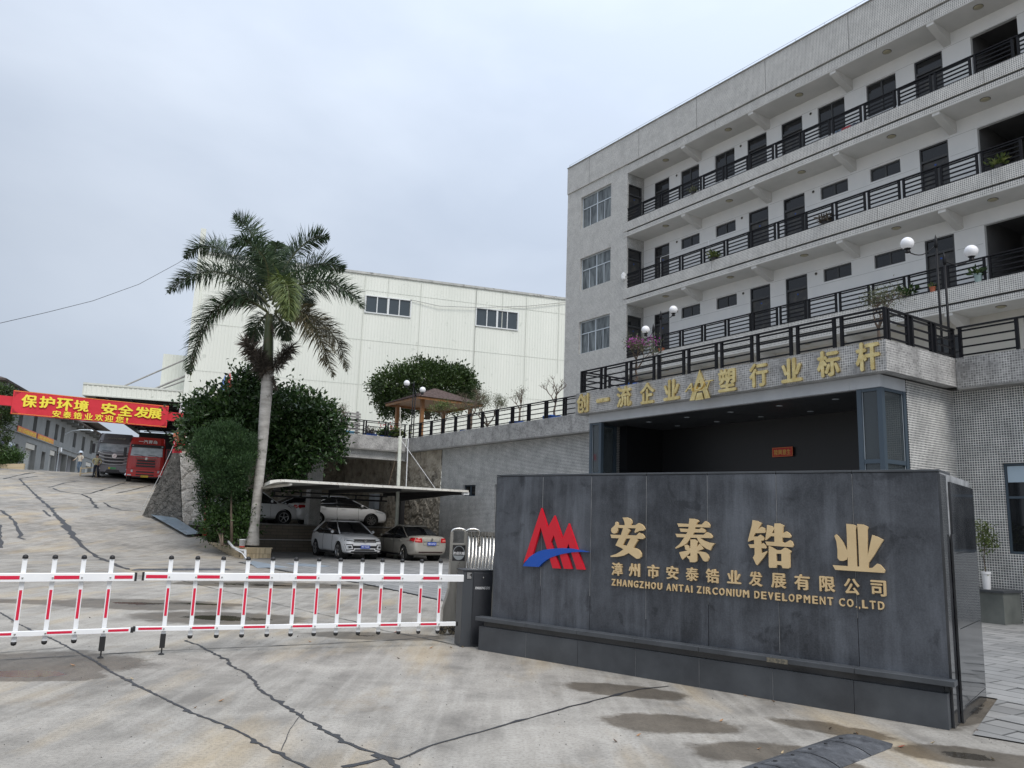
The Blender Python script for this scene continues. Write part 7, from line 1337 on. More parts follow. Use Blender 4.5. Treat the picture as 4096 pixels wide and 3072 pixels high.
# ---- planter with glazed bricks, bucket and pipes
PTR = Thing('brick_planter', 'low planter faced with cream glazed bricks at the foot of the palm', 'planter', FB, (-30, 9, 0))
MORT = mat('planter_mortar', (.20, .17, .13), .9)
x0p, x1p, y0p, y1p = -35.6, -29.69, 8.39, 9.55; zt = .30
mb = MB(); mb.box(x0p, y0p+.02, -.15, x1p-.02, y0p+.18, zt-.02); mb.box(x1p-.18, y0p+.18, -.15, x1p-.02, y1p, zt-.02); mb.box(x0p, y1p-.16, -.15, x1p-.18, y1p-.02, zt-.02); PTR.part('core', mb, MORT)
bH = MB().box(-.095, -.01, 0, .095, .012, .058).obj('brick', TILEY); b1 = bH.data; bpy.data.objects.remove(bH)
TILEY2 = noisy('glazed_cream_brick_dark', (0.38, 0.30, 0.19), (0.48, 0.39, 0.25), 7.0, (0.3, 0.45)); b2 = b1.copy(); b2.materials[0] = TILEY2
bV = MB().box(-.030, -.01, 0, .030, .012, .20).obj('brick', TILEY); b3 = bV.data; bpy.data.objects.remove(bV); b4 = b3.copy(); b4.materials[0] = TILEY2
bT = MB().box(-.095, -.10, 0, .095, .10, .03).obj('brick', TILEY); b5 = bT.data; bpy.data.objects.remove(bT)
n_b = 0
for r in range(6):
    x = x1p-.10-(.1 if r % 2 else 0)
    while x > x0p+.1 and n_b < 170:
        z = -.10+r*.066; 
        if z > hgt(*BP(x, y0p, 0)[:2])-.06: PTR.inst('brick', random.choice([b1, b1, b2]), (x, y0p+.008, z)); n_b += 1
        x -= .2
x = x0p+.1
while x < x1p-.1: PTR.inst('brick', b5, (x, y0p+.10, zt-.02)); x += .2
for i in range(17):
    for r in range(2): PTR.inst('brick', random.choice([b3, b4]), (x1p-.008, y0p+.06+i*.066, -.12+r*.212), rot=(0, 0, PI/2))
for i in range(6): PTR.inst('brick', b5, (x1p-.10, y0p+.10+i*.2, zt-.02), rot=(0, 0, PI/2))
mb = MB(); mb.add([(x0p, y0p+.18, zt-.05), (x1p-.18, y0p+.18, zt-.05), (x1p-.18, y1p-.16, zt-.02), (x0p, y1p-.16, zt-.02)], [(0, 1, 2, 3)]); PTR.part('soil', mb, SOIL)
mb = MB()
for _ in range(14): 
    p = [(-9.889,29.25,0.368)][0]; a = Vector(p)+Vector((random.uniform(-.25, .25), random.uniform(-.1, .1), 0)); mb.box(a.x-.04, a.y-.03, a.z-.04, a.x+.04, a.y+.03, a.z+.02)
BK = Thing('paint_bucket', 'small white bucket with a red base on the planter edge beside the palm', 'bucket', FW, (-9.602,29.1,0.321))
c = BK.loc; mb = MB(); mb.lathe(tuple(c), [(.10, .05), (.118, .27), (.124, .27), (.124, .29), (.11, .29), (.10, .2)], 16); BK.part('bucket', mb, WPOT, smooth=True); mb = MB(); mb.lathe(tuple(c), [(.09, 0), (.101, .055), (.001, .055)], 16); BK.part('red_base', mb, mat('bucket_red', (.5, .06, .04), .5))
PP = Thing('plastic_pipe', 'grey white plastic drain pipe bent over the planter edge', 'pipe', FW, (-9.296,28.6,-0.057))
mb = MB(); mb.tube([(-10.286,29.6,0.491),(-9.951,29.2,0.306),(-9.589,28.9,0.225),(-9.348,28.7,0.229)], .045, 8); PP.part('pipe', mb, mat('pvc_grey', (.55, .56, .56), .4), smooth=True); mb = MB(); mb.tube([(-9.351,28.7,0.261),(-9.292,28.65,-0.099)], .05, 8); PP.part('downpipe', mb, bpy.data.materials['pvc_grey'], smooth=True)
mb = MB(); mb.tube([(-9.814,29.0,0.255),(-9.447,28.75,0.134),(-9.202,28.5,-0.049),(-9.119,28.45,-0.104)], .022, 6); PP.part('thin_hose', mb, WPAINT, smooth=True)
UF = Thing('beach_umbrella', 'closed blue umbrella above the bushes against the factory', 'umbrella', FW, (-14.87,40.0,7.773)); mb = MB(); mb.tube([(-14.924,40.0,7.408),(-14.894,40.0,8.016),(-14.879,40.0,8.596)], [.22, .16, .01], 8); UF.part('canopy', mb, mat('umbrella_blue', (.13, .22, .50), .7)); mb = MB(); mb.tube([(-14.789,40.0,6.208),(-14.879,40.0,8.596)], .02, 5); UF.part('pole', mb, ALU)
UF = Thing('beach_umbrella', 'closed red umbrella above the bushes against the factory', 'umbrella', FW, (-14.572,40.0,7.784)); mb = MB(); mb.tube([(-14.597,40.0,7.419),(-14.619,40.0,8.025),(-14.65,40.0,8.714)], [.18, .14, .01], 8); UF.part('canopy', mb, mat('umbrella_red', (.50, .06, .06), .7)); mb = MB(); mb.tube([(-14.457,40.0,6.22),(-14.65,40.0,8.714)], .02, 5); UF.part('pole', mb, ALU)
mb = MB(); WI = [(-31.859,45.0,11.606),(-31.635,47.0,12.52),(-30.733,50.0,14.042),(-29.472,53.0,15.734),(-27.885,56.0,17.929),(-26.953,60.0,20.966),(-26.186,61.0,22.237)]; mb.tube(WI, .018, 5)
solo('overhead_cable', mb, BLK, 'thin dark overhead cable sagging across the sky to the factory corner', 'cable', FW, WI[0])
mb = MB(); mb.tube([(14.8, -.12, 17.6), (17, -.2, 17.35), (20, -.2, 17.6), (24, -.15, 18.2), (29, -.12, 19.3)], .025, 5); solo('wall_cable', mb, noisy('grey_cable', (.3, .3, .28), (.4, .4, .38), 2), 'thin cable looping along the factory wall above its windows', 'cable', FF, (14.8, -.12, 17.6))


# ================================================================== VEHICLES
def carpaint(name, c, rough=.22, metal=0.0):
    m = mat(name, c, rough, metal); m.node_tree.nodes['Principled BSDF'].inputs['Coat Weight'].default_value = .6; m.node_tree.nodes['Principled BSDF'].inputs['Coat Roughness'].default_value = .06; return m
CWHITE = carpaint('white_car_paint', (.84, .85, .86)); CGOLD = carpaint('champagne_car_paint', (.52, .49, .43), .28, .4); CSILV = carpaint('silver_white_car_paint', (.80, .815, .82))
HLAMP = mat('headlamp_glass', (.55, .58, .60), .08); TLAMP = mat('tail_lamp_red', (.45, .01, .015), .15); PLATEB = mat('blue_number_plate', (.01, .07, .45), .4); GRL = mat('black_grille', (.02, .02, .022), .35); TYRE = mat('tyre_rubber', (.018, .018, .018), .75); RIM = mat('alloy_rim', (.50, .50, .50), .3, .8); RIMD = mat('dark_alloy', (.10, .10, .105), .35, .8); LINER = mat('arch_liner', (.01, .01, .01), .9); PLATET = mat('plate_text', (.8, .8, .82), .5)
def make_car(T, P):
    W = P['w']; st = P['stations']; rings = []
    for (x, zb, zt, hw) in st:
        h = zt-zb; half = [(0, zb), (hw*.86, zb), (hw*.975, zb+.09), (hw, zb+h*.42), (hw*.99, zb+h*.66), (hw*.945, zt-.06), (hw*.82, zt-.01), (hw*.4, zt+.012), (0, zt+.02)]
        rings.append([(x, y, z) for y, z in half]+[(x, -y, z) for y, z in half[-2:0:-1]])
    mb = MB(); mb.rings(rings); b = mb.obj('body_src', P['paint'], Vector((0, 0, 0)), True); fix_normals(b)
    sb = b.modifiers.new('s', 'SUBSURF'); sb.levels = 2; sb.render_levels = 2; cut = []
    wr = P['wr']
    for wx in P['axles']:
        for s in (-1, 1):
            c = MB(); c.lathe((wx, s*(W/2-.13), wr), [(wr+.055, .22), (wr+.055, -.22)], 28, 'y'); co = c.obj('cut', LINER); fix_normals(co); m = b.modifiers.new('b', 'BOOLEAN'); m.operation = 'DIFFERENCE'; m.object = co; m.solver = 'EXACT'; cut.append(co)
    dg = bpy.context.evaluated_depsgraph_get(); dg.update(); me = bpy.data.meshes.new_from_object(b.evaluated_get(dg))
    for o in cut+[b]: bpy.data.objects.remove(o)
    me.polygons.foreach_set('use_smooth', [True]*len(me.polygons)); me.name = 'body'
    try: me.set_sharp_from_angle(angle=R(40))
    except Exception: pass
    T.loc0 = T.loc; body = bpy.data.objects.new('body', me); col.objects.link(body); body.parent = T.o
    def add(name, mb, m, parent=None, smooth=False): o = mb.obj(name, m, Vector((0, 0, 0)), smooth); o.parent = parent or T.o; return o
    for wx in P['axles']:
        for s in (-1, 1):
            c = MB(); c.lathe((wx, 0, wr), [(wr+.05, -s*(W/2-.05)), (wr+.05, -s*(W/2-.36)), (.001, -s*(W/2-.36))], 24, 'y', cap=False); add('arch_liner', c, LINER)
            cy = s*(W/2-.115); t = MB(); t.lathe((wx, cy, wr), [(wr*.66, -.09), (wr*.93, -.10), (wr, -.075), (wr, .075), (wr*.93, .10), (wr*.66, .09)], 30, 'y', cap=False); wh = add('wheel', t, TYRE, None, True)
            r = MB(); r.lathe((wx, cy, wr), [(wr*.68, -s*.092), (wr*.64, -s*.085), (wr*.60, -s*.04), (.02, -s*.03), (.001, -s*.03)], 26, 'y', cap=False); rm = add('rim', r, P.get('rimback', LINER), wh, True)
            k = MB(); ns = P.get('spokes', 5)
            for q in range(ns):
                for off in ((-.10, .10) if P.get('twin') else (0,)):
                    a = 2*PI*q/ns+.3; a2 = a+off*1.6; a1 = a+off*.6; ww = P.get('sw', .022)
                    p0 = Vector((wx+math.cos(a1)*.03, cy+s*.078, wr+math.sin(a1)*.03)); p1 = Vector((wx+math.cos(a2)*wr*.65, cy+s*.086, wr+math.sin(a2)*wr*.65)); d = (p1-p0).normalized(); n_ = Vector((0, s, 0)); sd = d.cross(n_)
                    k.hexa([p0-sd*ww*.8, p0+sd*ww*.8, p1+sd*ww, p1-sd*ww, p0-sd*ww*.7+n_*.012, p0+sd*ww*.7+n_*.012, p1+sd*ww*.8+n_*.01, p1-sd*ww*.8+n_*.01])
            k.lathe((wx, cy+s*.07, wr), [(.001, -s*.03), (.045, -s*.028), (.05, 0)], 12, 'y'); k.lathe((wx, cy, wr), [(wr*.64, -s*.08), (wr*.69, -s*.098), (wr*.66, -s*.098), (wr*.62, -s*.085)], 26, 'y', cap=False); add('spokes', k, P.get('rim', RIM), wh)
    # glasshouse
    g = P['glass']; zb, zr = g['zb'], g['zr']; xf0, xf1, xr0, xr1 = g['f0'], g['f1'], g['r0'], g['r1']; hb, ht = g['hb'], g['ht']
    def ring(t, grow=0.0, zoff=0.0, shrink=1.0):
        tb = t; xf = xf0+(xf1-xf0)*t; xr = xr0+(xr1-xr0)*t; h = hb+(ht-hb)*(t**1.25 if t > 0 else t)+grow; z = zb+(zr-zb)*t+zoff; xm = (xf+xr)/2; c = .10
        pts = [(xf+grow, 0), (xf-.02+grow, h*.55), (xf-.10, h*.90), (xf-.26, h), ((xf+xr)/2, h*1.012), (xr+.22, h), (xr+.07, h*.9), (xr+.0-grow, h*.55), (xr-.01-grow, 0)]
        pts = [(xm+(x-xm)*shrink, y*shrink) for x, y in pts]; return [(x, y, z) for x, y in pts]+[(x, -y, z) for x, y in pts[-2:0:-1]]
    m = MB(); m.rings([ring(-.12), ring(.35), ring(.7), ring(1.0)]); gl = add('window', m, P.get('glassmat', GLASSD), None, True)
    m = MB(); m.rings([ring(.965, .008), ring(1.0, .004, .012), ring(1.0, 0, .03, .93), ring(1.0, 0, .05, .72), ring(1.0, 0, .058, .35)]); rf = add('roof', m, P['paint'], None, True)
    if P.get('sunroof'): m = MB(); m.box(xr1+.35, -ht*.62, zr+.053, xf1-.28, ht*.62, zr+.068, ch=.01); add('sunroof', m, GLASSD, rf); 
    if P.get('rails'):
        for s in (-1, 1): m = MB(); m.tube([(xr1+.15, s*ht*.9, zr+.02), (xr1+.3, s*ht*.92, zr+.07), (xf1-.35, s*ht*.92, zr+.07), (xf1-.15, s*ht*.88, zr+.02)], .016, 6); add('roof_rail', m, RIM, rf)
    for s in (-1, 1):
        R0, R1 = ring(-.05, .006), ring(1.0, .006); 
        def pil(i, j, wid0, wid1, nm='pillar', mt=None):   # i index on ring
            a, b = Vector(R0[i]), Vector(R1[i]); a.y *= s if a.y >= 0 else 1; b.y *= s if b.y >= 0 else 1; mid = (Vector(ring(.5, .006)[i])); mid.y *= s
            mm = MB(); pts = [a, mid, b]; vs = []
            for p, wv in zip(pts, (wid0, (wid0+wid1)/2, wid1)): vs += [(p.x-wv[0], p.y+s*.004, p.z), (p.x+wv[1], p.y+s*.004, p.z)]
            mm.add(vs, [(0, 1, 3, 2), (2, 3, 5, 4)]); return add(nm, mm, mt or P['paint'], gl)
        class V2(tuple):
            def __add__(a, b): return V2((a[0]+b[0], a[1]+b[1]))
            def __truediv__(a, k): return V2((a[0]/k, a[1]/k))
        m = MB(); a, mid, b = [Vector(ring(t, .004)[2]) for t in (-.05, .5, 1.0)]; 
        for v in (a, mid, b): v.y *= s
        m.tube([a, mid, b], .024, 6); add('pillar', m, P['paint'], gl, True)
        pil(5, 0, V2(P['cpil'][0]), V2(P['cpil'][1]))
        m = MB(); a, mid, b = [Vector(ring(t, .003)[4]) for t in (-.05, .5, 1.0)]
        for v in (a, mid, b): v.y *= s
        m.add([(a.x-.10, a.y, a.z), (a.x+.0, a.y, a.z), (mid.x+.0, mid.y, mid.z), (mid.x-.08, mid.y, mid.z), (b.x-.0, b.y, b.z), (b.x-.07, b.y, b.z)], [(0, 1, 2, 3), (3, 2, 4, 5)]); add('pillar', m, GRL, gl)
        # belt moulding, mirror, handles, door gaps
        m = MB(); m.tube([tuple(Vector((ring(0)[q][0], s*(abs(ring(0)[q][1])+.012), zb+.0))) for q in (3, 4, 5)], .010, 5); add('belt_trim', m, P.get('trim', GRL))
        mx_ = xf0-.42; m = MB(); m.lathe((mx_, s*(W/2+.05), zb+.05), [(.001, -.05), (.045, -.04), (.065, 0), (.065, .03), (.045, .05), (.001, .055)], 12, 'x'); mi = add('mirror', m, P['paint'], None, True); m = MB(); m.box(mx_-.02, s*(hb-.02), zb+.02, mx_+.04, s*(W/2+.06), zb+.05); add('mirror_arm', m, GRL, mi)
        for hx_ in P['handles']: m = MB(); m.box(hx_-.10, s*(W/2-.022), zb-.13, hx_+.10, s*(W/2+.016), zb-.10, ch=.006); add('door_handle', m, P.get('handle', P['paint']))
        for gx in P['gaps']: m = MB(); m.tube([(gx, s*(W/2-.012), zb-.03), (gx-.02, s*(W/2+.0005), .72), (gx, s*(W/2-.001), .48), (gx+.02, s*(W/2-.014), .33)], .005, 4); add('door_gap', m, GRL)
        m = MB(); m.box(P['axles'][1]+wr+.1, s*(W/2-.06), .20, P['axles'][0]-wr-.1, s*(W/2-.015), .27); add('sill', m, GRL)
    return body, add, gl
from mathutils.bvhtree import BVHTree
def patcher(add, body):
    me = body.data; tree_ = BVHTree.FromPolygons([v.co.copy() for v in me.vertices], [tuple(p.vertices) for p in me.polygons])
    def patch(name, c4, m, parent=None, off=.008, face='front', n=8, fallback=None):
        """panel that hugs the bodywork: four corners (across, height); face = front, back, left or right"""
        vs = []; k = n+1
        for i in range(k):
            for j in range(k):
                a, b = i/n, j/n; p = [(1-a)*(1-b)*c4[0][q]+a*(1-b)*c4[1][q]+a*b*c4[2][q]+(1-a)*b*c4[3][q] for q in (0, 1)]
                if face in ('front', 'back'):
                    s = 1 if face == 'front' else -1; h = tree_.ray_cast(Vector((s*4, p[0], p[1])), Vector((-s, 0, 0))); x = h[0].x if h[0] else s*1.9; vs.append((x+s*off, p[0], p[1]))
                else:
                    s = 1 if face == 'left' else -1; h = tree_.ray_cast(Vector((p[0], s*4, p[1])), Vector((0, -s, 0))); y = h[0].y if h[0] else s*.8; vs.append((p[0], y+s*off, p[1]))
        mb = MB(); mb.add(vs, [(i*k+j, (i+1)*k+j, (i+1)*k+j+1, i*k+j+1) for i in range(n) for j in range(n)]); return add(name, mb, m, parent or body)
    return patch
def plate_(add, body, x, z, text, mt=PLATEB, w=.40, h=.125, back=False, tm=PLATET, ox=0.0):
    s = -1 if back else 1; m = MB(); m.box(x, -w/2, z, x+s*.02, w/2, z+h); p = add('number_plate', m, mt, body)
    pl = (lambda u, v, d: (x+.022-d+.0, -w/2+.03+u, z+.025+v)) if not back else (lambda u, v, d: (x-.022+d, w/2-.03-u, z+.025+v))
    add('lettering', text_mb(text, pl, w-.06, h-.05, .003, .02), tm, p)
# --- white crossover, lower row
def suv():
    P = dict(w=1.72, wr=.335, axles=(1.22, -1.30), paint=CWHITE, spokes=5, twin=True, sw=.013, rim=RIM, rimback=RIMD, handles=(.0, -.92), gaps=(.62, -.42), sunroof=True, rails=True, cpil=((.02, .30), (.05, .16)),
        stations=[(2.02, .34, .66, .60), (1.99, .26, .78, .72), (1.88, .22, .86, .79), (1.6, .22, .94, .84), (1.1, .24, 1.02, .855), (.7, .24, 1.05, .86), (0, .24, 1.06, .86), (-.8, .24, 1.08, .865), (-1.4, .24, 1.10, .865), (-1.8, .26, 1.12, .84), (-2.02, .32, 1.06, .78), (-2.08, .42, .90, .70)],
        glass=dict(zb=1.03, zr=1.50, f0=1.12, f1=.28, r0=-2.02, r1=-1.30, hb=.785, ht=.57))
    T = Thing('parked_car', 'white crossover parked facing out on the yard in front of the low wall', 'car', FB @ Matrix.Translation((*(-29.352,12.806), -.068)), (0, 0, 0), 'cars parked in the yard'); T.o.matrix_world = T.o.matrix_world @ Matrix.Scale(.95, 4) @ Matrix.Translation((-1.22, 0, 0))
    body, add, gl = make_car(T, P)
    pt_ = patcher(add, body); gr = pt_('grille', [(-.50, .69), (.50, .69), (.46, .82), (-.46, .82)], GRL)
    for z in (.725, .785): pt_('chrome_bar', [(-.48, z), (.48, z), (.47, z+.014), (-.47, z+.014)], CHROME, gr, .014)
    m = MB(); m.lathe((2.05, 0, .755), [(.001, .022), (.055, .02), (.062, 0)], 18, 'x'); b_ = add('badge', m, CHROME, gr)
    for s in (-1, 1):
        h_ = pt_('headlight', [(s*.46, .72), (s*.83, .75), (s*.80, .86), (s*.47, .83)], GRL, None, .010); pt_('lamp_lens', [(s*.47, .755), (s*.82, .79), (s*.80, .855), (s*.48, .825)], HLAMP, h_, .016)
        f_ = pt_('air_intake_frame', [(s*.46, .40), (s*.78, .36), (s*.84, .62), (s*.52, .62)], GRL, None, .008); pt_('intake_surround', [(s*.51, .435), (s*.75, .40), (s*.79, .58), (s*.56, .585)], CWHITE, f_, .014); pt_('daylight_lamp', [(s*.545, .46), (s*.72, .43), (s*.755, .555), (s*.585, .56)], HLAMP, f_, .020); pt_('intake_hole', [(s*.575, .475), (s*.69, .455), (s*.72, .54), (s*.60, .545)], GRL, f_, .026)
    pt_('lower_grille', [(-.50, .46), (.50, .46), (.52, .56), (-.52, .56)], GRL, None, .009); pt_('lower_grille', [(-.46, .36), (.46, .36), (.40, .425), (-.40, .425)], GRL, None, .009)
    pt_('bumper_trim', [(-.80, .24), (.80, .24), (.74, .345), (-.74, .345)], GRL, None, .010); pt_('bumper_line', [(-.42, .425), (.42, .425), (.46, .455), (-.46, .455)], CWHITE, None, .012)
    plate_(add, body, 2.055, .455, '闽E·066JB')
    m = MB(); m.box(.80, -.30, 1.055, .92, -.05, 1.075); add('dashboard_ornament', m, WPAINT, gl)
    m = MB(); m.lathe((-1.1, 0, 1.55), [(.02, 0), (.012, .05), (.002, .12)], 8); add('fin_aerial', m, GRL, body)
suv()
def sedan(T, paint, detail='front', rim=RIM, spokes=7, sw=.022, twin=False, trimc=None):
    P = dict(w=1.66, wr=.305, axles=(1.29, -1.24), paint=paint, spokes=spokes, sw=sw, twin=twin, rim=rim, rimback=RIMD, handles=(-.05, -.92), gaps=(.66, -.34), cpil=((.0, .10), (.0, .10)), handle=paint,
        stations=[(2.12, .34, .56, .52), (2.09, .24, .68, .68), (1.96, .19, .76, .77), (1.6, .19, .86, .815), (1.1, .20, .94, .825), (.6, .20, .95, .83), (0, .20, .96, .83), (-.8, .20, .98, .83), (-1.4, .20, 1.02, .83), (-1.85, .22, 1.035, .80), (-2.1, .28, 1.01, .74), (-2.19, .40, .92, .68)],
        glass=dict(zb=.93, zr=1.40, f0=1.20, f1=.22, r0=-1.80, r1=-.86, hb=.755, ht=.55))
    if trimc: P['trim'] = trimc
    body, add, gl = make_car(T, P)
    pt_ = patcher(add, body)
    for s in (-1, 1):
        pt_('headlight', [(s*.42, .62), (s*.78, .66), (s*.79, .79), (s*.45, .71)], HLAMP, None, .010); sd = 'left' if s > 0 else 'right'; pt_('headlight_side', [(1.50, .73), (1.86, .63), (1.86, .71), (1.50, .80)], HLAMP, None, .010, sd)
        t_ = pt_('tail_light', [(-s*.42, .76), (-s*.80, .77), (-s*.80, .95), (-s*.45, .94)], TLAMP, None, .012, 'back'); pt_('lamp_lens', [(-s*.50, .81), (-s*.76, .82), (-s*.76, .88), (-s*.52, .875)], bpy.data.materials.get('tail_lamp_pink') or mat('tail_lamp_pink', (.75, .22, .18), .15), t_, .018, 'back'); pt_('tail_light_side', [(-1.72, .83), (-2.05, .79), (-2.05, .95), (-1.76, .93)], TLAMP, t_, .010, sd)
    pt_('grille', [(-.42, .56), (.42, .56), (.46, .63), (-.46, .63)], GRL); pt_('lower_grille', [(-.5, .30), (.5, .30), (.46, .40), (-.46, .40)], GRL)
    pt_('bumper_slot', [(-.56, .345), (.56, .345), (.55, .395), (-.55, .395)], bpy.data.materials.get('dark_red_reflector') or mat('dark_red_reflector', (.05, .02, .02), .4), None, .010, 'back'); pt_('chrome_bar', [(-.38, .785), (.38, .785), (.38, .805), (-.38, .805)], CHROME, None, .014, 'back')
    m = MB(); m.lathe((-2.22, 0, .89), [(.02, -.012), (.05, -.012), (.05, 0), (.02, 0)], 14, 'x'); add('badge', m, CHROME, body)
    for y0, z0, y1, z1 in ((-.40, .95, -.36, .66), (.40, .95, .36, .66), (-.36, .655, .36, .665)): pt_('boot_gap', [(y0, z0), (y0+.008, z0) if abs(y0-y1) < .1 else (y1, z0), (y1+.008, z1) if abs(y0-y1) < .1 else (y1, z1), (y1, z1) if abs(y0-y1) < .1 else (y0, z1)], GRL, None, .004, 'back')
    return body, add, gl
T = Thing('parked_car', 'champagne gold saloon seen from behind, parked nose in beside the mosaic wall', 'car', FB @ Matrix.Translation((*(-28.411,15.122), -.068)), (0, 0, 0), 'cars parked in the yard'); T.o.matrix_world = T.o.matrix_world @ Matrix.Rotation(PI, 4, 'Z') @ Matrix.Scale(.95, 4) @ Matrix.Translation((1.24, 0, 0))
body, add, gl = sedan(T, CGOLD, rim=CHROME, spokes=9, sw=.014); plate_(add, body, -2.215, .655, '闽E·6976P', back=True)
T = Thing('parked_car', 'white saloon in side view on the raised deck, its tail behind the tiled pillar', 'car', FB @ Matrix.Translation((-36.25, 14.72, 1.085)) @ Matrix.Rotation(PI/2, 4, 'Z') @ Matrix.Diagonal((1.08, 1.0, .98, 1)), (0, 0, 0), 'cars parked on the raised deck')
T.o.matrix_world = T.F; body, add, gl = sedan(T, CWHITE, rim=RIM, spokes=8, sw=.022, trimc=CHROME); plate_(add, body, -2.215, .66, '闽E·2B518', back=True)
m = MB(); m.box(-1.28, -.752, .98, -.50, -.742, 1.22); 
T = Thing('parked_car', 'white crossover at the left end of the raised deck, half hidden by the palm trunk', 'car', FB @ Matrix.Translation((-36.3, 10.62, 1.085)) @ Matrix.Rotation(PI/2, 4, 'Z') @ Matrix.Scale(.97, 4), (0, 0, 0), 'cars parked on the raised deck'); T.o.matrix_world = T.F
P = dict(w=1.72, wr=.33, axles=(1.26, -1.28), paint=CSILV, spokes=5, sw=.02, rim=RIM, rimback=LINER, handles=(-.05, -.9), gaps=(.62, -.42), cpil=((.0, .22), (.0, .2)), 
    stations=[(2.08, .34, .62, .58), (2.05, .25, .76, .72), (1.9, .21, .85, .79), (1.55, .22, .94, .84), (1.1, .23, 1.01, .855), (.6, .23, 1.03, .86), (0, .23, 1.04, .86), (-.8, .23, 1.06, .86), (-1.4, .23, 1.08, .86), (-1.85, .25, 1.08, .83), (-2.08, .34, 1.0, .76)], glass=dict(zb=1.0, zr=1.47, f0=1.05, f1=.35, r0=-1.95, r1=-1.4, hb=.775, ht=.57))
body, add, gl = make_car(T, P)
for s in (-1, 1): m = MB(); m.hexa([(1.78, s*.42, .66), (1.99, s*.42, .66), (1.62, s*.81, .76), (1.5, s*.76, .76), (1.76, s*.42, .76), (1.95, s*.44, .76), (1.45, s*.82, .87), (1.4, s*.76, .87)]); o = add('headlight', m, GRL, body); fix_normals(o)
T = Thing('parked_car', 'white saloon in the back row of the raised deck, mostly hidden', 'car', FB @ Matrix.Translation((-39.2, 13.6, 1.085)) @ Matrix.Rotation(-PI/2, 4, 'Z') @ Matrix.Scale(.98, 4), (0, 0, 0), 'cars parked on the raised deck'); T.o.matrix_world = T.F; sedan(T, CSILV)
BC = Thing('storage_crate', 'dark blue plastic crate on the ground between the two parked cars', 'crate', FB, (-33.8, 15.9, 0)); mb = MB(); mb.box(-34.1, 14.6, -.08, -33.6, 15.2, .45, ch=.01); BC.part('crate', mb, mat('navy_plastic', (.01, .02, .09), .5))
mb = MB(); mb.box(-34.1, 14.57, .38, -33.6, 15.23, .42); BC.part('rim', mb, bpy.data.materials['navy_plastic'])
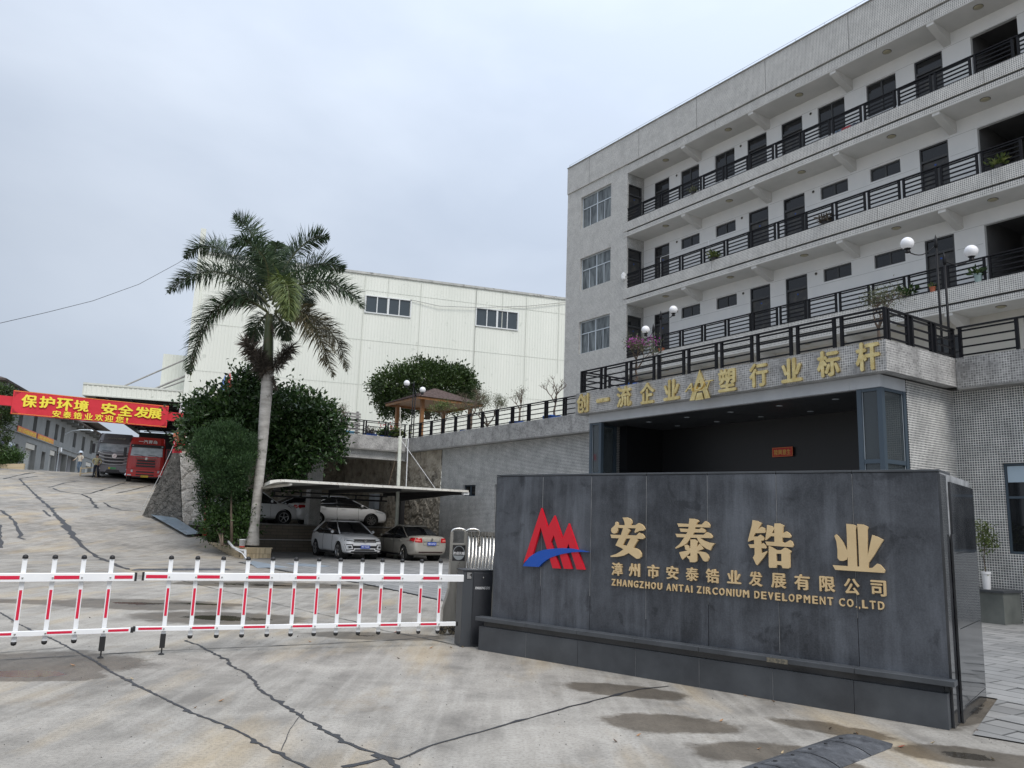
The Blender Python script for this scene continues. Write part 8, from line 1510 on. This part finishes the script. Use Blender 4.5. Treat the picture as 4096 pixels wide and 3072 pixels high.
# --- car glimpsed behind the folding gate
# --- lorries
FT = lambda x, y, dz=0: Matrix.Translation((x, y, hgt(x, y)+dz)) @ Matrix.Rotation(R(-66), 4, 'Z')
GREYT = carpaint('graphite_lorry_paint', (.15, .145, .15), .3, .3); REDT_ = carpaint('red_lorry_paint', (.50, .03, .025), .3); SCREEN = noisy('windscreen', (.25, .30, .33), (.60, .65, .68), 1.2, (.05, .08), stretch=(1, 1, 1.6)); YPL = mat('yellow_plate', (.75, .50, .03), .5); GPL = mat('green_plate', (.10, .42, .16), .5)  # windscreen: sky reflection painted in as pale patchy colour
LCHR = mat('bright_trim', (.72, .73, .74), .25, .5)
def lorry(label, F, paint, kind):
    T = Thing('lorry', label, 'lorry', F, (0, 0, 0), 'lorries standing at the top of the ramp'); p = lambda n, mb, m, par=None, **k: T.part(n, mb, m, par, **k)
    def slab(x0, x1, hw0, hw1, z0, z1, xo=0.0): mb = MB(); mb.hexa([(x0, -hw0, z0), (x1, -hw0*.97, z0), (x1, hw0*.97, z0), (x0, hw0, z0), (x0, -hw1, z1), (x1-xo, -hw1*.96, z1), (x1-xo, hw1*.96, z1), (x0, hw1, z1)]); return mb
    cab = MB(); sec = [(.95, 1.23, 0), (1.9, 1.22, .03), (2.65, 1.17, .20), (3.18, 1.08, .36)]; rings = []
    for z, hw, xo in sec: rings.append([(-2.1, -hw, z), (-.25-xo*.3, -hw, z), (-.06-xo, -hw*.93, z), (-xo, -hw*.75, z), (-xo, hw*.75, z), (-.06-xo, hw*.93, z), (-.25-xo*.3, hw, z), (-2.1, hw, z)])
    rings.append([(x*.96-.05, y*.9, 3.26) for x, y, z in rings[-1]]); cab.rings(rings); cb = p('cab', cab, paint)
    p('chassis', slab(-9, -.3, .5, .5, .45, .95), GRL)
    mb = MB(); mb.box(-9.5, -1.22, 1.15, -2.4, 1.22, 2.85 if kind == 'red' else 3.0); p('cargo_bed', mb, mat('cargo_side', (.06, .055, .055), .7) if 'cargo_side' not in bpy.data.materials else bpy.data.materials['cargo_side'])
    for ax in (-1.0, -6.5, -7.8):
        for s in (-1, 1): mb = MB(); mb.lathe((ax, s*1.03, .50), [(.001, -.14), (.3, -.14), (.49, -.13), (.5, -.1), (.5, .1), (.49, .13), (.3, .14), (.001, .14)], 24, 'y'); w = p('wheel', mb, TYRE, smooth=False); mb = MB(); mb.lathe((ax, s*1.18, .50), [(.001, -.01), (.26, -.01), (.26, .01), (.001, .01)], 16, 'y'); p('rim', mb, RIM, w)
    # windscreen, wiper, visor
    mb = MB(); mb.hexa([(-.12, -1.08, 1.90), (.0, -1.02, 1.90), (.0, 1.02, 1.90), (-.12, 1.08, 1.90), (-.3, -1.04, 2.52), (-.135, -.98, 2.52), (-.135, .98, 2.52), (-.3, 1.04, 2.52)]); ws = p('windscreen', mb, SCREEN)
    for s in (-.7, .25): mb = MB(); mb.tube([(.03, s+.55, 1.87), (.02, s+.3, 1.96), (.01, s-.15, 1.99)], .012, 4); p('wiper', mb, GRL, ws)
    mb = MB(); mb.hexa([(-.2, -1.10, 2.53), (-.05, -1.08, 2.53), (-.05, 1.08, 2.53), (-.2, 1.10, 2.53), (-.3, -1.10, 2.72), (-.10, -1.06, 2.72), (-.10, 1.06, 2.72), (-.3, 1.10, 2.72)]); vz = p('sun_visor', mb, GRL if kind == 'red' else paint)
    for s in (-1, 1): mb = MB(); mb.box(-.06, s*.95-.05, 2.60, -.03, s*.95+.05, 2.65); p('marker_lamp', mb, HLAMP, vz)
    # bumper
    bm_ = slab(-.8, .10, 1.24, 1.24, .46, .93, .02); bp = p('bumper', bm_, paint); mb = MB(); mb.box(-.7, -.8, .38, .06, .8, .46); p('skirt', mb, GRL, bp)
    if kind == 'red':
        for i in range(3): mb = MB(); mb.box(.0, -.62+i*.02, 1.13+i*.19, .035, .62-i*.02, 1.24+i*.19, ch=.005); g = p('grille_slot', mb, GRL, cb); 
        for i in range(4): mb = MB(); mb.box(.0, -.70+i*.01, 1.09+i*.19, .055, .70-i*.01, 1.115+i*.19); p('grille_bar', mb, paint, cb)
        for z in (.62, .82): mb = MB(); mb.box(.09, -.58, z-.09, .115, .58, z+.0, ch=.004); p('grille_slot', mb, GRL, bp)
        mb = MB(); mb.tube([(.03, -.66, 1.76), (.05, -.2, 1.72), (.05, .2, 1.72), (.03, .66, 1.76)], .025, 6); p('chrome_wing', mb, CHROME, cb); mb = MB(); mb.lathe((.05, 0, 1.72), [(.001, .02), (.09, .015), (.1, 0)], 14, 'x'); p('badge', mb, CHROME, cb)
        for s in (-1, 1):
            mb = MB(); mb.hexa([(.0, s*.80, .74), (.11, s*.80, .74), (.03, s*1.20, .76), (-.1, s*1.2, .76), (.0, s*.80, .90), (.11, s*.80, .90), (.02, s*1.2, .91), (-.1, s*1.2, .91)]); o = p('headlight', mb, HLAMP, bp); fix_normals(o)
            mb = MB(); mb.box(.06, s*1.0-.13, .50, .11, s*1.0+.13, .58); p('fog_lamp', mb, HLAMP, bp)
        p('lettering', text_mb('一汽青岛', lambda u, v, d: (-.185-v*.62*.45+.0-d+.015, -.62+u, 2.82+v), 1.22, .26, .01, .03), LETW, cb)
        mb = MB(); mb.hexa([(-.165, -1.0, 2.74), (-.155, -1.0, 2.74), (-.155, -.98, 2.74), (-.165, -.98, 2.74), (-.37, -.98, 3.16), (-.36, -.98, 3.16), (-.36, -.96, 3.16), (-.37, -.96, 3.16)]); 
        mb = MB(); mb.box(.10, -.24, .40, .125, .24, .53); pl = p('number_plate', mb, YPL, bp); p('lettering', text_mb('鲁B·A6817', lambda u, v, d: (.128-d, -.2+u, .43+v), .40, .07, .003, .02), GRL, pl)
        # open door at the right hand side of the picture
        mb = MB(); mb.box(-.42, 1.24, .95, -.36, 2.15, 2.50); dr = p('door', mb, paint); mb = MB(); mb.box(-.355, 1.32, 1.80, -.345, 2.08, 2.42); p('window', mb, GLASSD, dr); p('lettering', text_mb('山东省', lambda u, v, d: (-.34-d, 1.4+u, 1.45+v), .4, .09, .003, .01), LETW, dr)
    else:
        for i in range(5):
            z = 1.83-.24*i; hw = 1.10-.06*i; mb = MB(); mb.tube([(-.04, -hw, z+.05), (.03, -hw*.62, z-.09), (.045, -.2, z-.125), (.045, .2, z-.125), (.03, hw*.62, z-.09), (-.04, hw, z+.05)], .042, 6); p('chrome_bar', mb, LCHR, cb)
            if i < 4: mb = MB(); mb.hexa([(.0, -hw*.58, z-.28), (.015, -hw*.58, z-.28), (.015, hw*.58, z-.28), (.0, hw*.58, z-.28), (.0, -hw*.66, z-.15), (.015, -hw*.66, z-.15), (.015, hw*.66, z-.15), (.0, hw*.66, z-.15)]); p('grille_slot', mb, GRL, cb)
        mb = MB(); mb.lathe((.05, 0, 1.62), [(.001, .04), (.13, .035), (.16, .02), (.165, 0)], 22, 'x'); bd = p('badge', mb, GRL, cb); mb = MB(); mb.lathe((.075, 0, 1.62), [(.135, .02), (.16, .02), (.16, .0), (.135, 0)], 22, 'x'); 
        mb.tube([(.10, -.07, 1.54), (.10, .0, 1.70)], .014, 5); mb.tube([(.10, .0, 1.54), (.10, .07, 1.70)], .014, 5); p('badge_ring', mb, CHROME, bd)
        mb = MB(); mb.hexa([(.04, -.55, .42), (.115, -.5, .42), (.115, .5, .42), (.04, .55, .42), (.04, -.45, .62), (.115, -.38, .62), (.115, .38, .62), (.04, .45, .62)]); p('air_intake', mb, GRL, bp)
        p('lettering', text_mb('AUMAN欧曼', lambda u, v, d: (-.20-v*.62*.45+.0-d+.015, -.62+u, 2.84+v), 1.24, .17, .01, .02, .3), CHROME, cb)
        mb = MB(); mb.box(.10, -.30, .66, .125, .20, .79); pl = p('number_plate', mb, GPL, bp); mb = MB(); mb.box(.126, -.30, .66, .129, -.18, .79); p('plate_end', mb, YPL, pl)
        for s in (-1, 1): mb = MB(); mb.hexa([(.0, s*.82, .60), (.112, s*.82, .60), (.02, s*1.2, .78), (-.1, s*1.2, .78), (.0, s*.82, .70), (.112, s*.82, .70), (.02, s*1.2, .95), (-.1, s*1.2, .95)]); o = p('headlight', mb, HLAMP, bp); fix_normals(o)
    for s in (-1, 1):
        mb = MB(); mb.tube([(-.2, s*1.15, 2.55), (.1, s*1.38, 2.45), (.1, s*1.40, 1.8), (-.2, s*1.2, 1.8)], .018, 5); ar = p('mirror_arm', mb, GRL); mb = MB(); mb.box(.03, s*1.40-.10, 1.75, .15, s*1.40+.10, 2.42, ch=.02); p('mirror', mb, GRL, ar)
    return T
lorry('red lorry with open right hand door at the top of the ramp', FT(-25.85, 56.0), REDT_, 'red')
lorry('graphite grey lorry with chrome grille bars beside the red lorry', FT(-28.75, 57.2), GREYT, 'grey')
# ================================================================== PEOPLE
SKIN = mat('skin', (.42, .26, .19), .6); KHAKI = mat('khaki_shirt', (.42, .38, .22), .9); NAVY = mat('dark_trousers', (.02, .025, .04), .9); DENIM = mat('denim_overall', (.10, .15, .22), .9); CREAMS = mat('cream_shirt', (.55, .50, .42), .9); HAIR = mat('black_hair', (.012, .01, .01), .6); HATW = mat('pale_blue_hat', (.55, .62, .70), .8); SHOE = mat('dark_shoe', (.03, .03, .032), .7)
def person(label, F, J, rad, zones, hat=None, shirt=KHAKI, legs=NAVY):
    """J: joints (name: xyz), edges below; skin modifier body, material by height zones"""
    T = Thing('person', label, 'person', F, (0, 0, 0)); names = list(J); E = [('pelvis', 'waist'), ('waist', 'chest'), ('chest', 'neck'), ('neck', 'head0'), ('head0', 'head1'), ('chest', 'shl'), ('shl', 'ell'), ('ell', 'wrl'), ('wrl', 'hal'), ('chest', 'shr'), ('shr', 'elr'), ('elr', 'wrr'), ('wrr', 'har'), ('pelvis', 'hil'), ('hil', 'knl'), ('knl', 'anl'), ('anl', 'tol'), ('pelvis', 'hir'), ('hir', 'knr'), ('knr', 'anr'), ('anr', 'tor')]
    me = bpy.data.meshes.new('figure'); me.from_pydata([J[n] for n in names], [(names.index(a), names.index(b)) for a, b in E], []); bq = bmesh.new(); bq.from_mesh(me); bq.verts.layers.skin.verify(); bq.to_mesh(me); bq.free(); o = bpy.data.objects.new('figure', me); col.objects.link(o)
    sk = o.modifiers.new('skin', 'SKIN'); sb = o.modifiers.new('sub', 'SUBSURF'); sb.levels = 2; sb.render_levels = 2
    for i, n in enumerate(names): v = me.skin_vertices[0].data[i]; v.radius = rad.get(n, rad.get(n[:2], (.05, .05))); v.use_root = (n == 'pelvis')
    dg = bpy.context.evaluated_depsgraph_get(); dg.update(); m2 = bpy.data.meshes.new_from_object(o.evaluated_get(dg)); bpy.data.objects.remove(o); m2.name = 'body'
    for m in (SKIN, shirt, legs, SHOE): m2.materials.append(m)
    arms = [Vector(J[a]) for a in ('wrl', 'wrr', 'hal', 'har')]
    for f in m2.polygons:
        c = f.center; k = 2
        if c.z > J['neck'][2]+.0: k = 0
        elif c.z > J['pelvis'][2]+.02: k = 1
        elif c.z < .07: k = 3
        if min((c-a).length for a in arms) < .075: k = 0
        if k == 2 and (abs(c.y) > .22) : k = 1
        f.material_index = k; f.use_smooth = True
    b = bpy.data.objects.new('body', m2); col.objects.link(b); b.parent = T.o; h = Vector(J['head1'])
    mb = MB(); mb.sphere((h.x-.02, h.y, h.z+.035), .098, 12, 8, sq=1.0); mb.v = [v for v in mb.v]; T.part('hair', mb, HAIR, smooth=True)
    if hat: mb = MB(); mb.lathe((h.x, h.y, h.z+.05), [(.24, -.02), (.23, .0), (.12, .02), (.10, .13), (.001, .15)], 16); T.part('hat', mb, hat, smooth=True)
    for s in (-1, 1): mb = MB(); mb.sphere((h.x+.085, h.y+s*.033, h.z+.0), .012, 6, 4); T.part('eye', mb, HAIR)
    mb = MB(); mb.tube([(h.x+.085, h.y, h.z+.0), (h.x+.112, h.y, h.z-.035)], [.008, .016], 6); T.part('nose', mb, SKIN)
    return T
RAD = dict(pelvis=(.15, .11), waist=(.14, .10), chest=(.17, .11), neck=(.055, .055), head0=(.075, .085), head1=(.085, .095), sh=(.065, .065), el=(.045, .045), wr=(.032, .032), ha=(.04, .025), hi=(.09, .09), kn=(.062, .065), an=(.042, .045), to=(.045, .03))
J1 = dict(pelvis=(0, 0, .90), waist=(0, 0, 1.05), chest=(.02, 0, 1.28), neck=(.02, 0, 1.43), head0=(.03, 0, 1.50), head1=(.04, 0, 1.60), shl=(.02, .19, 1.38), ell=(-.06, .30, 1.14), wrl=(.08, .20, .98), hal=(.12, .15, .94), shr=(.02, -.19, 1.38), elr=(-.08, -.30, 1.16), wrr=(-.12, -.18, 1.0), har=(-.12, -.12, .97), hil=(0, .10, .84), knl=(.02, .13, .46), anl=(-.02, .16, .08), tol=(.11, .19, .04), hir=(0, -.10, .84), knr=(.05, -.10, .46), anr=(.0, -.14, .08), tor=(.13, -.16, .04))
def FP(x, y, deg): return Matrix.Translation((x, y, hgt(x, y))) @ Matrix.Rotation(R(deg), 4, 'Z')
person('person in a khaki jacket and dark trousers standing beside the grey lorry', FP(-29.5, 56.3, -75), J1, RAD, None, None, KHAKI, NAVY)
J2 = dict(J1); J2.update(ell=(.10, .30, 1.18), wrl=(.30, .34, 1.10), hal=(.37, .35, 1.10), elr=(.02, -.34, 1.15), wrr=(.12, -.48, 1.0), har=(.15, -.53, .97), knl=(.08, .10, .46), anl=(.10, .1, .08), tol=(.22, .1, .04), anr=(-.15, -.1, .08), tor=(-.03, -.1, .04))
person('person in blue overalls and a pale sun hat walking before the open garage bay', FP(-34.9, 64.0, -95), J2, RAD, None, HATW, CREAMS, DENIM)
T = Thing('barrow', 'tilted wooden barrow beside the person in khaki', 'barrow', FP(-30.2, 56.6, 10), (0, 0, 0)); T.o.matrix_world = T.F @ Matrix.Scale(.72, 4); WD = noisy('pale_board', (.42, .33, .20), (.55, .46, .32), 3, (.8, .9))
for z0, z1 in ((.35, .42), (.85, .92)): mb = MB(); mb.hexa([(-.75, -.04, z0-.12), (.85, -.04, z0+.12), (.85, .04, z0+.12), (-.75, .04, z0-.12), (-.75, -.04, z1-.10), (.85, -.04, z1+.12), (.85, .04, z1+.12), (-.75, .04, z1-.10)]); T.part('board', mb, WD)
for x in (-.75, .75): mb = MB(); mb.box(x, -.05, .05, x+.12, .05, .95); T.part('upright', mb, WD)
mb = MB(); mb.hexa([(-.7, .05, .0), (.9, .05, .1), (.9, 1.2, .1), (-.7, 1.2, .0), (-.7, .05, .06), (.9, .05, .2), (.9, 1.2, .2), (-.7, 1.2, .06)]); T.part('tray', mb, STEELDK)
